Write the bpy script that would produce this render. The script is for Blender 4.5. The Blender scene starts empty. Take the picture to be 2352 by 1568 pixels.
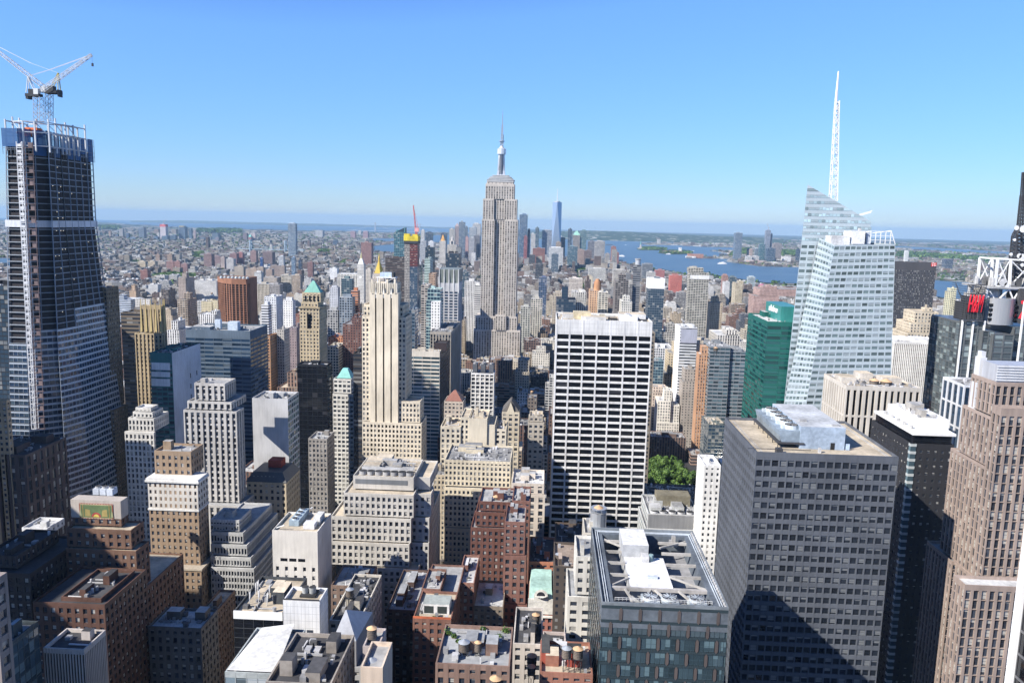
import bpy, math, random
from mathutils import Vector, Matrix
random.seed(7)
S = bpy.context.scene
COL = S.collection
RAD = math.radians
# ---------------------------------------------------------------- camera
HAZE = 2.7e-5
SKYG, SKYK = -0.45, 1.86
H = 265.0                      # eye height on the viewing deck
F, CX, CY = 1801.4, 1176.0, 784.0          # focal length and centre for a 2352 x 1568 frame
YAW, PITCH, ROLL = RAD(2.42), RAD(8.66), RAD(1.35)
fw = Vector((-math.sin(YAW)*math.cos(PITCH), math.cos(YAW)*math.cos(PITCH), -math.sin(PITCH)))
rt0 = Vector((math.cos(YAW), math.sin(YAW), 0)); up0 = rt0.cross(fw)
rt = rt0*math.cos(ROLL) + up0*math.sin(ROLL); up = up0*math.cos(ROLL) - rt0*math.sin(ROLL)
cd = bpy.data.cameras.new("camera"); cam = bpy.data.objects.new("camera", cd); COL.objects.link(cam)
cd.sensor_width = 36; cd.lens = 36*F/2352; cd.clip_start = 0.5; cd.clip_end = 200000
cam.matrix_world = Matrix(((rt.x, up.x, -fw.x, 0), (rt.y, up.y, -fw.y, 0), (rt.z, up.z, -fw.z, H), (0, 0, 0, 1)))
S.camera = cam
# ---------------------------------------------------------------- sky, sun, exposure
SUNV = Vector((-0.814*0.807, -0.581*0.807, 0.590)).normalized()     # towards the sun: behind and left, 36 degrees up
W = bpy.data.worlds.new("World"); S.world = W; W.use_nodes = True
wn = W.node_tree.nodes; bg = wn["Background"]
sky = wn.new("ShaderNodeTexSky"); sky.sky_type = 'NISHITA'; sky.sun_disc = False
sky.sun_elevation = math.asin(SUNV.z); sky.sun_rotation = math.atan2(SUNV.x, SUNV.y)
sky.altitude = 0; sky.air_density = 1.0; sky.dust_density = 0.3; sky.ozone_density = 2.5
sky.ozone_density = 10; sky.dust_density = 0
def wnode(t, **k):
    o = wn.new(t); [setattr(o, a, b) for a, b in k.items()]; return o
WL = W.node_tree.links.new            # even out the steep brightening towards the horizon
bw = wnode("ShaderNodeRGBToBW"); WL(sky.outputs[0], bw.inputs[0]); pw_ = wnode("ShaderNodeMath", operation='POWER'); WL(bw.outputs[0], pw_.inputs[0]); pw_.inputs[1].default_value = SKYG
sc_ = wnode("ShaderNodeVectorMath", operation='SCALE'); WL(sky.outputs[0], sc_.inputs[0]); m2_ = wnode("ShaderNodeMath", operation='MULTIPLY'); WL(pw_.outputs[0], m2_.inputs[0]); m2_.inputs[1].default_value = SKYK; WL(m2_.outputs[0], sc_.inputs['Scale'])
# keep the zenith deep and the glow round the sun no brighter than the horizon
def wmath(op, a, b):
    o = wnode("ShaderNodeMath", operation=op)
    for i, v in enumerate((a, b)): o.inputs.__getitem__(i).__setattr__('default_value', v) if isinstance(v, (int, float)) else WL(v, o.inputs[i])
    return o.outputs[0]
L0_ = 2.3; L_ = bw.outputs[0]
low_ = wmath('MULTIPLY', wmath('POWER', L_, .8), L0_**(SKYG-.8)); cap_ = wmath('DIVIDE', 6.5**(1+SKYG), L_)
WL(wmath('MINIMUM', wmath('MINIMUM', pw_.outputs[0], low_), cap_), m2_.inputs[0])
tn_ = wnode("ShaderNodeVectorMath", operation='MULTIPLY'); WL(sc_.outputs[0], tn_.inputs[0]); tn_.inputs[1].default_value = (.95, .985, 1.13); WL(tn_.outputs[0], bg.inputs[0]); bg.inputs[1].default_value = 0.1
sl = bpy.data.lights.new("sun", 'SUN'); sl.energy = 5.0; sl.angle = RAD(0.53); sl.color = (1, 0.94, 0.85)
so = bpy.data.objects.new("sun", sl); COL.objects.link(so); so.rotation_euler = SUNV.to_track_quat('Z', 'Y').to_euler()
S.view_settings.view_transform = 'Standard'; S.view_settings.look = 'None'; S.view_settings.gamma = 1
S.view_settings.exposure = 0.68
S.render.engine = 'CYCLES'
S.cycles.use_denoising = True
S.cycles.max_bounces = 5; S.cycles.diffuse_bounces = 2; S.cycles.glossy_bounces = 2; S.cycles.transmission_bounces = 2
S.cycles.volume_bounces = 0; S.cycles.transparent_max_bounces = 6
S.cycles.sample_clamp_indirect = 3; S.cycles.caustics_reflective = False; S.cycles.caustics_refractive = False
# ---------------------------------------------------------------- measuring helpers (survey of the photograph)
RE = 7.4e6
def drop(x, y): return -(x*x+y*y)/(2*RE)
def ray(x, y): return rt*((x-CX)/F) - up*((y-CY)/F) + fw
def atY(x, y, Y):
    d = ray(x, y); t = Y/d.y; return Vector((d.x*t, Y, H+d.z*t))
def atZ(x, y, Z):
    d = ray(x, y); t = (Z-H)/d.z; return Vector((d.x*t, d.y*t, Z))
def proj(p):
    d = Vector(p)-Vector((0, 0, H)); z = d.dot(fw)
    return (CX+F*d.dot(rt)/z, CY-F*d.dot(up)/z) if z > 1 else (-1e5, 1e5)
def onground(x, y, lift=0.0):
    "point of the curved ground seen at (x, y)"
    d = ray(x, y).normalized(); a = d.x*d.x+d.y*d.y
    # H+dz t + a t^2/(2RE) = lift
    A = a/(2*RE); B = d.z; Cc = H-lift; q = B*B-4*A*Cc
    if q <= 0 or B >= 0: t = -B/(2*A) if B < 0 else 55000
    else: t = (-B-math.sqrt(q))/(2*A)
    t = min(t, 60000); p = Vector((d.x*t, d.y*t, 0)); p.z = drop(p.x, p.y); return p
# ---------------------------------------------------------------- materials
class NT:
    def __init__(s, name):
        s.m = bpy.data.materials.new(name); s.m.use_nodes = True; s.t = s.m.node_tree; s.t.nodes.clear()
        s.out = s.n("ShaderNodeOutputMaterial")
    def n(s, typ, **k):
        o = s.t.nodes.new(typ)
        for a, b in k.items():
            if a.startswith('i_'): o.inputs[int(a[2:])].default_value = b
            else: setattr(o, a, b)
        return o
    def l(s, a, b): s.t.links.new(a, b)
    def put(s, sock, v):
        if isinstance(v, (int, float)): sock.default_value = v
        elif isinstance(v, (tuple, list)): sock.default_value = (*v[:3], 1) if sock.type == 'RGBA' else v
        else: s.l(v, sock)
    def math(s, op, a, b=0, c=0):
        o = s.n("ShaderNodeMath", operation=op)
        for i, v in enumerate((a, b, c)): s.put(o.inputs[i], v)
        return o.outputs[0]
    def mix(s, f, a, b, mode='MIX'):
        o = s.n("ShaderNodeMix", data_type='RGBA', blend_type=mode)
        s.put(o.inputs[0], f); s.put(o.inputs[6], a); s.put(o.inputs[7], b); return o.outputs[2]
    def noise(s, vec, scale, detail=3):
        o = s.n("ShaderNodeTexNoise"); s.put(o.inputs['Vector'], vec) if vec is not None else None
        o.inputs['Scale'].default_value = scale; o.inputs['Detail'].default_value = detail; return o.outputs[0]
    def ramp(s, f, lo, hi, a=0, b=1):
        o = s.n("ShaderNodeMapRange"); s.put(o.inputs[0], f)
        for i, v in enumerate((lo, hi, a, b)): o.inputs[i+1].default_value = v
        return o.outputs[0]
    def bsdf(s, col, rough=.8, spec=.3, metal=0, normal=None):
        b = s.n("ShaderNodeBsdfPrincipled"); s.put(b.inputs['Base Color'], col); s.put(b.inputs['Roughness'], rough)
        s.put(b.inputs['Specular IOR Level'], spec); s.put(b.inputs['Metallic'], metal)
        if normal is not None: s.l(normal, b.inputs['Normal'])
        s.l(b.outputs[0], s.out.inputs[0]); return b
_mc = {}
def M(col, rough=.85, spec=.25, metal=0, var=.2, name='wall'):
    "weathered plain surface: patches, streaks and grain"
    k = (tuple(col), rough, spec, metal, var, name)
    if k in _mc: return _mc[k]
    t = NT(name); geo = t.n("ShaderNodeNewGeometry"); pos = geo.outputs['Position']
    mp = t.n("ShaderNodeMapping"); t.l(pos, mp.inputs[0]); mp.inputs['Scale'].default_value = (1, 1, .12)
    a = t.noise(pos, .06, 4); b = t.noise(mp.outputs[0], .8, 4)
    f = t.math('ADD', t.math('MULTIPLY', a, .6), t.math('MULTIPLY', b, .4))
    f = t.ramp(f, .35, .65, 1-var, 1+var)
    c = t.mix(1, tuple(col), (1, 1, 1), 'MULTIPLY')
    v = t.n("ShaderNodeVectorMath", operation='SCALE'); t.l(c, v.inputs[0]); t.l(f, v.inputs['Scale'])
    t.bsdf(v.outputs[0], rough, spec, metal); _mc[k] = t.m; return t.m
def attr_surface(name, rough=.9):
    "roofs: tint from the mesh, with stains, seams and ponding marks"
    t = NT(name); geo = t.n("ShaderNodeNewGeometry"); pos = geo.outputs['Position']
    at = t.n("ShaderNodeAttribute", attribute_name='tint')
    a = t.noise(pos, .09, 5); b = t.noise(pos, .7, 3)
    f = t.ramp(t.math('ADD', t.math('MULTIPLY', a, .65), t.math('MULTIPLY', b, .35)), .35, .65, .62, 1.25)
    v = t.n("ShaderNodeVectorMath", operation='SCALE'); t.l(at.outputs[0], v.inputs[0]); t.l(f, v.inputs['Scale'])
    t.bsdf(v.outputs[0], rough, .2); return t.m
def facade_mat(name, ww, wh, glass=(.025, .03, .04), spand=None, pier=None, rough=.12, wv=.5):
    """wall drawn from its own UV: one unit = one bay by one storey. ww/wh = share of the bay that is window"""
    t = NT(name); uv = t.n("ShaderNodeUVMap", uv_map='UVMap').outputs[0]
    sp = t.n("ShaderNodeSeparateXYZ"); t.l(uv, sp.inputs[0]); u, v = sp.outputs[0], sp.outputs[1]
    at = t.n("ShaderNodeAttribute", attribute_name='tint').outputs[0]
    fu = t.math('ABSOLUTE', t.math('SUBTRACT', t.math('FRACT', u), .5)); fv = t.math('ABSOLUTE', t.math('SUBTRACT', t.math('FRACT', v), wv))
    mu = t.math('LESS_THAN', fu, ww/2); mv = t.math('LESS_THAN', fv, wh/2); m = t.math('MULTIPLY', mu, mv)
    # no windows on blank walls (uv below zero marks them)
    m = t.math('MULTIPLY', m, t.math('GREATER_THAN', v, 0.0))
    fl = t.n("ShaderNodeVectorMath", operation='FLOOR'); t.l(uv, fl.inputs[0])
    oi = t.n("ShaderNodeNewGeometry").outputs['Position']
    wnz = t.n("ShaderNodeTexWhiteNoise", noise_dimensions='3D'); t.l(fl.outputs[0], wnz.inputs[0])
    r = wnz.outputs[0]
    blind = t.ramp(r, .72, .95, 0, .55)
    gcol = t.mix(blind, glass, (.42, .41, .38))
    a = t.noise(oi, .05, 3); f = t.ramp(a, .35, .65, .86, 1.14)
    wv_ = t.n("ShaderNodeVectorMath", operation='SCALE'); t.l(at, wv_.inputs[0]); t.l(f, wv_.inputs['Scale']); wall = wv_.outputs[0]
    if spand is not None:   # darker infill between the windows of one bay
        wall = t.mix(mu, wall, t.mix(1, wall, spand, 'MULTIPLY'))
    if pier is not None:
        wall = t.mix(mv, wall, t.mix(1, wall, pier, 'MULTIPLY'))
    col = t.mix(m, wall, gcol)
    bmp = t.n("ShaderNodeBump"); dl_ = t.n("ShaderNodeVectorMath", operation='LENGTH'); t.l(oi, dl_.inputs[0]); t.l(t.ramp(dl_.outputs['Value'], 500, 1300, 1, 0), bmp.inputs['Strength']); bmp.inputs['Distance'].default_value = .3
    t.l(t.math('SUBTRACT', 1, m), bmp.inputs['Height'])
    t.bsdf(col, t.math('SUBTRACT', .85, t.math('MULTIPLY', m, .85-rough)), t.math('ADD', .25, t.math('MULTIPLY', m, .3)), 0, bmp.outputs[0])
    return t.m
def glass_mat(name, col=(.018, .022, .03), blind=(.40, .39, .36), share=.45, rough=.06, metal=0, spec=.6, tilt=.035, vary=.8):
    "window panes, each with its own blind, frame and slightly different tilt"
    t = NT(name); geo = t.n("ShaderNodeNewGeometry"); oi = t.n("ShaderNodeObjectInfo")
    r = t.math('FRACT', t.math('ADD', geo.outputs['Random Per Island'], oi.outputs['Random']))
    wnz = t.n("ShaderNodeTexWhiteNoise", noise_dimensions='1D'); t.l(t.math('MULTIPLY', r, 91.7), wnz.inputs['W']); r2 = wnz.outputs[0]
    sp = t.n("ShaderNodeSeparateXYZ"); t.l(t.n("ShaderNodeUVMap", uv_map='UVMap').outputs[0], sp.inputs[0])
    has = t.math('LESS_THAN', r, share); lvl = t.math('MULTIPLY', r2, .8)
    bl = t.math('MULTIPLY', has, t.math('GREATER_THAN', sp.outputs[1], lvl))
    fr = t.math('LESS_THAN', t.math('ABSOLUTE', t.math('SUBTRACT', sp.outputs[1], .48)), .02)
    c = t.mix(t.math('MULTIPLY', r2, vary), col, tuple(min(1, x*3.4) for x in col))
    ed = t.math('MAXIMUM', t.math('GREATER_THAN', t.math('ABSOLUTE', t.math('SUBTRACT', sp.outputs[0], .5)), .455), t.math('LESS_THAN', sp.outputs[1], .05)); c = t.mix(bl, c, blind); c = t.mix(fr, c, tuple(x*2.5 for x in col)); c = t.mix(t.math('MULTIPLY', ed, .35), c, blind)
    nv = t.n("ShaderNodeVectorMath", operation='SCALE'); s1 = t.n("ShaderNodeVectorMath", operation='SUBTRACT')
    t.l(wnz.outputs[1], s1.inputs[0]); s1.inputs[1].default_value = (.5, .5, .5); t.l(s1.outputs[0], nv.inputs[0]); nv.inputs['Scale'].default_value = tilt
    ad = t.n("ShaderNodeVectorMath", operation='ADD'); t.l(geo.outputs['Normal'], ad.inputs[0]); t.l(nv.outputs[0], ad.inputs[1])
    nm = t.n("ShaderNodeVectorMath", operation='NORMALIZE'); t.l(ad.outputs[0], nm.inputs[0])
    b = t.bsdf(c, t.mix(bl, (rough,)*3, (.35,)*3), spec, metal, nm.outputs[0])
    return t.m
G_DARK = glass_mat('glass_dark'); G_BLUE = glass_mat('glass_blue', (.010, .022, .042), (.10, .13, .16), .2, metal=.1, spec=.6)
G_OFF = glass_mat('glass_office', (.012, .015, .021), (.17, .18, .19), .32, vary=.5); G_TEAL = glass_mat('glass_teal', (.006, .035, .035), (.02, .13, .12), .5, metal=.15, spec=.8)
G_PALE = glass_mat('glass_pale', (.10, .13, .15), (.5, .54, .56), .4, metal=.2)
G_STEEL = glass_mat('glass_steel', (.026, .042, .052), (.13, .20, .23), .42, metal=.15)
G_BLACK = glass_mat('glass_black', (.006, .007, .010), (.03, .03, .035), .06, vary=.15, tilt=.012)
FM = {'p': facade_mat('facade_punched', .46, .52), 'q': facade_mat('facade_small', .36, .42), 'r': facade_mat('facade_ribbon', 1.1, .48),
      'v': facade_mat('facade_vertical', .5, .62, spand=(.45, .42, .42)), 'g': facade_mat('facade_grid', .68, .66),
      'c': facade_mat('facade_curtain', .9, .78, glass=(.03, .055, .085), rough=.06), 'b': facade_mat('facade_balcony', .8, .6, wv=.4)}
ROOF = attr_surface('roof_surface')
METAL = M((.55, .57, .58), .4, .5, .6, name='galvanized_metal'); DKMETAL = M((.05, .05, .055), .6, .3, name='dark_steel')
WHITEM = M((.78, .78, .77), .6, .3, var=.08, name='white_painted_metal')
# ---------------------------------------------------------------- mesh builder
class MB:
    def __init__(s): s.v = []; s.f = []; s.mi = []; s.uv = []; s.c = []
    def quad(s, P, mi=0, uv=None, c=(.5, .5, .5)):
        i = len(s.v); s.v.extend(tuple(p) for p in P); n = len(P); s.f.append(tuple(range(i, i+n))); s.mi.append(mi)
        s.uv.extend(uv if uv else [(0, 0), (1, 0), (1, 1), (0, 1)][:n] + [(0, 0)]*(n-4)); s.c.extend([c]*n)
    def box(s, x0, x1, y0, y1, z0, z1, mi=0, c=(.5,)*3, top=None, bottom=False, cell=None, skip=''):
        "cell=(bay, storey) writes facade uv; top=(material, tint) for the lid"
        def uvs(w):
            if not cell: return None
            n = max(1, round(w/cell[0])); m = max(1, round((z1-z0)/cell[1])); return [(0, 0), (n, 0), (n, m), (0, m)]
        bl = [(-1, -1)]*4
        if 'n' not in skip: s.quad([(x0, y0, z0), (x1, y0, z0), (x1, y0, z1), (x0, y0, z1)], mi, uvs(x1-x0), c)
        if 'w' not in skip: s.quad([(x1, y0, z0), (x1, y1, z0), (x1, y1, z1), (x1, y0, z1)], mi, uvs(y1-y0), c)
        if 's' not in skip: s.quad([(x1, y1, z0), (x0, y1, z0), (x0, y1, z1), (x1, y1, z1)], mi, uvs(x1-x0), c)
        if 'e' not in skip: s.quad([(x0, y1, z0), (x0, y0, z0), (x0, y0, z1), (x0, y1, z1)], mi, uvs(y1-y0), c)
        if 't' not in skip: s.quad([(x0, y0, z1), (x1, y0, z1), (x1, y1, z1), (x0, y1, z1)], top[0] if top else mi, bl, top[1] if top else c)
        if bottom: s.quad([(x0, y1, z0), (x1, y1, z0), (x1, y0, z0), (x0, y0, z0)], mi, bl, c)
    def prism(s, poly, z0, z1, mi=0, c=(.5,)*3, poly2=None, cell=None, top=None):
        q = poly2 or poly; n = len(poly)
        for i in range(n):
            j = (i+1) % n; a, b = poly[i], poly[j]; w = math.dist(a[:2], b[:2])
            zt = lambda k: q[k][2] if len(q[k]) > 2 else z1
            uv = None
            if cell: k = max(1, round(w/cell[0])); m = max(1, round((z1-z0)/cell[1])); uv = [(0, 0), (k, 0), (k, m), (0, m)]
            s.quad([(a[0], a[1], z0), (b[0], b[1], z0), (q[j][0], q[j][1], zt(j)), (q[i][0], q[i][1], zt(i))], mi, uv, c)
        s.quad([(p[0], p[1], p[2] if len(p) > 2 else z1) for p in q], top[0] if top else mi, [(-1, -1)]*n, top[1] if top else c)
    def cyl(s, x, y, z0, z1, r0, r1=None, n=12, mi=0, c=(.5,)*3, cell=None, top=None):
        r1 = r0 if r1 is None else r1
        A = [(x+r0*math.cos(2*math.pi*k/n), y+r0*math.sin(2*math.pi*k/n)) for k in range(n)]
        B = [(x+r1*math.cos(2*math.pi*k/n), y+r1*math.sin(2*math.pi*k/n)) for k in range(n)]
        s.prism(A, z0, z1, mi, c, B, cell, top)
    def bar(s, p, q, r, mi=0, c=(.5,)*3, n=4):
        p, q = Vector(p), Vector(q); d = (q-p).normalized(); a = d.cross(Vector((0, 0, 1)) if abs(d.z) < .95 else Vector((1, 0, 0))).normalized(); b = d.cross(a)
        ring = lambda o: [o+(a*math.cos(t)+b*math.sin(t))*r for t in [2*math.pi*(k+.5)/n for k in range(n)]]
        A, B = ring(p), ring(q)
        for i in range(n): j = (i+1) % n; s.quad([A[i], A[j], B[j], B[i]], mi, None, c)
        s.quad(list(reversed(A)), mi, None, c); s.quad(B, mi, None, c)
    def build(s, name, mats, parent=None, kind=None):
        if not s.f: return None
        me = bpy.data.meshes.new(name); o = parent_loc(parent) if parent else Vector((0, 0, 0))
        me.from_pydata([(v[0]-o.x, v[1]-o.y, v[2]-o.z) for v in s.v], [], s.f)
        for m in (mats if isinstance(mats, (list, tuple)) else [mats]): me.materials.append(m)
        me.polygons.foreach_set('material_index', s.mi)
        L = me.uv_layers.new(name='UVMap'); L.data.foreach_set('uv', [x for u in s.uv for x in u])
        a = me.color_attributes.new('tint', 'FLOAT_COLOR', 'CORNER'); a.data.foreach_set('color', [x for c in s.c for x in (c[0], c[1], c[2], 1)])
        me.update(); ob = bpy.data.objects.new(name, me); COL.objects.link(ob)
        if parent: ob.parent = parent
        if kind: ob['kind'] = kind
        return ob
_pl = {}
def parent_loc(p):
    v = Vector((0, 0, 0))
    while p is not None: v += p.location; p = p.parent
    return v
def tag(o, label=None, cat=None, group=None, kind=None):
    for k, v in (('label', label), ('category', cat), ('group', group), ('kind', kind)):
        if v: o[k] = v
    return o
def thing(name, label, cat, loc, group=None):
    o = bpy.data.objects.new(name, None); COL.objects.link(o); o.location = loc; o.empty_display_size = 5
    return tag(o, label, cat, group)
# ---------------------------------------------------------------- facades with real relief
def lerp(a, b, t): return a+(b-a)*t
def facade(wall, wins, bl, br, tr, tl, n, m, pw, sh, d, mi=0, c=(.5,)*3, proud='p', sill=.5, rec=.12):
    """grid of piers and spandrels standing d in front of the panes on the face bl-br-tr-tl (outward normal to the viewer).
    pw, sh: share of a bay / a storey that is wall"""
    bl, br, tr, tl = map(Vector, (bl, br, tr, tl)); nrm = (br-bl).cross(tl-bl).normalized()
    def P(u, v, off=0): return lerp(lerp(bl, br, u), lerp(tl, tr, u), v)-nrm*off
    po, so = (0, rec*d) if proud == 'p' else (rec*d, 0)
    if pw > 0:
        for i in range(n+1):
            a, b = max(0, (i-pw/2)/n), min(1, (i+pw/2)/n)
            wall.quad([P(a, 0, po), P(b, 0, po), P(b, 1, po), P(a, 1, po)], mi, None, c)
            if i > 0: wall.quad([P(a, 0, d), P(a, 0, po), P(a, 1, po), P(a, 1, d)], mi, None, c)
            if i < n: wall.quad([P(b, 0, po), P(b, 0, d), P(b, 1, d), P(b, 1, po)], mi, None, c)
    if sh > 0:
        for j in range(m+1):
            lo, hi = (j-sh*sill)/m, (j+sh*(1-sill))/m; lo, hi = max(0, lo), min(1, hi)
            if hi <= lo: continue
            wall.quad([P(0, lo, so), P(1, lo, so), P(1, hi, so), P(0, hi, so)], mi, None, c)
            wall.quad([P(0, hi, so), P(1, hi, so), P(1, hi, d), P(0, hi, d)], mi, None, c)
            wall.quad([P(0, lo, d), P(1, lo, d), P(1, lo, so), P(0, lo, so)], mi, None, c)
    for j in range(m):
        for i in range(n):
            u0, u1 = (i+pw/2)/n, (i+1-pw/2)/n; v0, v1 = (j+sh*(1-sill))/m, (j+1-sh*sill)/m
            wins.append((P(u0, v0, d), P(u1, v0, d), P(u1, v1, d), P(u0, v1, d)))
CAMP = Vector((0, 0, H))
def put_windows(root, wins, gm, parts=100, name='window'):
    "the panes that show largest become parts of their own, the rest one part"
    if not wins: return
    def key(w):
        c = (w[0]+w[2])/2; x, y = proj(c)
        pen = 0 if (-20 < x < 2372 and y < 1580) else 1e6
        n = (w[1]-w[0]).cross(w[3]-w[0])
        if n.normalized().dot((CAMP-c).normalized()) < .03: pen += 1e5
        return (c-CAMP).length + pen
    ws = sorted(wins, key=key); o = parent_loc(root); near, rest = ws[:parts], ws[parts:]
    for w in near:
        me = bpy.data.meshes.new(name); c0 = (w[0]+w[1]+w[2]+w[3])/4
        me.from_pydata([tuple(p-c0) for p in w], [], [(0, 1, 2, 3)]); L = me.uv_layers.new(name='UVMap')
        L.data.foreach_set('uv', [0, 0, 1, 0, 1, 1, 0, 1]); me.materials.append(gm)
        ob = bpy.data.objects.new(name, me); COL.objects.link(ob); ob.parent = root; ob.location = c0-o
    if rest:
        mb = MB()
        for w in rest: mb.quad(w)
        mb.build(name, gm, root, 'stuff')
# ---------------------------------------------------------------- roofs
RT = {'w': (.56, .56, .55), 's': (.33, .34, .35), 'g': (.26, .26, .26), 'k': (.07, .07, .075), 't': (.50, .43, .33), 'b': (.3, .24, .2), 'l': (.38, .38, .375)}
def roof_kit(mb, x0, x1, y0, y1, z, rc, rnd, dens=1.0, wallc=(.4, .38, .35), scale=1.0):
    "stair bulkheads, air handlers, ducts, vents and pipes"
    w, d = x1-x0, y1-y0
    if w < 5 or d < 5: return
    n = int(1+w*d/260*dens)
    for _ in range(min(n, 3)):
        bw, bd, bh = rnd.uniform(.15, .3)*w, rnd.uniform(.18, .35)*d, rnd.uniform(2.6, 4.5)*scale
        bx, by = rnd.uniform(x0+1, x1-1-bw), rnd.uniform(y0+1, y1-1-bd); kk = rnd.uniform(.7, 1.3)
        mb.box(bx, bx+bw, by, by+bd, z, z+bh, 0, wallc, top=(0, tuple(min(.7, c*kk) for c in rc)))
    for _ in range(int(w*d/26*dens)):
        s = rnd.uniform(.4, 1.9)*scale; bx, by = rnd.uniform(x0+.6, max(x0+.7, x1-s-.6)), rnd.uniform(y0+.6, max(y0+.7, y1-s-.6)); g = rnd.choice((.12, .35, .55, .62, .3))
        hh = rnd.uniform(.6, 1.9)
        if rnd.random() < .25: mb.cyl(bx+s/2, by+s/2, z, z+hh, s*.35, n=8, c=(g, g, g))
        else: mb.box(bx, bx+s, by, by+s*rnd.uniform(.6, 1.6), z, z+hh, 0, (g, g, g*1.02))
    for _ in range(int(1+w*d/90*dens)):
        L = rnd.uniform(.2, .6)*w; bx, by = rnd.uniform(x0+.5, x1-L-.5), rnd.uniform(y0+1, y1-1.5); g = rnd.uniform(.3, .6)
        (mb.box(bx, bx+L, by, by+rnd.uniform(.15, .6), z+.2, z+rnd.uniform(.4, .9), 0, (g, g, g)) if rnd.random() < .6 else mb.box(bx, bx+.35, by, min(y1-.7, by+L), z+.15, z+.6, 0, (g, g, g)))
def roof(root, x0, x1, y0, y1, z, rc, rnd, par=1.1, wallc=(.4,)*3, dens=1.0, kit=True, name='roof'):
    mb = MB(); mb.quad([(x0, y0, z-par), (x1, y0, z-par), (x1, y1, z-par), (x0, y1, z-par)], 0, None, rc)
    t = .45; o = .03
    for a in ((x0+o, x1-o, y0+o, y0+t), (x0+o, x1-o, y1-t, y1-o), (x0+o, x0+t, y0+t, y1-t), (x1-t, x1-o, y0+t, y1-t)):
        mb.box(*a, z-par-.5, z+.02, 0, tuple(min(.75, c*1.15) for c in wallc))
    if kit: roof_kit(mb, x0+.6, x1-.6, y0+.6, y1-.6, z-par, rc, rnd, dens, wallc)
    return mb.build(name, ROOF, root)
# ---------------------------------------------------------------- generic tower from surveyed tiers
FOOT = []          # (x0,x1,y0,y1) footprints, kept clear of the smaller buildings
VIS = []           # (xl,xr,yb,Y) what must stay visible
ALLB = []
def solve_depth(xr, Y, Z, xs):
    lo, hi = .5, 260.
    s = 1 if proj((xr, Y+200, Z))[0] > proj((xr, Y, Z))[0] else -1
    for _ in range(40):
        m = (lo+hi)/2
        if (proj((xr, Y+m, Z))[0]-xs)*s < 0: lo = m
        else: hi = m
    return (lo+hi)/2
def tiers_of(Y, tiers):
    out = []; zprev = 0
    for t in tiers:
        xl, xr, yt, dy, D = t[:5]; fl = t[5] if len(t) > 5 else ''
        y = Y+dy; a, b = atY(xl, yt, y), atY(xr, yt, y); z = (a.z+b.z)/2
        if D < 0: D = solve_depth(b.x if xs_right(b.x) else a.x, y, z, -D)
        z0 = 0 if 'g' in fl or not out else zprev
        out.append([a.x, b.x, y, y+D, z0, z, fl]); zprev = max(zprev, z) if 'g' in fl else z
    return out
def xs_right(x): return x < 12
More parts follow.
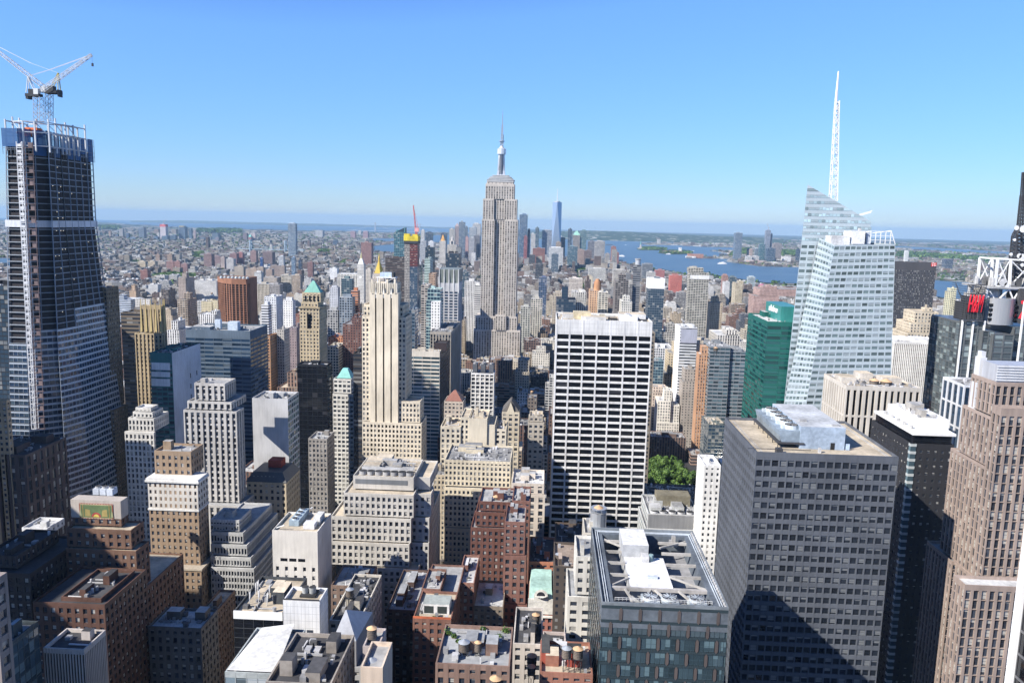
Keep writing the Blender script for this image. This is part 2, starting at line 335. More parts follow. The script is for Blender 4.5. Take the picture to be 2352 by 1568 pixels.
def tower(name, label, cat, Y, tiers, st, wall, glass='d', rc='g', yb=None, group=None, kit=1.0, parts=100, rnd=None, side=None, band=0, vb=0):
    """st=(bay, storey, pier share, spandrel share, relief) for modelled relief, or a key of FM for drawn windows"""
    rnd = rnd or random.Random(hash_(label)); T = tiers_of(Y, tiers)
    root = thing(name, label, cat, ((T[0][0]+T[0][1])/2, T[0][2], 0), group)
    gm = {'d': G_DARK, 'b': G_BLUE, 't': G_TEAL, 'p': G_PALE, 's': G_STEEL, 'k': G_BLACK, 'o': G_OFF}[glass]
    wm = MB(); wins = []; rcol = RT[rc]
    for k, (x0, x1, y0, y1, z0, z1, fl) in enumerate(T):
        FOOT.append((x0, x1, y0, y1)); ALLB.append((x0, x1, y0, y1, z1))
        if isinstance(st, str):
            wm.box(x0, x1, y0, y1, z0, z1, 1, wall, cell={'p': (3.2, 3.4), 'q': (3.4, 3.3), 'r': (6, 3.6), 'v': (3, 3.6), 'g': (3.2, 3.6), 'c': (3.4, 3.8), 'b': (4.5, 3.1)}[st], skip='t')
        else:
            bay, sto, pw, sh, rel = st[:5]; rec_ = st[5] if len(st) > 5 else .12; tb = band if k == len(T)-1 or 'B' in fl else 1.2; zv = max(z0, vb if vb else z0)
            zt = z1-tb; m = max(1, round((zt-zv)/sto)); nn = max(1, round((x1-x0)/bay)); nd = max(1, round((y1-y0)/bay))
            wm.quad([(x0, y0, zt), (x1, y0, zt), (x1, y0, z1), (x0, y0, z1)], 0, None, wall)
            if zv > z0: wm.quad([(x0, y0, z0), (x1, y0, z0), (x1, y0, zv), (x0, y0, zv)], 0, None, wall)
            if 'N' in fl: wm.quad([(x0, y0, zv), (x1, y0, zv), (x1, y0, zt), (x0, y0, zt)], 0, None, wall)
            else: facade(wm, wins, (x0, y0, zv), (x1, y0, zv), (x1, y0, zt), (x0, y0, zt), nn, m, pw, sh, rel, 0, wall, rec=rec_)
            west = x1 < 12; sst = side or st
            for sx, on in ((x1, west), (x0, not west)):
                A, B = ((sx, y0), (sx, y1)) if sx == x1 else ((sx, y1), (sx, y0))
                if on and sst != 'blank' and 'S' not in fl:
                    b2, s2, p2, h2, r2 = sst[:5]; nd = max(1, round((y1-y0)/b2)); m2 = max(1, round((zt-zv)/s2))
                    wm.quad([(*A, zt), (*B, zt), (*B, z1), (*A, z1)], 0, None, wall)
                    if zv > z0: wm.quad([(*A, z0), (*B, z0), (*B, zv), (*A, zv)], 0, None, wall)
                    facade(wm, wins, (*A, zv), (*B, zv), (*B, zt), (*A, zt), nd, m2, p2, h2, r2, 0, wall, rec=rec_)
                elif on: wm.quad([(*A, z0), (*B, z0), (*B, z1), (*A, z1)], 0, None, wall)
                else: wm.quad([(*A, z0), (*B, z0), (*B, z1), (*A, z1)], 1, [(0, 0), (nd, 0), (nd, m), (0, m)], wall)
            wm.quad([(x1, y1, z0), (x0, y1, z0), (x0, y1, z1), (x1, y1, z1)], 1, [(0, 0), (nn, 0), (nn, m), (0, m)], wall)
        top = k == len(T)-1 or 'g' in T[k+1][6]
        roof(root, x0, x1, y0, y1, z1, rcol, rnd, wallc=wall, kit=(kit > 0 and (top or 'K' in fl)), dens=kit, par=1.1 if k == len(T)-1 else .8)
        if yb: VIS.append((min(tiers[k][0], tiers[k][1]), max(tiers[k][1], -tiers[k][4] if tiers[k][4] < 0 else 0), yb, Y))
    wmat = M(wall, name='masonry') if sum(wall) > .25 else M(wall, .5, .4, name='dark_stone')
    wm.build('wall', [wmat, FM[st] if isinstance(st, str) else FM['p']], root)
    put_windows(root, wins, gm, parts)
    return root, T
def hash_(s):
    h = 7
    for ch in s: h = (h*31+ord(ch)) % 1000003
    return h
# ---------------------------------------------------------------- surveyed buildings (tiers: left, right, top, dY, depth or -far corner)
PUN = (3.0, 3.5, .48, .42, .4); PUS = (2.5, 3.4, .46, .40, .35); RIB = (7, 3.8, .03, .45, .35); VER = (2.4, 3.6, .5, .12, .5); GRD = (2.2, 3.4, .3, .3, .4)
LIME = (.56, .52, .44); CREAM = (.62, .56, .44); WHT = (.74, .73, .70); TAN = (.44, .34, .22); BRN = (.27, .17, .10); RED = (.22, .10, .07); GRY = (.42, .41, .39); DGY = (.14, .14, .15); BLK = (.022, .024, .03)
PINK = (.31, .245, .21); MAR = (.17, .09, .075); GOLD = (.40, .32, .205)
B = {}
def T(key, *a, **k): B[key] = tower(*a, **k); return B[key]
# --- left side
T('farleft', 'office_tower', 'black glass tower cut by the left picture edge, behind the tower under construction', 'skyscraper', 620, [(-70, 17, 655, 0, 60)], 'c', BLK, yb=915)
T('tanleft', 'masonry_building', 'tan arched masonry block at the left edge, at the foot of the construction tower', 'office building', 430, [(-60, 14, 918, 0, -23)], PUN, TAN, yb=985)
T('lincoln', 'brick_tower', 'brown brick tower half hidden by the right edge of the construction tower', 'skyscraper', 600, [(200, 262, 940, -6, -293), (200, 244, 660, 0, -272)], PUS, (.21, .17, .12), yb=930)
T('goldfin', 'buttressed_tower', 'tan art deco tower crowned by slim gilded finials', 'skyscraper', 640, [(309, 372, 765, 0, -383), (321, 370, 702, 3, -379)], (3.4, 3.6, .5, .3, .9, .6), GOLD, band=3, kit=0, yb=930)
T('bronzegl', 'office_tower', 'dark bronze glass slab behind the tower with gilded finials', 'skyscraper', 700, [(277, 330, 718, 0, 40)], 'r', (.16, .13, .10), yb=940)
T('tealslab', 'glass_tower', 'teal glass tower with a blank pale west wall', 'skyscraper', 600, [(344, 394, 810, 0, -459)], (4.2, 3.9, .12, .35, .12), (.05, .17, .17), glass='s', side='blank', band=8, rc='k', yb=1035)
T('bluebox', 'glass_tower', 'wide dark blue glass box with pale ribbon bands', 'skyscraper', 690, [(426, 574, 758, 0, -614)], (9, 3.9, .02, .42, .25), (.11, .15, .20), glass='b', band=7, rc='l', yb=1050, kit=.25)
T('deco', 'art_deco_tower', 'grey ribbed art deco tower with stepped shoulders and metal roof tanks', 'skyscraper', 425,
  [(421, 552, 1160, -6, 36), (421, 543, 943, 0, -560), (430, 531, 922, 3, 22), (446, 516, 880, 6, 16)], (3.5, 3.6, .44, .30, .9, .62), (.47, .45, .42), yb=1150, kit=.3, rc='l')
T('blankj', 'office_tower', 'pale windowless slab wall with green glass on its west side', 'office building', 470, [(579, 661, 915, 0, -686, 'N')], (3.6, 3.8, .14, .3, .25), (.47, .47, .475), yb=1060, rc='l', kit=1.5, glass='t')
T('blackk', 'glass_tower', 'black glass tower in front of the green pyramid roof', 'skyscraper', 600, [(682, 751, 837, 0, -762)], (4, 3.8, .03, .08, .05), (.016, .018, .024), glass='k', side=(30, 3.8, .03, .4, .3), rc='k', yb=985, kit=.4)
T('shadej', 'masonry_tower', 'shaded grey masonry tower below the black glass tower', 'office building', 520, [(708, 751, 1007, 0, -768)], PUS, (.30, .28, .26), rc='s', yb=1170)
T('teal2', 'office_tower', 'white stepped tower with a small teal pyramid roof', 'office building', 640, [(764, 812, 905, -4, -828), (766, 806, 870, 0, -818)], (3.4, 3.8, .3, .42, .4), (.64, .63, .60), yb=960, kit=0)
T('dkslab', 'office_tower', 'narrow dark slab beside the cream setback tower', 'skyscraper', 615, [(811, 833, 811, 0, 30)], 'r', (.05, .045, .045), yb=985)
T('maroon', 'brick_building', 'broad maroon brick building left of the cream setback tower', 'office building', 1000, [(787, 834, 745, 0, 40), (808, 834, 728, 4, 30)], 'p', MAR, yb=820)
T('orange1', 'brick_building', 'orange brick mid-rise left of the maroon building', 'apartment building', 1040, [(754, 788, 775, 0, 40)], 'p', (.48, .22, .12), yb=830)
T('creamlo', 'masonry_building', 'cream mid-rise at the foot of the orange brick block', 'office building', 980, [(752, 777, 796, 0, 36)], 'g', CREAM, yb=845)
T('wgrid', 'office_tower', 'white gridded tower with silvery west side, left of the green pyramid roof', 'office building', 1130, [(607, 634, 681, 0, -649)], (3.4, 3.6, .5, .5, .4), (.66, .67, .68), rc='w', yb=755, parts=60)
T('ornate', 'masonry_tower', 'light grey ornate tower with a purple shaded side', 'office building', 900, [(636, 652, 757, 0, -665)], 'p', (.50, .47, .43), yb=838)
T('purple', 'office_tower', 'narrow mauve brick slab behind the ornate grey tower', 'office building', 930, [(664, 681, 752, 0, 40)], 'q', (.30, .24, .25), yb=842)
T('slimor', 'brick_tower', 'slim orange brick tower between the blue glass box and the ornate grey tower', 'apartment building', 880, [(613, 620, 771, 0, -636)], 'p', (.44, .25, .14), yb=830)
T('rb1', 'brick_tower', 'thin red brick tower at the left flank of the green pyramid tower', 'apartment building', 1010, [(679, 690, 721, 0, 36)], 'p', (.32, .16, .12), yb=830)
T('wst1', 'apartment_building', 'white stepped apartment house left of the bronze ribbed tower', 'apartment building', 1150, [(446, 500, 748, 0, 40), (456, 492, 722, 5, 24), (484, 497, 714, 8, 14)], 'v', WHT, rc='w', yb=760)
T('tan1', 'apartment_building', 'tan balconied slab tower left of the bronze ribbed tower', 'apartment building', 1300, [(407, 430, 688, 0, -452), (422, 436, 673, 6, 12)], 'b', (.42, .34, .26), yb=740)
T('wst2', 'apartment_building', 'white staggered apartment tower with red-roofed blocks behind', 'apartment building', 1000, [(384, 411, 758, 0, 40), (393, 408, 737, 5, 22)], 'v', WHT, rc='w', yb=790)
T('peach', 'apartment_building', 'peach brick apartment tower near the gilded finials', 'apartment building', 1600, [(297, 312, 668, 0, -322), (302, 310, 655, 6, 10)], 'q', (.50, .36, .25), yb=700)
T('bluew', 'apartment_building', 'pale blue balconied apartment block right of the construction tower', 'apartment building', 1500, [(272, 300, 688, 0, 46), (274, 284, 678, 4, 14)], 'r', (.50, .55, .62), rc='w', yb=712)
T('gridw', 'apartment_building', 'off-white gridded apartment block above the gilded finials', 'apartment building', 1500, [(310, 344, 687, 0, -349)], 'p', (.60, .57, .52), yb=705)
T('dkapt', 'apartment_building', 'dark brown apartment tower with white balcony edges', 'apartment building', 1650, [(370, 386, 665, 0, -402)], 'b', (.16, .13, .12), yb=700)
T('brnapt', 'apartment_building', 'grey brown slab apartment tower with a roof block', 'apartment building', 1800, [(409, 426, 638, 0, -446), (418, 428, 627, 6, 14)], 'q', (.36, .30, .26), yb=668)
T('colw', 'office_building', 'low white colonnaded block beside the bronze ribbed tower', 'office building', 2100, [(447, 497, 644, 0, 50)], 'v', WHT, rc='t', yb=665)
T('yelapt', 'apartment_building', 'pale yellow twin apartment block left of the bronze ribbed tower', 'apartment building', 1600, [(462, 486, 692, 0, 40), (488, 500, 690, 0, 40, 'g')], 'q', (.62, .54, .36), yb=715)
T('bottomD', 'granite_tower', 'dark pinkish granite office block at the left edge with skylit roof', 'office building', 430, [(-110, 58, 1042, 0, -152)], (5.5, 7.5, .5, .22, .6), (.11, .085, .08), yb=1250, rc='k', kit=.5)  # granite colour darkened to carry part of the shade on it
T('midteal', 'office_building', 'white stepped building with rows of columns below the teal glass tower', 'office building', 480, [(286, 353, 992, 0, -357), (294, 353, 960, 3, 20), (305, 350, 946, 5, 14), (311, 346, 936, 7, 10)], (2.6, 3.8, .45, .3, .6), (.58, .56, .51), yb=1110, kit=0, rc='w')
# --- green pyramid tower, mansard block
T('pyr', 'masonry_tower', 'tan stone tower with a green copper pyramid roof', 'skyscraper', 775,
  [(688, 733, 755, -2, -751), (688, 733, 705, 0, -750), (692, 730, 694, 2, 20), (694, 736, 672, 4, -744)], (3.6, 3.7, .52, .45, .5), (.52, .43, .29), yb=833, kit=0)
T('mansard', 'mansard_building', 'cream stone block under a dark slate mansard roof with round dormers', 'office building', 440, [(566, 657, 1107, 0, -688)], (3.3, 3.9, .5, .42, .5), (.46, .39, .28), yb=1200, kit=0, rc='k')
# --- centre
T('five', 'setback_tower', 'tall cream setback tower with dark vertical slots left of centre', 'skyscraper', 545,
  [(832, 968, 970, -2, -980), (832, 965, 920, 0, -974), (831, 932, 727, 2, 26), (835, 926, 700, 4, 24), (849, 914, 671, 6, -922, 'N'), (850, 911, 651, 7, 16, 'N')], (2.6, 3.5, .46, .42, .4), (.62, .55, .435), kit=0, rc='t', yb=1078)
T('banded', 'office_tower', 'office block with rounded corner and teal ribbon windows right of the cream setback tower', 'office building', 760, [(930, 1010, 806, 0, 12)], (8, 3.9, .03, .40, .3), (.60, .55, .47), glass='s', side=(3, 3.8, .5, .5, .2), rc='t', yb=985, band=5, kit=.8)
T('blackside', 'office_tower', 'maroon black slab with a square penthouse attached to the banded office block', 'office building', 764, [(1006, 1012, 808, 0, -1034), (998, 1026, 787, 8, 16, 'N')], (3, 3.8, .3, .4, .1), (.045, .032, .034), glass='k', rc='k', kit=0, yb=985)
T('stoneslab', 'office_tower', 'tall grey stone slab with deep vertical slots behind the banded office block', 'skyscraper', 860, [(988, 1036, 762, 0, -1058)], (3.2, 3.8, .4, .1, .8), (.34, .31, .27), yb=900, band=3)
T('darkcrown', 'glass_tower', 'dark faceted glass tower behind the blue windowed tower', 'skyscraper', 1450, [(1024, 1054, 582, 0, 40)], 'c', (.05, .05, .06), rc='k', yb=615)
T('bluewin', 'hotel_tower', 'pale tower of blue windows with a flared grey finned crown', 'skyscraper', 960, [(1009, 1053, 650, 0, -1062)], (6.2, 3.5, .28, .34, .4), (.46, .46, .47), glass='b', band=10, rc='l', kit=0, yb=762)
T('green1', 'glass_tower', 'pale green glass apartment tower behind a blank white wall', 'apartment building', 905, [(979, 1012, 690, -2, 26), (982, 1011, 664, 0, 24)], 'c', (.38, .52, .50), yb=765)
T('blankw', 'office_building', 'blank white slab wall beside the blue windowed tower', 'apartment building', 890, [(990, 1011, 693, 0, 10)], 'q', (.74, .73, .70), kit=0, yb=765)
T('balc', 'apartment_building', 'grey apartment tower stacked with curved balconies', 'apartment building', 1000, [(967, 984, 655, 0, 30)], 'b', (.40, .36, .32), yb=760)
T('gtip', 'masonry_tower', 'brick tower with a small gilded roof behind the pale green glass tower', 'office building', 1200, [(985, 1000, 628, 0, 26)], 'p', (.36, .25, .18), kit=0, yb=650)
T('bandg', 'glass_tower', 'thin pale green banded tower with a dark upper block', 'apartment building', 1750, [(975, 988, 594, 0, -994)], 'r', (.45, .58, .55), yb=630)
T('dark2', 'office_tower', 'black slab topping the thin banded tower', 'office building', 1800, [(977, 995, 568, 0, 30)], 'c', (.04, .045, .05), yb=600)
T('dkb1', 'office_tower', 'dark brown glass slab behind the cream setback tower crown', 'skyscraper', 1880, [(885, 929, 592, 0, 44)], 'r', (.10, .075, .065), rc='k', yb=640)
T('navy', 'office_tower', 'navy glass slab close behind the tower with the yellow wrapped top', 'skyscraper', 1700, [(954, 966, 612, 0, 30)], 'c', (.03, .035, .06), yb=700)
T('roundb', 'glass_tower', 'slim blue grey glass tower right of the cream setback tower', 'apartment building', 800, [(937, 953, 711, 0, 22)], 'c', (.20, .25, .30), yb=800)
T('gridw2', 'office_tower', 'white gridded tower with deep black openings and rooftop plant, centre', 'office building', 690, [(1082, 1135, 857, 0, -1138)], (4.6, 3.7, .26, .26, .9), (.72, .70, .66), rc='l', yb=968, kit=0)
T('hip', 'masonry_building', 'beige corniced building with a dark red hipped roof', 'office building', 640, [(1020, 1064, 922, 0, -1070)], (3.4, 3.6, .45, .5, .3), (.50, .43, .36), yb=985, kit=0)
T('gothic', 'masonry_tower', 'narrow beige building with a gothic gable top', 'office building', 560, [(1153, 1193, 946, 0, 20)], (4, 3.8, .45, .42, .4), (.52, .46, .36), yb=1040, kit=0)
T('ornate2', 'masonry_tower', 'slim brown masonry building with an ornate planted top', 'office building', 540, [(1213, 1249, 970, 0, 24), (1216, 1247, 955, 2, 16)], (3.2, 3.7, .45, .45, .4), (.40, .36, .30), yb=1065, rc='t')
T('creamblk', 'masonry_building', 'cream blank-walled building stepping down in front of the gridded white tower', 'office building', 500,
  [(1012, 1058, 979, 0, 24, 'g'), (1058, 1077, 958, 1, 26, 'g'), (1077, 1119, 961, 0, 26, 'gN'), (1119, 1137, 975, 1, 24, 'gN'), (1137, 1163, 985, 2, 24, 'g')], PUN, (.58, .52, .41), yb=1060, rc='t')
T('beige', 'masonry_tower', 'beige stepped tower block with crowded steel plant on its roof, centre', 'office building', 450,
  [(1021, 1173, 1215, -5, 40), (1021, 1110, 1120, -3, 40), (1021, 1173, 1058, 0, 34)], PUS, (.60, .53, .40), yb=1290, rc='g', kit=1.6)
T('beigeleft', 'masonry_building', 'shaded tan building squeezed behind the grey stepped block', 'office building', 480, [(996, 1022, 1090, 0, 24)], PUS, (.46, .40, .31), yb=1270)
T('pilaster', 'masonry_tower', 'pale building with tall pilasters and a white cornice left of the white gridded tower', 'office building', 430, [(1173, 1252, 1135, -1, 26), (1175, 1250, 1110, 0, 26)], (4.6, 3.9, .5, .3, .4), (.60, .53, .45), yb=1250, rc='w', kit=1.4)
T('redbr', 'brick_tower', 'dark red brick tower with white trim and a new timber water tank', 'apartment building', 385,
  [(1081, 1160, 1212, -4, 24), (1092, 1160, 1176, -2, 24), (1100, 1178, 1152, 0, 22)], PUN, (.145, .07, .055), yb=1345, rc='l')
T('redbr2', 'brick_tower', 'narrow red brick tower with white stone bands in front of the dark red one', 'apartment building', 345, [(1156, 1210, 1388, -2, 22), (1157, 1209, 1276, -1, 22), (1159, 1207, 1198, 0, 22)], PUN, (.20, .105, .085), yb=1345, rc='l', kit=1.6)
T('redbr3', 'brick_tower', 'brick wing with white parapet behind the narrow banded brick tower', 'apartment building', 375, [(1176, 1218, 1150, 0, 22)], PUN, (.19, .10, .08), yb=1290, rc='l', kit=1.6)
T('step', 'stepped_office_block', 'broad grey concrete office block with square windows stepping up in terraces', 'office building', 385,
  [(800, 960, 1304, -6, 52), (760, 940, 1246, -4, 50), (760, 944, 1188, -2, 48), (789, 950, 1134, 0, 44), (811, 950, 1094, 7, 32, 'N')], (2.9, 3.5, .44, .38, .5), (.50, .475, .43), yb=1420, rc='t', kit=.6)
T('stepr', 'stepped_office_block', 'recessed west wing of the grey terraced office block', 'office building', 390, [(940, 985, 1246, -3, 44), (944, 986, 1188, -1, 42), (951, 990, 1134, 1, -997), (952, 988, 1096, 8, 30, 'N')], (2.9, 3.5, .48, .42, .5), (.50, .48, .44), yb=1330, rc='t', kit=0)
# --- Grace-like white slab
T('white', 'white_grid_tower', 'tall white slab of black ribbon windows right of centre', 'skyscraper', 533, [(1278, 1499, 736, 0, 44)], (9.4, 4.75, .095, .31, .7), (.66, .655, .64), glass='k', rc='t', band=9.5, kit=.25, yb=1240)
T('behindw', 'brick_tower', 'strip of dark brick tower showing past the right edge of the white slab', 'office building', 640, [(1495, 1505, 764, 0, 40)], 'p', (.20, .17, .14), yb=900)
# --- right middle
T('tanstep', 'masonry_tower', 'yellow stone tower stepping up to a square top right of the white slab', 'office building', 1040,
  [(1527, 1584, 860, -4, 36), (1536, 1584, 811, 0, 32), (1548, 1577, 788, 4, 20)], 'p', (.55, .46, .32), yb=905)
T('tanstep2', 'masonry_tower', 'ochre corniced building with piers in front of the yellow stone tower', 'office building', 985, [(1552, 1576, 870, -2, 30), (1556, 1590, 845, 0, 30)], 'p', (.52, .39, .24), yb=920)
T('greybr', 'brick_tower', 'plain grey brown brick tower left of the orange tower', 'hotel', 930, [(1568, 1604, 876, -3, 30), (1573, 1606, 848, 0, 30)], 'q', (.36, .32, .28), yb=1000)
T('orange', 'brick_tower', 'slim orange brick tower with white belt courses', 'skyscraper', 890, [(1606, 1635, 813, 0, 16), (1612, 1632, 795, 3, 10)], (3.0, 3.6, .55, .3, .4), (.46, .27, .165), rc='w', yb=1040, kit=0)
T('curved', 'glass_tower', 'glass tower with a curved pale banded corner left of the green tower', 'skyscraper', 880, [(1632, 1678, 795, 0, 40, 'g'), (1678, 1714, 806, 3, 40, 'g')], (6, 4.2, .04, .34, .3), (.24, .26, .28), glass='s', side=(6, 3.9, .03, .3, .1), rc='g', yb=1000)
T('greenlo', 'office_building', 'low dark glass block with a mossy roof terrace by the street', 'office building', 815, [(1628, 1668, 975, 0, -1612)], 'c', (.12, .14, .14), rc='t', yb=1060)
T('creamw', 'masonry_tower', 'off-white stepped stone building right of the white slab', 'office building', 925, [(1509, 1560, 970, -2, 26), (1511, 1541, 920, 0, 24, 'g'), (1532, 1561, 930, 3, 22, 'g'), (1526, 1544, 895, 5, 14, 'g')], PUN, (.72, .68, .60), yb=1000, kit=.5, rc='w')
T('pinkw', 'masonry_building', 'faded pink masonry block touching the right edge of the white slab', 'office building', 965, [(1488, 1533, 902, 0, 30), (1500, 1531, 888, 4, 16)], 'p', (.58, .48, .40), yb=1000)
T('scaff', 'scaffolded_building', 'brown building wrapped in scaffolding above the park trees', 'office building', 870, [(1491, 1576, 1004, 0, 26)], 'v', (.17, .12, .10), rc='s', yb=1060, kit=2)
T('cylg', 'glass_tower', 'short blue green glass tower behind the off-white stepped building', 'office building', 1010, [(1500, 1525, 829, 0, 24)], 'c', (.20, .30, .33), yb=890)
T('whitelow', 'market_hall', 'long low white roofed hall with ridge skylights right of the white slab', 'hall', 1130, [(1502, 1548, 800, 0, 50)], 'g', (.70, .70, .69), rc='w', yb=815)
T('whtop', 'office_tower', 'white topped tower with grey louvred crown and ribbon windows', 'office building', 950, [(1563, 1602, 752, 0, -1552), ], 'r', (.66, .68, .69), rc='w', yb=840)
T('creambk', 'office_building', 'white corniced long office block left of the green tower', 'office building', 940, [(1648, 1700, 770, 0, 50), (1668, 1694, 758, 6, 24)], 'v', (.62, .59, .53), rc='w', yb=800)
T('green', 'green_glass_tower', 'emerald green glass tower with a green roof screen', 'skyscraper', 610, [(1763, 1830, 739, 0, -1719), ], (9, 3.9, .03, .34, .2), (.012, .115, .095), glass='t', rc='w', band=3, yb=955, kit=.4)
T('blackpenn', 'black_slab_tower', 'wide near-black slab tower with a small red sign near its top', 'skyscraper', 1270, [(2035, 2152, 601, 0, -2163)], (2.3, 3.6, .45, .25, .4), (.075, .072, .075), glass='d', rc='k', band=13, yb=790, parts=80)
T('tandeco', 'art_deco_tower', 'tan art deco tower with chamfered setbacks in front of the black slab', 'skyscraper', 880, [(2085, 2161, 765, -4, 40), (2092, 2160, 742, -2, 36), (2102, 2156, 716, 0, 28), (2124, 2142, 707, 6, 8)], (3.4, 3.7, .5, .42, .4), (.56, .48, .36), rc='t', kit=.3, yb=770)
T('striped', 'striped_office_tower', 'white tower of thin vertical black stripes', 'skyscraper', 750, [(2055, 2176, 786, 0, 40)], (1.75, 3.7, .5, .04, .6), (.72, .70, .66), glass='k', rc='w', band=2, kit=.3, yb=905)
T('sixsq', 'concrete_office_tower', 'pale concrete block of tall narrow windows with two timber water tanks', 'skyscraper', 450, [(1944, 2117, 888, 0, -1893)], (3.6, 15.5, .5, .07, .9), (.54, .50, .44), glass='k', rc='t', band=2, kit=1.2, yb=960)
T('hotel', 'black_hotel_tower', 'black granite tower with small square windows under a white roof', 'hotel', 372, [(2093, 2192, 1020, 0, -2003)], (3.3, 3.6, .62, .62, .25), (.032, .032, .036), glass='d', side=(3.3, 3.6, .62, .62, .25), rc='w', yb=1400, kit=0, band=2)
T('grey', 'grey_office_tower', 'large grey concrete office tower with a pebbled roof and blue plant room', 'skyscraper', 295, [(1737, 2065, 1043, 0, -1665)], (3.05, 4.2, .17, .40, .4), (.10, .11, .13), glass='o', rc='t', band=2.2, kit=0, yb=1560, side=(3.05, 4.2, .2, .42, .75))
T('whslab', 'masonry_slab', 'very narrow bright white slab building against the grey office tower', 'office building', 420, [(1618, 1656, 1068, 0, 20)], (2.6, 3.5, .6, .5, .3), (.78, .77, .74), rc='w', yb=1230, kit=.5)
T('louvre', 'office_building', 'block with a louvred metal crown over green ribbon windows, by the white slab', 'office building', 440, [(1482, 1606, 1215, -2, 36), (1489, 1608, 1182, 0, 34)], (5, 3.8, .08, .35, .3), (.46, .47, .46), glass='s', rc='l', kit=2.2, yb=1250)
T('lowdark', 'low_building', 'low dark flat roofed building between the trees and the louvred block', 'office building', 590, [(1480, 1622, 1150, 0, 40)], 'g', (.10, .11, .13), rc='k', kit=1.6, yb=1165)
# --- distant right of centre
T('dslim', 'glass_tower', 'slim dark glass tower against the bay with a rounded top', 'skyscraper', 1330, [(1455, 1472, 608, 0, -1483)], 'r', (.22, .23, .25), rc='s', yb=720)
T('bluecap', 'glass_tower', 'dark blue glass tower capped by a white block', 'skyscraper', 1260, [(1485, 1522, 800, -3, 34), (1491, 1527, 640, 0, 30)], 'c', (.12, .15, .18), rc='w', yb=790)
T('apt', 'apartment_tower', 'tall beige apartment tower of balconies with a white parapet band', 'skyscraper', 1480, [(1583, 1629, 626, 0, -1579), (1581, 1616, 615, 10, 14)], 'b', (.46, .44, .38), rc='t', yb=770)
T('twotop', 'apartment_tower', 'dark apartment tower with a cream centre strip and tan top block', 'apartment building', 1320, [(1414, 1444, 645, 0, 36), (1422, 1438, 631, 4, 16)], 'b', (.20, .18, .17), yb=700)
T('owhite', 'apartment_building', 'off-white building with stepped roofs in front of the slim dark glass tower', 'apartment building', 1150, [(1428, 1452, 692, 0, 36), (1432, 1447, 680, 4, 16)], 'p', (.62, .60, .54), rc='w', yb=716)
T('ochre', 'apartment_building', 'orange brown apartment slab with a copper coloured roof drum', 'apartment building', 1200, [(1355, 1381, 667, 0, 34)], 'p', (.50, .33, .22), kit=0, yb=716)
T('creamap', 'apartment_building', 'cream balconied slab right of the orange brown slab', 'apartment building', 1180, [(1375, 1397, 671, 0, 34)], 'b', (.66, .62, .52), rc='w', yb=716)
T('bluefin', 'glass_tower', 'dark blue glass building with a raised corner fin behind the white slab', 'office building', 1080, [(1278, 1323, 687, 0, 34), (1291, 1305, 659, 2, 14)], 'c', (.045, .06, .09), rc='k', yb=716)
T('wstripe', 'office_tower', 'white roofed block with black vertical recesses behind the white slab', 'office building', 1120, [(1314, 1347, 671, 0, 36)], 'v', (.60, .58, .53), rc='w', yb=716)
T('orslab', 'office_building', 'white framed building site with orange netting in the low rooftops', 'construction site', 2000, [(1308, 1338, 640, 0, 40)], 'g', (.70, .62, .54), rc='w', yb=655)
T('yapt', 'apartment_building', 'yellow and white gridded apartment tower left of the sign tower', 'apartment building', 1500, [(2171, 2197, 668, 0, -2211), (2183, 2198, 662, 6, 12)], 'p', (.66, .62, .42), rc='w', yb=730)
T('brick6', 'brick_building', 'salmon brick slab in the rooftops left of the green tower', 'apartment building', 1500, [(1634, 1660, 695, 0, 40), (1638, 1652, 682, 4, 20)], 'p', (.46, .38, .28), yb=725)
T('tan7', 'apartment_building', 'tall thin cream apartment slab before the river', 'apartment building', 2100, [(1690, 1707, 650, 0, 40), (1697, 1708, 646, 3, 20)], 'v', (.64, .56, .40), yb=690)
T('pinkblk', 'loft_building', 'large dusty pink terraced loft block beside the tapering glass tower', 'office building', 1900, [(1732, 1790, 680, -10, 50), (1745, 1846, 664, 0, 60), (1752, 1785, 657, 6, 30)], 'p', (.44, .30, .26), yb=705)
# --- bottom left; several wall colours darkened to deepen the shade
T('brown8', 'brick_hotel', 'tall brown brick tower with a white corniced top, left foreground', 'hotel', 360,
  [(344, 462, 1304, -4, -502), (339, 453, 1101, 0, -476), (354, 438, 1036, 6, 14)], (2.9, 3.4, .55, .46, .3), (.33, .24, .165), rc='l', yb=1385, band=1.5, kit=.5)
T('glazed9', 'stepped_office_block', 'grey metal clad office block stepping down in five terraces', 'office building', 370,
  [(484, 583, 1304, -8, -640), (484, 576, 1279, -6, 48), (484, 567, 1250, -4, 45), (484, 558, 1222, -2, 42), (483, 549, 1193, 0, -577)], (1.5, 3.3, .3, .32, .4), (.45, .45, .44), rc='l', yb=1370, kit=.3)
T('creambox', 'stone_block', 'pale concrete box with a sunken roof of cooling plant, centre left', 'office building', 330, [(625, 729, 1219, 0, -761)], (4.2, 4.1, .66, .5, .5), (.60, .57, .52), rc='t', yb=1370, band=16, kit=0, side='blank')
T('wslab10', 'tiled_slab', 'white tiled slab with a column of black square windows', 'office building', 230, [(650, 734, 1379, 0, -753)], (1.6, 3.2, 1, 1, .1), (.70, .70, .70), side='blank', rc='t', yb=1540, kit=0, band=60)
T('glass10', 'glass_building', 'black glass office block joined to the white tiled slab', 'office building', 238, [(536, 650, 1405, 0, 26)], (3.4, 3.4, .025, .04, .1), (.06, .065, .07), glass='k', rc='t', yb=1500, kit=.8, band=2.5)
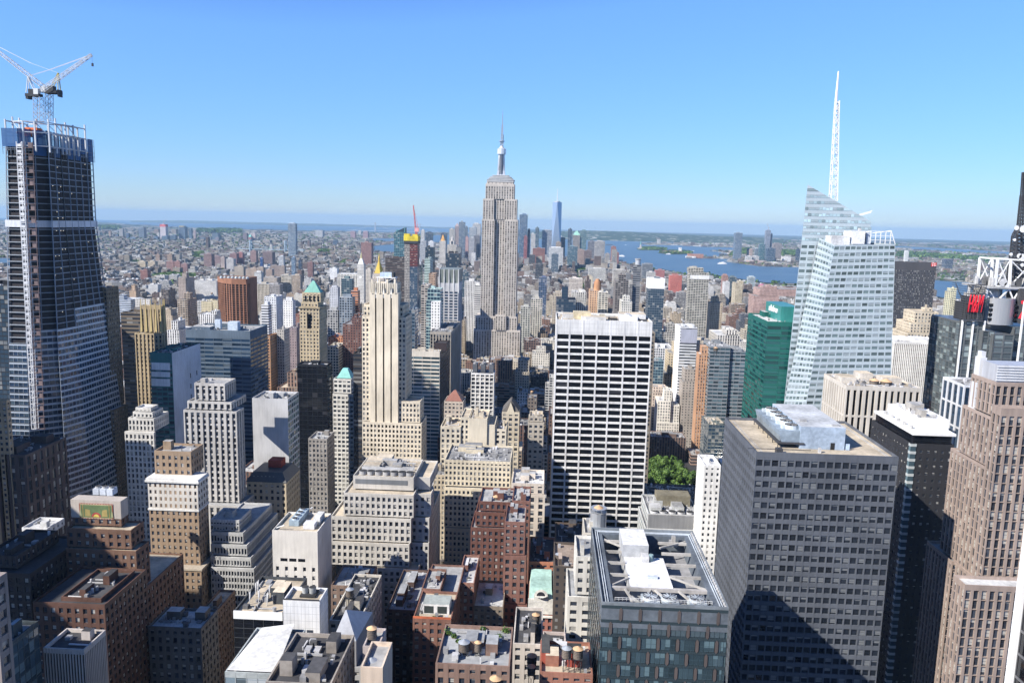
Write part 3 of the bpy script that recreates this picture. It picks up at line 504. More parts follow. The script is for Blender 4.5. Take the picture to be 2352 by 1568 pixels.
T('orange11', 'mural_tower', 'ornate orange brick tower with a green sunburst mosaic panel on its crown', 'hotel', 300,
  [(150, 318, 1360, -4, 40), (150, 312, 1262, -2, -342), (152, 300, 1215, 0, -330), (163, 276, 1149, 4, -292)], (3.4, 3.6, .52, .45, .5), (.17, .10, .07), rc='t', yb=1568, kit=1.2, band=4)  # brick colour lowered so the shaded front reads deeper
T('white12', 'stepped_office_block', 'small white tiled office block stepping up to roof chillers', 'office building', 352, [(24, 122, 1257, 0, -146), (31, 111, 1234, 3, -132), (50, 108, 1212, 6, 14)], (3.6, 3.6, .58, .5, .4), (.68, .68, .67), rc='w', yb=1340, kit=.8)
T('dk17', 'brick_building', 'shaded dark red brick building in front of the mosaic tower', 'office building', 262, [(75, 240, 1385, 0, 30), (140, 232, 1372, 3, 24)], PUN, (.11, .06, .045), yb=1480, rc='k')  # colour darkened further where too little shade falls
T('dk18', 'office_tower', 'black brick tower with a glass roof box at the left edge', 'office building', 275, [(-40, 68, 1315, 0, 36), (-40, 38, 1275, 4, 26)], PUN, (.06, .05, .048), yb=1420, rc='k')  # wall tone lowered to help the shade in this corner
T('round14', 'masonry_block', 'dark ornate block with rounded corner and a cluttered white roof', 'office building', 290, [(340, 462, 1440, 0, -500)], (3.2, 3.8, .5, .4, .5), (.15, .14, .13), rc='w', yb=1568, kit=1.6)  # stone colour darkened for its shaded front
T('brick14', 'brick_building', 'brown brick building wedged behind the rounded corner block', 'apartment building', 320, [(462, 500, 1400, 0, -540)], PUN, (.19, .13, .10), rc='t', yb=1450)
T('rib15', 'ribbed_building', 'block clad in vertical metal ribs with an open roof well, lower left', 'office building', 205, [(99, 193, 1489, 0, -243)], (.9, 30, .45, .03, .3), (.46, .42, .39), rc='k', yb=1568, glass='k', kit=.6)
T('glass16', 'glass_building', 'glass walled block with a blue flat roof, bottom left corner', 'office building', 190, [(-60, 14, 1481, 0, -88)], (2.4, 4, .06, .05, .1), (.07, .085, .09), glass='s', rc='s', yb=1568, kit=.1)
T('stone0', 'masonry_building', 'sliver of pale stone tower at the very left edge', 'office building', 150, [(-140, -14, 1330, 0, 4)], PUN, (.28, .24, .22), yb=1568, kit=0)  # pale stone darkened to stand in for deeper shade
# --- bottom centre
T('rooftop', 'brick_building', 'red brick block with a planted terrace and glass pavilion on its roof', 'office building', 290, [(948, 1036, 1421, 0, 24)], PUN, (.21, .11, .085), rc='t', yb=1560, kit=1)
T('rooftop2', 'brick_building', 'brick block with a big flat grey roof of air handlers', 'office building', 312, [(966, 1048, 1375, 0, 34), (968, 1012, 1352, 2, 20)], PUN, (.20, .115, .09), rc='l', yb=1420, kit=1.6)
T('rooftop3', 'brick_building', 'dark sided brick block with a bright white roof patch', 'office building', 330, [(1050, 1089, 1338, 0, 30)], PUN, (.24, .13, .10), rc='w', yb=1480)
T('dark46', 'brick_building', 'shaded brown building with a blue grey roof in the canyon, lower centre', 'office building', 318, [(888, 954, 1400, 0, 40)], PUN, (.10, .07, .06), rc='s', yb=1568, kit=1.2)  # wall colour lowered for the shade of the canyon
T('brown46', 'brick_building', 'brown brick building with a shaded roof left of the terraced office block', 'office building', 330, [(760, 842, 1345, 0, -866)], PUN, (.20, .14, .11), rc='s', yb=1440, kit=1.5)  # brown lowered to deepen the shade around it
T('ornmid', 'masonry_building', 'pale ornate arched facade under a cluttered black roof, centre left', 'office building', 275, [(756, 826, 1425, 0, 40)], (3.2, 3.8, .35, .35, .5), (.56, .52, .45), rc='k', yb=1480, kit=1.8)
T('whroof', 'masonry_building', 'brown arcaded building with a bright white membrane roof, centre', 'office building', 330, [(1087, 1156, 1392, 0, 26)], PUN, (.22, .18, .14), rc='w', yb=1450, kit=.8)
T('chateau', 'ornate_building', 'brick building with a pale green copper mansard and arched white dormer', 'hotel', 325, [(1213, 1271, 1382, 0, 22)], PUN, (.30, .13, .10), rc='s', kit=0, yb=1440)
T('brick52', 'brick_building', 'orange red brick building behind the pale green mansard', 'apartment building', 350, [(1214, 1275, 1290, 0, 30)], PUN, (.42, .18, .11), rc='k', yb=1330, kit=1.6)
T('mesh53', 'netted_building', 'brown building shrouded in dark mesh netting', 'construction site', 320, [(1273, 1326, 1300, 0, 26)], 'q', (.085, .07, .06), rc='b', yb=1460)
T('terr55', 'concrete_tower', 'narrow pale concrete tower with planted terraces and curved bands', 'apartment building', 275, [(1304, 1360, 1370, -2, 24), (1324, 1366, 1278, 0, 20)], (3.6, 3.3, .45, .5, .3), (.60, .58, .53), rc='s', yb=1500, kit=.6)
T('tank56', 'masonry_tower', 'cream tower carrying a large steel water tank', 'office building', 330, [(1342, 1385, 1224, 0, 18)], 'q', (.58, .54, .46), rc='l', yb=1250, kit=1.5)
T('dkarch', 'masonry_building', 'dark building with an arched roof window below the white slab', 'office building', 400, [(1276, 1342, 1248, 0, 30)], 'q', (.13, .10, .08), rc='k', yb=1290)
T('garden', 'brick_building', 'brown brick building with planted roof decks and two water tanks', 'apartment building', 205, [(1000, 1171, 1526, 0, 22)], PUN, (.24, .16, .13), rc='s', yb=1568, kit=1.3)
T('lowpink', 'masonry_building', 'small pinkish building with a walled roof yard, lower centre', 'apartment building', 235, [(1246, 1302, 1530, 0, 22)], PUN, (.50, .43, .40), rc='k', yb=1568, kit=1.2)
T('slate', 'masonry_building', 'low building with a grey hipped shingle roof, lower centre', 'apartment building', 250, [(1178, 1246, 1478, 0, 26)], PUN, (.48, .44, .40), rc='k', yb=1568, kit=1.2)
T('redlow', 'brick_building', 'red brick building with two water tanks on a red podium, bottom centre', 'apartment building', 215, [(1240, 1362, 1545, 0, 18)], (3.4, 3.3, .45, .45, .3), (.30, .14, .10), rc='t', yb=1568, kit=1)
T('tanbox', 'brick_tower', 'pale rendered tower with a sunken roof tank, bottom centre left', 'apartment building', 175, [(828, 879, 1532, 0, 12)], (9, 9, 1, 1, .1), (.58, .47, .37), rc='l', yb=1568, kit=0, side='blank')
T('tanbox2', 'brick_tower', 'mauve grey elevator tower carrying a timber water tank', 'apartment building', 198, [(833, 870, 1484, 0, 10)], (9, 9, 1, 1, .1), (.44, .38, .36), rc='l', yb=1540, kit=0, side='blank')
T('bluero', 'low_building', 'low building with a shaded blue grey roof beside the metal pyramid', 'apartment building', 215, [(748, 830, 1530, 0, 24)], PUN, (.36, .36, .36), rc='s', yb=1568, kit=1.5)
T('blkroof', 'low_building', 'low building with a black tar roof at the bottom edge', 'apartment building', 178, [(610, 760, 1568, 0, 24)], PUN, (.30, .27, .24), rc='k', yb=1568, kit=1.5)
T('podium', 'glass_building', 'pale triangular roofed glass podium in front of the black glass block', 'office building', 196, [(516, 640, 1545, 0, 24)], (3, 4, .06, .06, .1), (.35, .38, .38), glass='p', rc='w', yb=1568, kit=0)
# --- far right
T('right8a', 'granite_tower', 'shaded lower wing of the pink granite tower at the right', 'skyscraper', 318, [(2186, 2260, 1290, 0, -2129)], (2.6, 3.7, .46, .05, .5), PINK, yb=1568, kit=0)
T('cnslab', 'glass_tower', 'blue glass and white framed block left of the silver drum tower', 'office building', 470, [(2215, 2290, 885, 0, -2166)], (6, 14, .3, .08, .5), (.52, .53, .55), glass='b', yb=960, kit=.5)
# ---------------------------------------------------------------- landmark builders
def mesh_text(s, name, mat, parent, loc, size, width=None, rot=0, depth=.3, shear=0, nrm='n'):
    cu = bpy.data.curves.new(name, 'FONT'); cu.body = s; cu.size = size; cu.extrude = depth; cu.shear = shear; cu.align_x = 'CENTER'; cu.align_y = 'CENTER'
    tmp = bpy.data.objects.new(name, cu); COL.objects.link(tmp); bpy.context.view_layer.update()
    me = bpy.data.meshes.new_from_object(tmp); bpy.data.objects.remove(tmp)
    xs = [v.co.x for v in me.vertices]; k = width/(max(xs)-min(xs)) if width else 1
    R = Matrix.Rotation(RAD(90), 4, 'X') if nrm == 'n' else Matrix.Rotation(RAD(-90), 4, 'Z') @ Matrix.Rotation(RAD(90), 4, 'X')
    for v in me.vertices: v.co = R @ Matrix.Rotation(rot, 4, 'Z') @ Vector((v.co.x*k, v.co.y, v.co.z))
    me.materials.clear(); me.materials.append(mat); ob = bpy.data.objects.new(name, me); COL.objects.link(ob)
    ob.parent = parent; ob.location = Vector(loc)-parent_loc(parent); return ob
def lattice(mb, p, q, w, n, r, w1=None, c=(.6,)*3):
    "square lattice boom from p to q"
    p, q = Vector(p), Vector(q); w1 = w if w1 is None else w1; d = (q-p).normalized()
    a = d.cross(Vector((0, 1, 0)) if abs(d.y) < .9 else Vector((1, 0, 0))).normalized(); b = d.cross(a)
    def ring(t): o = lerp(p, q, t); k = lerp(w, w1, t)/2; return [o+a*k+b*k, o-a*k+b*k, o-a*k-b*k, o+a*k-b*k]
    A = ring(0)
    for i in range(n):
        Bq = ring((i+1)/n)
        for k in range(4):
            mb.bar(A[k], Bq[k], r, c=c); mb.bar(A[k], Bq[(k+1) % 4] if i % 2 else A[(k+1) % 4], r*.6, c=c); mb.bar(A[(k+(i % 2)) % 4], Bq[(k+1-(i % 2)) % 4], r*.6, c=c)
        A = Bq
def root_at(name, label, cat, x, y, z=0, group=None): return thing(name, label, cat, (x, y, z), group)
# ---- spired skyscraper (1930s, limestone)
ESY = 1264
def empire():
    Yb = ESY; P = lambda x, y: atY(x, y, Yb); c = (.48, .44, .395); st = (4.2, 3.75, .48, .16, .5)
    root = root_at('spired_skyscraper', 'tallest grey limestone skyscraper with a spire and antenna, centre', 'skyscraper', -78, Yb)
    w = MB(); wins = []
    X = lambda x, y: P(x, y).x
    Z = lambda y: P(1148, y).z
    def block(x0, x1, y0, y1, z0, z1, tb=2.5, side=True, stl=st):
        bay, sto, pw, sh, rel = stl; m = max(1, round((z1-tb-z0)/sto))
        facade(w, wins, (x0, y0, z0), (x1, y0, z0), (x1, y0, z1-tb), (x0, y0, z1-tb), max(1, round((x1-x0)/bay)), m, pw, sh, rel, 0, c)
        w.quad([(x0, y0, z1-tb), (x1, y0, z1-tb), (x1, y0, z1), (x0, y0, z1)])
        facade(w, wins, (x1, y0, z0), (x1, y1, z0), (x1, y1, z1-tb), (x1, y0, z1-tb), max(1, round((y1-y0)/bay)), m, pw, sh, rel, 0, c)
        w.quad([(x1, y0, z1-tb), (x1, y1, z1-tb), (x1, y1, z1), (x1, y0, z1)])
        w.quad([(x0, y1, z0), (x0, y0, z0), (x0, y0, z1), (x0, y1, z1)]); w.quad([(x1, y1, z0), (x0, y1, z0), (x0, y1, z1), (x1, y1, z1)])
        w.quad([(x0, y0, z1), (x1, y0, z1), (x1, y1, z1), (x0, y1, z1)])
    xa, xb, xc, xd = X(1106, 560), X(1134.5, 560), X(1158.5, 560), X(1188, 560)
    z1, z2, z3 = Z(457), Z(504), Z(735)
    D = 40
    block(xa, xb, Yb, Yb+D, z3, z2); block(xc, xd, Yb, Yb+D, z3, z2)               # main wings
    block(xb, xc, Yb+5.5, Yb+D, z3, z2+1)                                           # recess
    ia = X(1109, 480)
    block(ia, X(1134, 480), Yb+1.5, Yb+D-2, z2, z1); block(X(1158, 480), X(1186.5, 480), Yb+1.5, Yb+D-2, z2, z1)
    block(X(1134, 480), X(1158, 480), Yb+4.5, Yb+D-3, z2, Z(448))
    block(X(1115, 430), X(1181, 430), Yb+3, Yb+D-4, z1, Z(422), 4)
    block(X(1117.5, 425), X(1178, 425), Yb+5, Yb+D-6, Z(422), Z(416), 2, stl=(6, 8, .7, .3, .4))
    # lower terraces
    block(X(1092, 740), X(1187, 740), Yb-2, Yb+D+6, Z(757), z3+6); block(X(1138, 740), X(1162, 740), Yb-6, Yb-2, Z(757), Z(722))
    block(X(1088, 790), X(1118, 790), Yb-8, Yb+D+10, 0, Z(757)); block(X(1163, 790), X(1194, 790), Yb-8, Yb+D+10, 0, Z(757)); block(X(1118, 790), X(1163, 790), Yb-4, Yb+D, 0, Z(757))
    FOOT.append((X(1085, 790), X(1197, 790), Yb-10, Yb+D+12)); ALLB.append((X(1092, 740), X(1190, 740), Yb, Yb+D, z1)); VIS.append((1084, 1198, 822, Yb))
    w.build('wall', M(c, name='limestone'), root); put_windows(root, wins, glass_mat('glass_aluminium', (.06, .056, .054), (.26, .25, .23), .5), 100)
    s = MB(); cx = X(1149, 410); cy = Yb+20
    for k, (hw, ya, yb_) in enumerate(((21, 416, 412.5), (18.5, 412, 409), (16, 408.5, 405.5), (12.5, 405, 402))):
        s.box(cx-hw, cx+hw, cy-hw*.75, cy+hw*.75, Z(ya)-1, Z(yb_)-.6, c=(.3, .3, .3)); s.box(cx-hw-.8, cx+hw+.8, cy-hw*.75-.8, cy+hw*.75+.8, Z(yb_)-.6, Z(yb_)+.4, c=(.62, .62, .60))
    s.build('observation_deck', M((.50, .50, .49), .6, name='deck_metal'), root)
    m = MB(); cx = X(1150, 370); zb, zt = Z(402), Z(352); m.cyl(cx, cy, zb, zt, 6.2, 5.2, 16)
    for a in range(4):
        t = math.pi/4+a*math.pi/2+.0; dx, dy = math.cos(t), math.sin(t)
        for r0, zz in ((11.5, lerp(zb, zt, .22)), (9, lerp(zb, zt, .5)), (7.6, lerp(zb, zt, .8))):
            px, py = cx+dx*r0*.62, cy+dy*r0*.62; q = 1.9
            m.prism([(px-q, py-q), (px+q, py-q), (px+q, py+q), (px-q, py+q)], zb, zz, 0, poly2=[(px-q*.7-dx, py-q*.7-dy), (px+q*.7-dx, py-q*.7-dy), (px+q*.7-dx, py+q*.7-dy), (px-q*.7-dx, py+q*.7-dy)])
    m.build('mast', M((.56, .57, .58), .35, .5, .35, name='mast_metal'), root)
    for k in range(6):
        g = MB(); t = -math.pi/2+(k-2.5)*.2; g.bar((cx+6.3*math.cos(t), cy+6.3*math.sin(t), zb+2), (cx+5.4*math.cos(t), cy+5.4*math.sin(t), zt-1), .28); g.build('mullion', DKMETAL, root)
    d = MB(); d.cyl(cx, cy, zt, Z(340), 7.1, 7.1, 12); d.cyl(cx, cy, Z(340), Z(338), 7.2, 5.2, 12); d.cyl(cx, cy, Z(338), Z(331), 4.2, 1.6, 12); d.build('drum', M((.62, .64, .66), .3, .5, .3, name='bright_metal'), root)
    a = MB(); cxa = X(1151, 300); lattice(a, (cx, cy, Z(332)), (cx+.2, cy, Z(322)), 4.2, 3, .5); a.cyl(cx, cy, Z(322), Z(321), 5, 5, 8)
    lattice(a, (cx, cy, Z(321)), (cx+.4, cy, Z(283)), 3.0, 10, .45, 1.8); a.cyl(cx+2, cy, Z(320), Z(306), .7, .7, 6); a.cyl(cx+.4, cy, Z(283), Z(262), .6, .45, 6); a.cyl(cx+.4, cy, Z(262), Z(247), .4, .15, 6)
    a.build('antenna', M((.36, .37, .39), .5, .4, .3, name='antenna_steel'), root)
empire()
# ---- tower slots and crowns on surveyed buildings
def crown_five():
    root, Tt = B['five']; c = (.66, .585, .46); w = MB(); Y = 545
    for a, b in ((848.5, 861), (864.5, 879), (882.5, 896.5), (900, 914.5)):
        p, q = atY(a, 671, Y-1.6), atY(b, 671, Y-1.6); w.box(p.x, q.x, Y-1.6, Y+6, 0, p.z-1)
        for t in (.5,):
            mx = (p.x+q.x)/2; w.box(mx-.5, mx+.5, Y-2.0, Y, p.z-1, p.z+9)
    w.build('pier', M(c, name='brick_pier'), root)
    for a in (863, 881, 898.2):
        g = MB(); p = atY(a, 684, Y-.4); g.box(p.x-.75, p.x+.75, Y-.5, Y-.2, 30, p.z); g.build('slot', M((.02, .02, .022), .3, .4, name='dark_slot'), root)
        g = MB(); g.prism([(p.x-1.1, Y-1.2), (p.x+1.1, Y-1.2), (p.x+1.1, Y), (p.x-1.1, Y)], p.z, p.z+7, poly2=[(p.x-.2, Y-.6), (p.x+.2, Y-.6), (p.x+.2, Y), (p.x-.2, Y)]); g.build('finial', M((.7, .68, .62), name='pale_stone'), root)
    g = MB(); a, b = atY(850, 651, Y+5), atY(911, 651, Y+5)
    for k in range(15): x = lerp(a.x, b.x, k/14); g.box(x-.3, x+.3, Y+5.2, Y+7, a.z-9, a.z+.6)
    g.build('crown_rib', M((.66, .62, .54), name='pale_stone2'), root, 'stuff')
    g = MB(); a, b = atY(868, 655, Y+12), atY(906, 655, Y+12); zt = atY(880, 638, Y+12).z
    for x in (a.x, b.x, (a.x+b.x)/2):
        for y in (Y+11, Y+19): g.bar((x, y, a.z-1), (x, y, zt), .3)
    g.bar((a.x, Y+11, a.z), (b.x, Y+11, zt), .2); g.box(a.x-1, b.x+1, Y+10.5, Y+19.5, zt, zt+.5); g.build('plant_frame', WHITEM, root)
    g = MB(); g.box(a.x+1.5, b.x-2, Y+12, Y+18, zt+.5, atY(880, 626, Y+12).z, c=(.5, .6, .72)); g.box(b.x-2, b.x-.6, Y+11.5, Y+18.5, zt+.5, zt+4.2, c=(.08,)*3); g.build('cooling_tower', ROOF, root)
crown_five()
def pyramid(root, x0, x1, y0, y1, z0, h, c, top=.06, name='roof', mat=None):
    g = MB(); mx, my = (x0+x1)/2, (y0+y1)/2; k = top
    g.prism([(x0, y0), (x1, y0), (x1, y1), (x0, y1)], z0, z0+h, poly2=[(lerp(mx, x0, k), lerp(my, y0, k)), (lerp(mx, x1, k), lerp(my, y0, k)), (lerp(mx, x1, k), lerp(my, y1, k)), (lerp(mx, x0, k), lerp(my, y1, k))], c=c)
    return g.build(name, mat or M(c, .5, .4, name='roof_cladding'), root)
COPPER = (.17, .42, .34)
r_, T_ = B['pyr']; x0, x1, y0, y1, _, z1, _ = T_[-1]; zz = atY(721, 645, (y0+y1)/2).z
pyramid(r_, x0+1.5, x1-.5, y0+1, y1-1, z1+.1, zz-z1, COPPER, .12)
for k in range(4):      # arched openings under the roof
    g = MB(); px = lerp(x0+2.6, x1-3.4, k/3); g.prism([(px, y0-.05), (px+1.5, y0-.05), (px+1.5, y0+.2), (px, y0+.2)], z1-8.5, z1-3.5); g.cyl(px+.75, y0+.05, z1-8.5, z1-3, .75, .75, 10); g.build('arched_opening', G_BLACK, r_)
x0, x1, y0, y1, _, z1, _ = T_[1]; g = MB(); mx = (x0+x1)/2-.6; g.box(mx-2, mx+2, y0-.15, y0+.1, z1-26, z1-9); g.cyl(mx, y0, z1-12, z1-7, 2, 2, 14); g.build('great_window', G_BLACK, r_)
g = MB(); g.box(x0-.7, x1+.7, y0-.7, y1+.7, z1-1.6, z1-.2); g.build('cornice', M((.40, .33, .22), name='cornice_stone'), r_)
r_, T_ = B['teal2']; x0, x1, y0, y1, _, z1, _ = T_[-1]; pyramid(r_, x0+2, x1-.6, y0+3, y1-3, z1+.1, atY(786, 842, 655).z-z1, (.20, .48, .44), .35)
r_, T_ = B['hip']; x0, x1, y0, y1, _, z1, _ = T_[0]; pyramid(r_, x0+1, x1-1, y0+1, y1-1, z1+.1, atY(1042, 893, 655).z-z1, (.26, .12, .09), .12)
r_, T_ = B['mansard']; x0, x1, y0, y1, _, z1, _ = T_[0]; pyramid(r_, x0-.4, x1+.4, y0-.4, y1+.4, z1+.1, 5.2, (.075, .078, .08), .72)
for k in range(6):
    g = MB(); px = lerp(x0+4, x1-8, k/5); g.cyl(px, y0+2.4, z1+1.2, z1+3.2, .95, .9, 10); g.build('dormer', M((.28, .28, .27)), r_)
g = MB(); g.box(x0+9, x0+17, y0+12, y0+20, z1+5.3, z1+9.6, c=(.33, .07, .05)); g.build('plant_room', ROOF, r_)
r_, T_ = B['gothic']; x0, x1, y0, y1, _, z1, _ = T_[0]; g = MB(); mx = (x0+x1)/2; zt = atY(1175, 916, 570).z
g.prism([(x0, y0+1), (x1, y0+1), (x1, y1), (x0, y1)], z1, zt, poly2=[(mx-.4, y0+3), (mx+.4, y0+3), (mx+.4, y1-3), (mx-.4, y1-3)]); g.build('roof', M((.12, .11, .10)), r_)
g = MB(); g.quad([(mx-3.4, y0-.1, z1-2), (mx+3.4, y0-.1, z1-2), (mx, y0-.1, z1+7)]); g.quad([(mx-3.4, y0-.1, z1-2), (mx, y0-.1, z1+7), (mx, y0+5, z1+7), (mx-3.4, y0+5, z1-2)]); g.quad([(mx+3.4, y0+5, z1-2), (mx, y0+5, z1+7), (mx, y0-.1, z1+7), (mx+3.4, y0-.1, z1-2)]); g.build('gable', M((.54, .48, .37)), r_)
# finials of the gilded tower
r_, T_ = B['goldfin']; x0, x1, y0, y1, _, z1, _ = T_[-1]
for k in range(5):
    g = MB(); px = lerp(x0+.8, x1-.8, k/4)
    g.prism([(px-.8, y0-.8), (px+.8, y0-.8), (px+.8, y0+1.2), (px-.8, y0+1.2)], z1-22, z1+5.5, poly2=[(px-.15, y0), (px+.15, y0), (px+.15, y0+.4), (px-.15, y0+.4)]); g.build('finial', M((.50, .40, .20)), r_)
for k in range(4):
    g = MB(); py = lerp(y0+3, y1-.8, k/3); g.prism([(x1-.8, py-.8), (x1+.8, py-.8), (x1+.8, py+.8), (x1-.8, py+.8)], z1-22, z1+5.5, poly2=[(x1-.1, py), (x1+.1, py), (x1+.1, py+.2), (x1-.1, py+.2)]); g.build('finial', M((.50, .40, .20)), r_)
# teal slab: white louvre panels
r_, T_ = B['tealslab']; x0, x1, y0, y1, _, z1, _ = T_[0]
for ya, yb_ in ((832, 850), (853, 866), (869, 887)):
    a, b = atY(348, ya, 600), atY(391, yb_, 600); g = MB(); g.box(a.x, b.x, 599.6, 600.1, b.z, a.z); g.build('louvre_panel', M((.72, .74, .74), .5, name='louvre'), r_)
g = MB(); g.box(x1-.02, x1+.25, y0+.2, y1, 0, z1); g.build('side_wall', M((.50, .55, .62), .5, .4, name='pale_panel'), r_)
for zz in range(6):
    for yy in (y0+30, y0+42):
        g = MB(); g.box(x1+.24, x1+.32, yy, yy+1.4, z1-26-zz*9, z1-22-zz*9); g.build('window', G_BLACK, r_)
# blue glass box roof rooms, blue window tower fins, gridded tower plant
r_, T_ = B['bluebox']; x0, x1, y0, y1, _, z1, _ = T_[0]
for u, v, hh, s in ((.38, .25, 8, 5), (.62, .12, 7, 9)):
    g = MB(); px, py = lerp(x0, x1, u), lerp(y0, y1, v); g.box(px, px+s, py, py+s*.8, z1-1, z1+hh, c=(.50, .58, .68)); g.build('plant_room', ROOF, r_)
r_, T_ = B['bluewin']; x0, x1, y0, y1, _, z1, _ = T_[0]; zt = atY(1030, 618, 960).z
for k in range(5):
    g = MB(); px = lerp(x0, x1, k/4); g.prism([(px-.9, y0-.4), (px+.9, y0-.4), (px+.9, y0+1.6), (px-.9, y0+1.6)], z1-12, zt, poly2=[(px-.5, y0-1.2), (px+.5, y0-1.2), (px+.5, y0), (px-.5, y0)]); g.build('fin', M((.55, .55, .54)), r_)
g = MB(); g.prism([(x0+1, y0+.6), (x1-.6, y0+.6), (x1-.6, y1-1), (x0+1, y1-1)], z1, zt-.5, poly2=[(x0-.6, y0-.6), (x1+.6, y0-.6), (x1+1, y1), (x0-.6, y1)]); g.build('crown', M((.20, .22, .20), .5), r_)
r_, T_ = B['gridw2']; x0, x1, y0, y1, _, z1, _ = T_[0]
for k in range(3):
    g = MB(); px = lerp(x0+3, x1-3, k/2)-2; g.box(px, px+4, y0+4, y1-3, z1, z1+7.5, c=(.12, .13, .15)); g.cyl(px+2, y0+6, z1+7.5, z1+8.6, 1.6, 1.6, 10, c=(.35,)*3); g.build('cooling_tower', ROOF, r_)
# emerald tower penthouse and its sign
r_, T_ = B['green']; x0, x1, y0, y1, _, z1, _ = T_[0]; p = atY(1795, 704, 618); q = atY(1830, 705, 618); D = solve_depth(p.x, 618, p.z, 1760)
g = MB(); g.box(p.x, q.x+2, 618, 618+D, z1-1, p.z, c=(.03, .20, .17), top=(0, (.3, .3, .3))); g.build('roof_screen', M((.035, .21, .19), .35, .5, name='green_panel'), r_)
sg = thing('rooftop_sign', 'white script lettering on the green roof screen of the emerald tower', 'sign', (p.x-.3, 618+D*.45, (z1+p.z)/2+1))
cu = mesh_text('salesforce', 'lettering', M((.85, .85, .85), .5, var=.02, name='sign_white'), sg, (p.x-.45, 618+D*.48, (z1+p.z)/2+1.5), 7.2, D*.55, nrm='e', depth=.25, shear=.2)
FOOT.append((p.x, q.x, 618, 618+D))
# black slab sign
a, b = atY(2140, 603, 1269), atY(2150.5, 612, 1269)
sg = thing('wall_sign', 'red square sign with white strokes near the top of the near-black slab', 'sign', ((a.x+b.x)/2, 1269.4, b.z))
g = MB(); g.box(a.x, b.x, 1269.1, 1269.8, b.z, a.z); g.build('panel', M((.62, .08, .07), .5, name='sign_red'), sg)
g = MB(); w_ = b.x-a.x; h_ = a.z-b.z
g.bar((a.x+w_*.25, 1269, b.z+.2), (a.x+w_*.3, 1269, b.z+h_*.62), .45); g.bar((a.x+.4, 1269, b.z+h_*.72), (a.x+w_*.45, 1269, a.z-.2), .45)
g.bar((a.x+w_*.68, 1269, a.z-.2), (a.x+w_*.64, 1269, b.z+h_*.38), .45); g.bar((a.x+w_*.92, 1269, b.z+h_*.28), (a.x+w_*.55, 1269, b.z+.2), .45); g.build('emblem', M((.85, .8, .8), .5, var=.02, name='sign_white2'), sg)
# tan deco tower buttress, slim tower cap, ochre drum
r_, T_ = B['ochre']; x0, x1, y0, y1, _, z1, _ = T_[0]; g = MB(); p = atY(1375, 657, 1210); g.cyl(p.x-2, y0+9, z1-1, z1+13, 5.5, 5.5, 12, c=(.45, .24, .13)); g.cyl(p.x-2, y0+9, z1+13, z1+17, 4, 3, 12, c=(.45, .24, .13)); g.build('roof_drum', ROOF, r_)
r_, T_ = B['dslim']; x0, x1, y0, y1, _, z1, _ = T_[0]; g = MB(); g.cyl((x0+x1)/2+2, y0+8, z1-1, z1+9, 4.5, 4.5, 12, c=(.45, .47, .5)); g.cyl((x0+x1)/2+2, y0+8, z1+9, z1+10, 5.5, 5.5, 12, c=(.45,)*3); g.build('roof_drum', ROOF, r_)
r_, T_ = B['bluecap']; x0, x1, y0, y1, _, z1, _ = T_[-1]; g = MB(); g.box(x0-.4, x1+.4, y0-.4, y1, z1-16, z1+.3, c=(.76, .77, .78)); g.build('white_cap', WHITEM, r_)
r_, T_ = B['apt']; x0, x1, y0, y1, _, z1, _ = T_[0]; g = MB(); g.box(x0+2, x1+.3, y0-.5, y0+2, z1-12, z1-5, c=(.7, .7, .68)); g.build('parapet_band', M((.70, .69, .66)), r_)
r_, T_ = B['whtop']; x0, x1, y0, y1, _, z1, _ = T_[0]; g = MB(); g.box(x0+1, x1+.2, y0-.3, y0+1, z1-19, z1-2, c=(.35, .36, .42)); g.build('louvre', M((.36, .37, .43), .5), r_); g = MB(); g.box(x0-.3, x0+.1, y0, y1, 0, z1); g.build('side_wall', M((.80, .80, .79)), r_)
# recessed deck and white roof of the black hotel
r_, T_ = B['hotel']; x0, x1, y0, y1, _, z1, _ = T_[0]
g = MB(); g.box(x0+1, x1-1, y0+1, y1-2, z1-1, z1+4.2); g.build('glazed_floor', G_BLACK, r_)
g = MB(); g.box(x0+.2, x1+.3, y0-.3, y1-1, z1+4.2, z1+5.4, c=(.78,)*3); g.build('roof_slab', WHITEM, r_)
g = MB(); g.box(x0+5, x1+.1, y0+7, y1-6, z1+5.4, z1+10.5, c=(.70, .71, .73)); g.build('roof_screen', WHITEM, r_)
g = MB(); roof_kit(g, x0+6, x1-1, y0+8, y1-8, z1+10.5, (.4, .4, .4), random.Random(4), 1.5); g.build('roof_equipment', ROOF, r_)
for k in range(5):
    g = MB(); py = lerp(y0+8, y1-9, k/4); g.cyl(x0+3, py, z1+5.4, z1+6.9, .9, .9, 10, c=(.4,)*3); g.build('roof_fan', ROOF, r_)
g = MB(); g.box(x0-.35, x0+2.2, y0-.35, y0+1.5, 0, z1); wl = MB(); wn_ = []
for k in range(34): wl.box(x0-.5, x0+2.4, y0-.5, y0+1.6, z1-3.7*k-1.3, z1-3.7*k, c=(.5,)*3)
g.build('corner_glazing', G_STEEL, r_); wl.build('corner_band', M((.42, .45, .45), .5), r_, 'stuff')
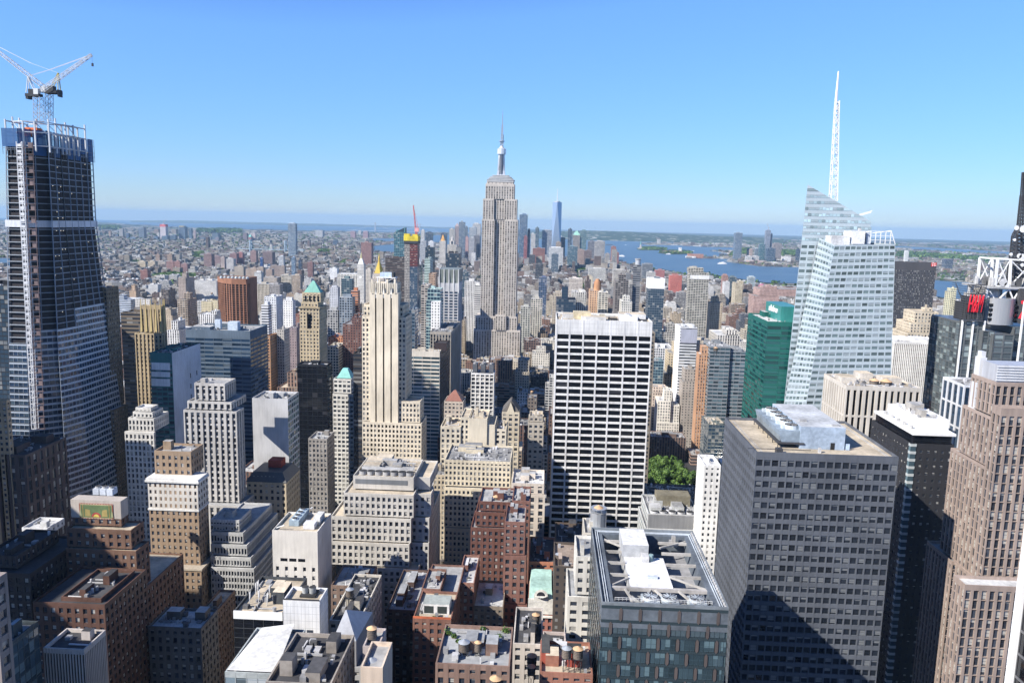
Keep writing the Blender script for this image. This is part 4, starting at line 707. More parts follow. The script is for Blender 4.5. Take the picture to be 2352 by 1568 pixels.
# pebbled roof of the grey tower
def grey_roof():
    r, Tt = B['grey']; x0, x1, y0, y1, _, z1, _ = Tt[0]; zr = z1-1.1
    def R(x, y): p = atZ(x, y, zr); return p.x, p.y
    a = R(1836, 1030); bx1 = R(1934, 1030)[0]; byb = min(R(1905, 975)[1]+2, y1-4)
    g = MB(); g.box(a[0], bx1, a[1], byb, zr, zr+9, c=(.36, .44, .54), top=(0, (.50, .52, .54)))
    g.box(a[0]+12, a[0]+13.6, a[1]-.1, a[1]+.2, zr, zr+2.8, c=(.03,)*3); g.box(a[0]+18, a[0]+19.4, a[1]-.12, a[1]+.2, zr+.1, zr+2.6, c=(.42, .52, .66)); g.build('plant_room', ROOF, r)
    g = MB(); g.box(a[0]+2, a[0]+5, a[1]+8, a[1]+10, zr+9, zr+9.7, c=(.4,)*3); g.box(bx1-4.5, bx1-1.5, a[1]+2, a[1]+3.5, zr+9, zr+9.5, c=(.3,)*3); g.build('roof_hatch', ROOF, r)
    cx0, cy0 = R(1728, 1018); cx1 = R(1820, 1018)[0]; ox = x0+ (x1-x0)*.21; cw = 9.5; cl = 36; cy0 = y0+11
    g = MB(); g.box(ox-.5, ox+cw+.5, cy0-1, cy0+cl+1, zr+1.8, zr+2.4, c=(.03,)*3)
    for k in range(6): g.bar((ox, cy0+k*cl/5, zr), (ox, cy0+k*cl/5, zr+2), .2, c=(.03,)*3); g.bar((ox+cw, cy0+k*cl/5, zr), (ox+cw, cy0+k*cl/5, zr+2), .2, c=(.03,)*3)
    g.build('steel_stand', DKMETAL, r)
    g = MB(); g.prism([(ox+1.4, cy0), (ox+cw-1.4, cy0), (ox+cw-1.4, cy0+cl), (ox+1.4, cy0+cl)], zr+2.4, zr+7, poly2=[(ox, cy0), (ox+cw, cy0), (ox+cw, cy0+cl), (ox, cy0+cl)], c=(.26, .32, .38))
    for k in range(24): g.box(ox-.15+1.4-1.4*.5, ox+1, cy0+1+k*1.45, cy0+1.2+k*1.45, zr+2.6, zr+6.6, c=(.25, .28, .3))
    for k in range(5): g.box(ox+2, ox+4, cy0+3+k*7, cy0+5+k*7, zr+7, zr+8.2, c=(.5, .55, .58))
    g.build('cooling_tower', ROOF, r)
    for k in range(5):
        g = MB(); yy = cy0+4+k*7; g.cyl(ox+cw*.62, yy, zr+7, zr+8.6, 2.9, 2.6, 16, c=(.5, .56, .6), top=(0, (.04,)*3))
        for s in range(8): t = s*math.pi/4; g.bar((ox+cw*.62, yy, zr+8.75), (ox+cw*.62+2.4*math.cos(t), yy+2.4*math.sin(t), zr+8.75), .14, c=(.25,)*3)
        g.build('fan', ROOF, r)
    g = MB()
    for i in range(2):
        for s in (x0+2.4+i*.9, x1-3.2+i*.9): g.box(s, s+.12, y0+3, y1-3, zr+.12, zr+.26, c=(.5,)*3)
    for k in range(40):
        yy = y0+3+k*(y1-y0-6)/40
        for s in (x0+2.4, x1-3.2): g.box(s, s+1, yy, yy+.1, zr+.03, zr+.13, c=(.45,)*3)
    g.build('track', ROOF, r)
    g = MB(); q = R(1784, 1036); g.bar((q[0]-12, y0+2.5, zr+1.7), (q[0]+12, y0+2.5, zr+1.7), .16, c=(.05,)*3); g.box(q[0]-1.2, q[0]+1.2, y0+1.6, y0+4, zr, zr+2.1, c=(.04,)*3); g.build('window_cleaning_rig', DKMETAL, r)
    g = MB(); q = R(1868, 1030); g.box(q[0], q[0]+1, y0+5, y0+6, zr, zr+2, c=(.6,)*3); g.build('vent', ROOF, r)
    # larger mechanical storey at the top: tall openings
    w = MB(); wins = []
grey_roof()
# cream box: sunken plant well
r_, T_ = B['creambox']; x0, x1, y0, y1, _, z1, _ = T_[0]
g = MB(); g.box(x0+5, x0+9.5, y0+8, y0+24, z1-1, z1+1.6, c=(.30, .38, .44))
for k in range(4): g.cyl(x0+7.2, y0+10+k*4, z1+1.6, z1+2.2, 1.4, 1.3, 12, c=(.5, .55, .6), top=(0, (.06,)*3))
g.build('chiller', ROOF, r_)
g = MB(); g.box(x1-8, x1-3, y0+5, y0+10, z1-1, z1+1.4, c=(.66, .66, .68)); g.box(x1-5, x1-2, y1-12, y1-4, z1-1, z1+2.4, c=(.62, .62, .60)); g.build('air_handler', ROOF, r_)
for s in (0, 1): g = MB(); g.bar((x0+1+s*6, y0+3+s*20, z1), (x0+5+s*6, y0+2+s*23, z1+1.8), .25, c=(.7,)*3); g.build('strut', WHITEM, r_)
for k in range(3):
    g = MB(); px = lerp(x0+3.5, x1-9, k/2); g.box(px, px+3.2, y0-.06, y0+.3, z1-14.4, z1-13); g.build('vent_slot', G_BLACK, r_)
# white tiled slab: column of windows, tile joints
r_, T_ = B['wslab10']; x0, x1, y0, y1, _, z1, _ = T_[0]
for ypx in (1451, 1468, 1484, 1500, 1516, 1533): 
    p = atY(712, ypx, 230); g = MB(); g.box(p.x-1.05, p.x+1.05, y0-.05, y0+.3, p.z-.75, p.z+.75); g.build('window', G_DARK, r_)
for ypx in (1514, 1531): 
    p = atY(679, ypx, 230); g = MB(); g.box(p.x-1.0, p.x+1.0, y0-.05, y0+.3, p.z-.75, p.z+.75); g.build('window', G_DARK, r_)
g = MB()
for k in range(11): px = lerp(x0, x1, k/10); g.box(px-.035, px+.035, y0-.012, y0+.1, 20, z1-1, c=(.3,)*3)
for k in range(34): g.box(x0, x1, y0-.010, y0+.1, z1-2-k*2.4-.04, z1-2-k*2.4+.04, c=(.3,)*3)
for k in range(14): py = lerp(y0, y1, k/13); g.box(x1-.1, x1+.012, py-.04, py+.04, 20, z1-1, c=(.3,)*3)
for k in range(34): g.box(x1-.1, x1+.010, y0, y1, z1-2-k*2.4-.04, z1-2-k*2.4+.04, c=(.3,)*3)
g.build('panel_joint', M((.40, .41, .42)), r_, 'stuff')
g = MB(); g.box(x0+4, x0+9, y0+4, y0+9.5, z1-.9, z1-.4, c=(.05,)*3)
for k in range(2): g.cyl(x0+5.2+k*2.4, y0+6.5, z1-.4, z1+1.6, 1.05, 1.15, 14, c=(.4, .41, .4), top=(0, (.06,)*3))
g.build('cooling_tower', ROOF, r_)
g = MB(); g.box(x0+.1, x1-.1, y0+.1, y0+.3, z1, z1+.5, c=(.05,)*3); g.build('railing', DKMETAL, r_)
r_, T_ = B['glass10']; x0, x1, y0, y1, _, z1, _ = T_[0]; g = MB(); g.box(x0, x1-.2, y0-.1, y0+.2, z1-2.6, z1+.15); g.build('fascia', WHITEM, r_)
g = MB()
for k in range(6): px = lerp(x0+2, x1-4, random.random()); py = lerp(y0+5, y1-2, random.random()); g.bar((px, py, z1-1), (px+.5, py, z1+4), .16, c=(.6,)*3); g.box(px, px+.5, py, py+.3, z1+1, z1+3.4, c=(.7,)*3)
g.build('antenna', ROOF, r_)
# mosaic panel of the orange tower
r_, T_ = B['orange11']; x0, x1, y0, y1, _, z1, _ = T_[-1]
def arc(mb, cx, y, cz, r0, r1, a0, a1, n, c):
    for k in range(n):
        t0, t1 = lerp(a0, a1, k/n), lerp(a0, a1, (k+1)/n)
        mb.quad([(cx+r0*math.cos(t0), y, cz+r0*math.sin(t0)), (cx+r1*math.cos(t0), y, cz+r1*math.sin(t0)), (cx+r1*math.cos(t1), y, cz+r1*math.sin(t1)), (cx+r0*math.cos(t1), y, cz+r0*math.sin(t1))][::-1], 0, None, c)
g = MB(); g.box(x0-.15, x1+.15, y0-.12, y1+.1, z1-7.6, z1+.1, c=(.42, .38, .33)); g.build('stone_crown', M((.46, .41, .36), name='weathered_stone'), r_)
pa, pb = lerp(x0, x1, .2), lerp(x0, x1, .82); g = MB(); zt = z1-1.9; zb = z1-7.2; pc = (pa+pb)/2
g.box(pa-.7, pb+.7, y0-.3, y0, zb-.7, zt+.7, c=(.26, .08, .05)); g.box(pa-.25, pb+.25, y0-.34, y0, zb-.25, zt+.25, c=(.4, .36, .2)); g.box(pa, pb, y0-.38, y0, zb, zt, c=(.12, .17, .08))
for k in range(22): t = k/21; g.box(lerp(pa-.6, pb+.4, t), lerp(pa-.6, pb+.4, t)+.2, y0-.36, y0, zt+.35, zt+.6, c=(.75, .7, .6)); g.box(lerp(pa-.6, pb+.4, t), lerp(pa-.6, pb+.4, t)+.2, y0-.36, y0, zb-.6, zb-.35, c=(.75, .7, .6))
arc(g, pc, y0-.42, zb+.2, 1.3, 2.0, 0, math.pi, 14, (.35, .06, .06)); arc(g, pc, y0-.43, zb+.2, 0, 1.2, 0, math.pi, 12, (.6, .45, .1))
for s in (-1, 1): g.quad([(pc+s*a_, y0-.42, zb+b_) for a_, b_ in ((2.3, .4), (4.8, .5), (4.6, 3.6), (2.6, 3.2))][::s], 0, None, (.33, .26, .10)); g.quad([(pc+s*a_, y0-.42, zb+b_) for a_, b_ in ((6.2, .3), (7.2, .3), (6.9, 2.9), (6.5, 2.9))][::s], 0, None, (.36, .36, .2)); g.box(pc+s*5.6-.08, pc+s*5.6+.08, y0-.42, y0, zb, zt, c=(.5, .3, .1))
g.build('mosaic_panel', ROOF, r_)
for k in range(3): g = MB(); g.box(x0+4+k*3, x0+6.6+k*3, y0+9, y0+13, z1-1, z1+1.6, c=(.52, .56, .62)); g.cyl(x0+5.3+k*3, y0+11, z1+1.6, z1+2.4, 1.1, 1.1, 12, c=(.4,)*3, top=(0, (.06,)*3)); g.build('chiller', ROOF, r_)
# brown tower: pale corniced top storeys
r_, T_ = B['brown8']; x0, x1, y0, y1, _, z1, _ = T_[1]; g = MB(); pal = MB(); d_ = []
for A_, B_, n_ in (((x0, y0-.12), (x1+.12, y0-.12), 10), ((x1+.12, y0-.12), (x1+.12, y1), max(3, round((y1-y0)/2.9)))): facade(pal, d_, (*A_, z1-15), (*B_, z1-15), (*B_, z1-1.4), (*A_, z1-1.4), n_, 4, .56, .46, .12)
pal.build('pale_top_wall', M((.56, .53, .48), name='pale_limestone'), r_); g.box(x0-1, x1+1, y0-1, y1, z1-1.4, z1-.4); g.box(x0-.4, x1+.4, y0-.45, y1, z1-15.8, z1-15); g.box(x0-.6, x1+.6, y0-.6, y1, z1-.4, z1+.5); g.build('cornice', M((.66, .65, .62)), r_)
for zz in (T_[0][5],): g = MB(); g.box(T_[0][0]-.5, T_[0][1]+.5, T_[0][2]-.5, T_[0][3], zz-.8, zz+.1); g.build('belt_course', M((.46, .40, .32)), r_)
# terraced block: louvre strip and fans on the plant storey
r_, T_ = B['step']; x0, x1, y0, y1, _, z1, _ = T_[-1]; g = MB(); a, b = atY(816, 1099, y0), atY(936, 1114, y0); g.box(a.x, b.x, y0-.15, y0+.1, b.z, a.z); g.build('louvre', M((.16, .17, .18), .5, name='dark_louvre'), r_)
for k in range(7): g = MB(); px = lerp(x0+4, x1-3, k/6); g.cyl(px, y0+6, z1-1, z1+1, 2.1, 2.1, 16, c=(.34,)*3, top=(0, (.05,)*3)); g.build('fan', ROOF, r_)
g = MB(); g.box(x0+2, x1-2, y0+11, y0+11.6, z1-1, z1+1.4, c=(.5,)*3); g.box(x0+2, x1-2, y0+15, y0+15.4, z1-1, z1+.8, c=(.45,)*3); roof_kit(g, x0+2, x1-2, y0+13, y1-2, z1-1, (.4,)*3, random.Random(8), 1.6); g.build('pipework', ROOF, r_)
# copper mansard with arched dormer
r_, T_ = B['chateau']; x0, x1, y0, y1, _, z1, _ = T_[0]; zt = atY(1240, 1344, 330).z
g = MB(); g.prism([(x0+.3, y0+.8), (x1-.3, y0+.8), (x1-.3, y1), (x0+.3, y1)], z1, zt, poly2=[(x0+.9, y0+3), (x1-.9, y0+3), (x1-.9, y1), (x0+.9, y1)], c=(.42, .62, .55)); g.build('mansard_roof', ROOF, r_)
g = MB(); mx = (x0+x1)/2; g.box(x0, x1, y0-.2, y0+1, z1-5.5, z1+1.2, c=(.66, .64, .58)); g.box(mx-3, mx+3, y0-.3, y0+2.5, z1, z1+3, c=(.68, .66, .6)); g.cyl(mx, y0+.9, z1+2.9, z1+3, 3, 3, 16, c=(.68, .66, .6))
arc(g, mx, y0-.3, z1+3, 1.9, 3, 0, math.pi, 14, (.7, .68, .62)); arc(g, mx, y0-.2, z1+3, 0, 1.9, 0, math.pi, 14, (.03, .03, .04)); g.build('dormer', ROOF, r_)
g = MB(); g.box(x0-.5, x1+.5, y0-.8, y0+.5, z1-7, z1-6.2, c=(.68, .66, .6)); g.build('cornice', ROOF, r_)
# netted building wrap stays a wall; louvred crown of the block by the trees
r_, T_ = B['louvre']; x0, x1, y0, y1, _, z1, _ = T_[-1]
for k in range(1): g = MB(); g.box(x0-.2, x1+.2, y0-.4, y0+.4, z1-9.5, z1+.3, c=(.4,)*3); g.build('louvre_screen', M((.40, .40, .39), .5), r_)
g = MB()
for k in range(60): px = lerp(x0, x1, k/60); g.box(px, px+.25, y0-.6, y0-.38, z1-9.3, z1, c=(.3,)*3)
g.build('louvre_blade', M((.30, .30, .30), .5), r_, 'stuff')
for k in range(5): g = MB(); px = lerp(x0+4, x1-5, k/4); g.cyl(px, y0+4, z1-1, z1+.8, 2.2, 2.2, 16, c=(.5,)*3, top=(0, (.05,)*3)); g.build('fan', ROOF, r_)
g = MB(); a = atY(1537, 1165, 458); g.box(a.x-8, a.x+12, 456, 466, z1-1, z1+6, c=(.20, .18, .13)); g.build('tank_casing', ROOF, r_)
# white slab roof and panel joints
r_, T_ = B['white']; x0, x1, y0, y1, _, z1, _ = T_[0]; g = MB()
for k in range(8): px = lerp(x0, x1, k/7); g.box(px-.9*(k > 0), px+.9*(k < 7), y0-.12, y0+.1, 0, z1, c=(.7,)*3) if k in (0, 7) else (g.box(px-.55, px-.15, y0-.12, y0+.1, 0, z1), g.box(px+.15, px+.55, y0-.12, y0+.1, 0, z1))
g.build('facade_rib', M((.66, .655, .645), name='masonry_rib'), r_, 'stuff'); g = MB()
for k in range(3): g.box(x0, x1, y0-.03, y0+.05, z1-2.6-k*3, z1-2.5-k*3)
for k in range(36): px = lerp(x0, x1, k/35); g.box(px-.04, px+.04, y0-.025, y0+.05, z1-9.3, z1-.2)
g.build('panel_joint', M((.42, .42, .41)), r_, 'stuff')
r_, T_ = B['white']; x0, x1, y0, y1, _, z1, _ = T_[0]
g = MB(); g.box(x0+12, x0+24, y0+12, y0+26, z1-1, z1+3.4, c=(.58, .50, .34)); g.box(x0+30, x0+34, y0+10, y0+14, z1-1, z1+3, c=(.5, .46, .38)); g.build('plant_room', ROOF, r_)
g = MB(); g.box(x0+44, x0+56, y0+8, y0+22, z1-1, z1+2.2, c=(.70, .71, .72))
for k in range(3): g.cyl(x0+50, y0+12+k*4, z1+2.2, z1+3.2, 1.9, 1.9, 14, c=(.78,)*3, top=(0, (.5,)*3))
g.build('cooling_tower', ROOF, r_)
g = MB(); g.box(x0+38, x0+43, y0+10, y0+22, z1-1.05, z1-.6, c=(.03,)*3); g.box(x0+58, x0+63, y0+8, y0+26, z1-1.05, z1-.6, c=(.06,)*3); g.build('roof_well', ROOF, r_)
# ---- hexagon glass tower with open roof well (foreground)
def gem():
    Y = 212; a, b = atY(1382, 1391, Y), atY(1674, 1395, Y); x0, x1, z1 = a.x, b.x, (a.z+b.z)/2; D = 56; y1 = Y+D
    root = root_at('hexagon_glass_tower', 'teal glass tower with hexagon fins and an open steel framed roof, foreground', 'skyscraper', (x0+x1)/2, Y)
    FOOT.append((x0, x1, Y, y1)); ALLB.append((x0, x1, Y, y1, z1)); VIS.append((1355, 1680, 1568, Y))
    sto, bay = 4.35, (x1-x0)/6.5; c = (.06, .10, .115); n = 34
    inner_body = MB(); inner_body.quad([(x0, Y+.35, 0), (x1, Y+.35, 0), (x1, Y+.35, z1), (x0, Y+.35, z1)]); inner_body.quad([(x0+.3, y1, 0), (x0+.3, Y, 0), (x0+.3, Y, z1), (x0+.3, y1, z1)])
    inner_body.quad([(x1, Y, 0), (x1, y1, 0), (x1, y1, z1), (x1, Y, z1)]); inner_body.quad([(x1, y1, 0), (x0, y1, 0), (x0, y1, z1), (x1, y1, z1)]); inner_body.build('wall', M((.10, .15, .17), .25, .6, .3, var=.08, name='blue_grey_panel'), root)
    wins = []; sp = MB(); fin = MB(); fins = []
    for face in (0, 1):
        L = (x1-x0) if face == 0 else D; nb = round(L/bay)
        def Q(u, z, o=0.0): return Vector((x0+u, Y-o, z)) if face == 0 else Vector((x0-o, y1-u, z))
        for j in range(n):
            zt = z1-j*sto-.2; zb = zt-sto; off = (j % 2)*bay/2
            f = MB(); q = [Q(0, zt-.0), Q(0, zt-.95), Q(L, zt-.95), Q(L, zt)]
            sp.quad([Q(0, zt-.95, .03), Q(L, zt-.95, .03), Q(L, zt, .03), Q(0, zt, .03)])
            for k in range(-1, nb+1):
                u0, u1 = k*bay+off+.55, (k+1)*bay+off-.55; u0, u1 = max(0, u0), min(L, u1)
                if u1-u0 > .8:
                    m_ = 3
                    for i in range(m_):
                        p, r = lerp(u0, u1, i/m_)+.05, lerp(u0, u1, (i+1)/m_)-.05; wins.append((j, (Q(p, zb+.05, -.1), Q(r, zb+.05, -.1), Q(r, zt-1, -.1), Q(p, zt-1, -.1))))
                uc = k*bay+off
                if .6 < uc < L-.6:
                    h = zb-.45; t = zt-.5; w_ = .48
                    fins.append([Q(uc, h, .16), Q(uc+w_, h+.7, .16), Q(uc+w_, t-.7, .16), Q(uc, t, .16), Q(uc-w_, t-.7, .16), Q(uc-w_, h+.7, .16)])
    sp.build('spandrel', M((.045, .066, .078), .2, .6, .2, var=.1, name='teal_spandrel'), root, 'stuff')
    fins.sort(key=lambda q: (q[0]-CAMP).length if q[0].y < Y+.5 else 1e4)
    fm = M((.12, .10, .095), .45, .4, .2, name='bronze_fin')
    for q in fins[:60]: g = MB(); g.v = []; g.quad(q, 0, [(0, 0)]*6); g.build('fin', fm, root)
    for q in fins[60:]: fin.quad(q, 0, [(0, 0)]*6)
    fin.build('fin', fm, root, 'stuff')
    put_windows(root, [w for j, w in wins if j >= 2], G_STEEL, 100)
    put_windows(root, [w for j, w in wins if j < 2], M((.10, .14, .165), .15, .7, .3, var=.1, name='opaque_glass'), 0, 'glass_panel')
    # roof well
    g = MB(); zr = z1-7; W_ = 3.6; gc = (.12, .14, .165)
    for q in ((x0, x1, Y, Y+W_*.7), (x0, x1, y1-W_, y1), (x0, x0+W_, Y+W_*.7, y1-W_), (x1-W_, x1, Y+W_*.7, y1-W_)): g.box(*q, zr, z1-.25, c=gc)
    g.box(x0+W_, x1-W_, Y+2, y1-W_, zr-.5, zr, c=(.30, .30, .31)); g.build('roof', ROOF, root)
    for s, q in enumerate(((x0, x1, Y, Y+.3), (x0, x1, y1-.3, y1), (x0, x0+.3, Y+.3, y1-.3), (x1-.3, x1, Y+.3, y1-.3))): g = MB(); g.box(*q, z1-.3, z1+.7, c=(.20, .225, .25)); g.build('parapet', ROOF, root)
    g = MB()
    for o in (1.2, 1.9):
        g.box(x0+o, x0+o+.2, Y+o, y1-o, z1-.2, z1+.15, c=(.5, .55, .6)); g.box(x1-o-.2, x1-o, Y+o, y1-o, z1-.2, z1+.15, c=(.5, .55, .6)); g.box(x0+o, x1-o, y1-o-.2, y1-o, z1-.2, z1+.12, c=(.5, .55, .6))
    for k in range(30): yy = lerp(Y+1, y1-1, k/29); g.box(x1-.9, x1-.4, yy, yy+.5, z1-.2, z1+.5, c=(.55,)*3)
    g.build('track', ROOF, root)
    bx0, bx1 = lerp(x0, x1, .27), lerp(x0, x1, .63); by0, bym, by1 = Y+14, Y+36, y1-6
    g = MB(); g.box(bx0, bx1, by0, bym, zr, z1-1.2, c=(.45, .46, .47), top=(0, (.74, .74, .75))); g.build('lower_penthouse', ROOF, root)
    g = MB(); g.box(bx0-.4, bx0+(bx1-bx0)*.62, bym, by1, zr, z1+3, c=(.45, .46, .47), top=(0, (.72, .72, .73))); g.build('upper_penthouse', ROOF, root)
    g = MB(); g.box(bx0+5.5, bx0+7.8, bym-4, bym-1, z1-1.2, z1+.9, c=(.5,)*3); g.cyl(bx0+8.6, bym-2.4, z1-1.2, z1+1, .8, .8, 10, c=(.25, .35, .36)); g.box(bx0+6, bx0+9, by0+6, by0+7.4, z1-1.2, z1-.5, c=(.5, .55, .6)); g.build('air_handler', ROOF, root)
    for k in range(5):
        yy = lerp(Y+13, y1-8, k/4)
        for a_, b_ in ((x0+W_, bx0), (bx1, x1-W_)):
            g = MB(); g.box(a_, b_, yy, yy+.6, z1-1.6, z1-.7, c=(.42, .40, .37)); g.build('beam', ROOF, root)
    for (p, q) in (((x0+W_, y1-6), (bx0, y1-12)), ((x0+W_, Y+14), (bx0, Y+20)), ((bx1, Y+22), (x1-W_, Y+14)), ((bx1, y1-12), (x1-W_, y1-6)), ((x0+W_+6, Y+4), (bx0-2, Y+13)), ((bx1+1, Y+13), (x1-W_-5, Y+4)), ((bx0+2, Y+3), (bx0+6, Y+13)), ((bx1-6, Y+13), (bx1-2, Y+3))):
        g = MB(); g.bar((p[0], p[1], z1-1.1), (q[0], q[1], z1-1.1), .42, c=(.42, .40, .37)); g.build('brace', ROOF, root)
    g = MB(); g.box(x0+W_, x1-W_, Y+12.2, Y+13, z1-1.6, z1-.6, c=(.40, .38, .36)); g.build('beam', ROOF, root)
    for k, u in enumerate((.41, .565, .79)):
        cx = lerp(x0, x1, u); cy = Y+6.6; g = MB(); g.box(cx-2.5, cx+2.5, cy-2.9, cy+2.9, zr, z1-.9, c=(.45, .50, .53)); g.cyl(cx, cy, z1-.9, z1-.1, 2.35, 2.25, 20, c=(.5, .55, .58), top=(0, (.10, .10, .11)))
        for s in range(10): t = s*math.pi/5; g.bar((cx, cy, z1), (cx+2.0*math.cos(t), cy+2.0*math.sin(t), z1), .13, c=(.45, .5, .55))
        g.build('roof_fan', ROOF, root)
    g = MB()
    for k in range(26): xx = lerp(x0+4, x1-4, k/25); g.bar((xx, Y+3.2, z1-.3), (xx, Y+3.2, z1+.7), .05, c=(.7,)*3)
    g.bar((x0+4, Y+3.2, z1+.7), (x1-4, Y+3.2, z1+.7), .06, c=(.7,)*3); g.bar((x0+4, Y+3.2, z1+.2), (x1-4, Y+3.2, z1+.2), .05, c=(.7,)*3); g.build('railing', WHITEM, root)
    g = MB(); roof_kit(g, bx1+2, x1-5, y1-9, y1-4, z1-2.2, (.4,)*3, random.Random(3), 2.5); g.build('pipework', ROOF, root)
gem()
# ---- tapering crystalline glass tower with mast
def crystal():
    YF, YB, YR = 533, 562, 600
    root = root_at('crystalline_glass_tower', 'tapering faceted white glass tower with a sloped screen top and lattice spire', 'skyscraper', 205, YF)
    w = MB(); wins = []; wins2 = []; c = (.46, .53, .565); st = (5.0, 4.25, .16, .50, .22)
    def face(px, Y4, c=c, m=None, n=None):
        P = [atY(x, y, Y) for (x, y), Y in zip(px, Y4)]; wd = (P[1]-P[0]).length; h = (P[3]-P[0]).length
        facade(w, wins, *P, n or max(2, round(wd/st[0])), m or max(1, round(h/st[1])), st[2], st[3], st[4], 0, c, 's')
        return P
    A = face([(1848, 945), (2044, 945), (2056.5, 561), (1917, 563)], [YF]*4)
    Bq = face([(1797, 945), (1848, 945), (1917, 563), (1882, 546.5)], [YB, YF, YF, YB])
    # back mass: plain upper screen and long east flank
    P = [atY(x, y, YB+2) for x, y in ((1799, 940), (1990, 940), (1999.6, 508.5), (1855, 424))]
    zc = atY(1870, 560, YB+2).z
    Lb, Rb = lerp(P[0], P[3], (zc-P[0].z)/(P[3].z-P[0].z)), lerp(P[1], P[2], (zc-P[1].z)/(P[2].z-P[1].z))
    facade(w, wins, P[0], Vector((P[0].x+30, YB+2, P[0].z)), Vector((Lb.x+30, YB+2, zc)), Lb, 6, round((zc-P[0].z)/4.25), .2, .5, .2, 0, c, 's')
    w.quad([(Lb.x, YB+1.95, zc), (Rb.x, YB+1.95, zc), (P[2].x, YB+1.95, P[2].z), (P[3].x, YB+1.95, P[3].z)])
    m_ = 12
    def edge(t): z = lerp(zc, P[3].z, t); l = lerp(Lb, P[3], t); return z, l.x
    for j in range(m_+2):        # stepped rows under the raking top edge
        z0_ = zc+j*4.25; z1_ = min(z0_+4.25, P[3].z)
        if z0_ >= P[3].z: break
        def rx(z): return Rb.x if z <= P[2].z else lerp(P[2].x, P[3].x, (z-P[2].z)/(P[3].z-P[2].z))
        lx = lerp(Lb.x, P[3].x, (z0_-zc)/(P[3].z-zc)); r0, r1 = rx(z0_), rx(z1_)
        r0, r1 = max(r0, lx+.3), max(r1, lx+.2)
        hz = z0_+(z1_-z0_)*.5
        nn = max(1, int((r1-lx)/2.4))
        for k in range(nn):
            a_ = lerp(lx, r1, k/nn)+.12; b_ = lerp(lx, r1, (k+1)/nn)-.12; b2_ = b_ if k < nn-1 else rx(hz)-.1
            if b_ > a_: wins2.append((Vector((a_, YB+1.8, hz)), Vector((b2_, YB+1.8, hz)), Vector((b_, YB+1.8, z1_-.15)), Vector((a_, YB+1.8, z1_-.15))))
    k = YR/(YB+2)*1.02
    w.quad([Vector((P[0].x*k, YR, P[0].z)), P[0], P[3], Vector((P[3].x*k, YR, P[3].z-12))])
    w.quad([Vector((P[0].x*k, YR, 0)), Vector((P[0].x, YB+2, 0)), P[0], Vector((P[0].x*k, YR, P[0].z))])
    w.quad([Vector((P[2].x+6, YR, zc)), Vector((P[3].x*k, YR, zc)), Vector((P[3].x*k, YR, P[3].z-12)), Vector((P[2].x+6, YR, P[2].z))])
    w.quad([Vector((A[0].x, YF, 0)), Vector((A[1].x, YF, 0)), A[1], A[0]]); w.quad([Vector((P[0].x, YB, 0)), Vector((A[0].x, YF, 0)), A[0], Bq[0]])
    w.quad([A[1], Vector((A[1].x, YR, A[1].z)), Vector((A[2].x, YR, A[2].z)), A[2]]); w.quad([Vector((A[1].x, YR, 0)), Vector((P[3].x*k, YR, 0)), Vector((P[3].x*k, YR, zc)), Vector((A[1].x, YR, zc))])
    w.quad([Vector((A[1].x, YF, 0)), Vector((A[1].x, YR, 0)), Vector((A[1].x, YR, A[1].z)), A[1]])
    w.build('wall', M(c, .3, .5, .1, var=.06, name='white_glass'), root); put_windows(root, wins, glass_mat('glass_crystal', (.07, .095, .10), (.34, .39, .41), .45, .08, .2), 100)
    put_windows(root, wins2, glass_mat('screen_glass', (.20, .26, .28), (.36, .42, .44), .4, .1, .2), 30, 'screen_pane')
    g = MB(); zt = A[2].z-2.2; g.quad([A[3]+Vector((0, 0, -2)), A[2]+Vector((0, 0, -2)), Vector((A[2].x, YR, zt)), Vector((Bq[3].x, YR, zt)), Vector((Bq[3].x, YB, zt))], 0, [(0, 0)]*5, (.25,)*3); g.build('roof', ROOF, root)
    def bx(name, xl, xr, yb_, yt, Y, d, col): g = MB(); a, b = atY(xl, yb_, Y), atY(xr, yt, Y); g.box(a.x, b.x, Y, Y+d, a.z, b.z, c=col); return g.build(name, ROOF, root)
    bx('plant_room', 1909, 1953, 562, 542, YF+9, 12, (.70, .71, .72)); bx('plant_room', 1953, 1988, 560, 531, YF+10, 14, (.72, .73, .74)); bx('plant_room', 1988, 2001, 560, 534, YF+12, 14, (.45, .50, .58)); bx('vent', 1974, 1979, 531, 524, YF+12, 3, (.4,)*3)
    g = MB(); Yq = YF+2; pts = [(2001, 531), (2047, 530), (2056, 561)]; q = [atY(x, y, Yq) for x, y in pts]; zb_ = q[2].z
    for k in range(5):
        x_ = lerp(q[0].x, q[1].x, k/4); g.bar((x_, Yq, zb_), (x_, Yq, q[0].z), .28)
    for t in (0, .35, .7): z_ = lerp(q[0].z, zb_, t); g.bar((q[0].x, Yq, z_), (lerp(q[1].x, q[2].x, t), Yq, z_), .25)
    g.bar(q[1], q[2], .3); g.bar((q[0].x, Yq, q[0].z), (q[0].x, Yq+30, q[0].z-2), .3); g.bar(q[1], (q[1].x, Yq+30, q[1].z-2), .3); g.build('screen_frame', WHITEM, root)
    g = MB(); pa, pb = atY(1913.6, 462, 575), atY(1921.5, 262, 575); pm = atY(1923, 232, 575); pt = atY(1926, 164, 575)
    lattice(g, pa, pb, 4.6, 17, .34, 2.6); lattice(g, pb, pm, 2.6, 4, .42, 2.2); g.cyl(pt.x, 575, pm.z, pt.z, 1.0, .5, 8)
    g.build('spire', WHITEM, root)
    g = MB(); g.bar(atY(1974, 494, 566), atY(2000, 487, 566), .9); g.bar(atY(1998, 487, 566), atY(2003, 484, 566), .5); g.build('maintenance_boom', WHITEM, root)
    FOOT.append((130, 240, YF, YR)); ALLB.append((A[0].x, A[1].x, YF, YR, 250)); VIS.append((1795, 2060, 945, YF))
crystal()
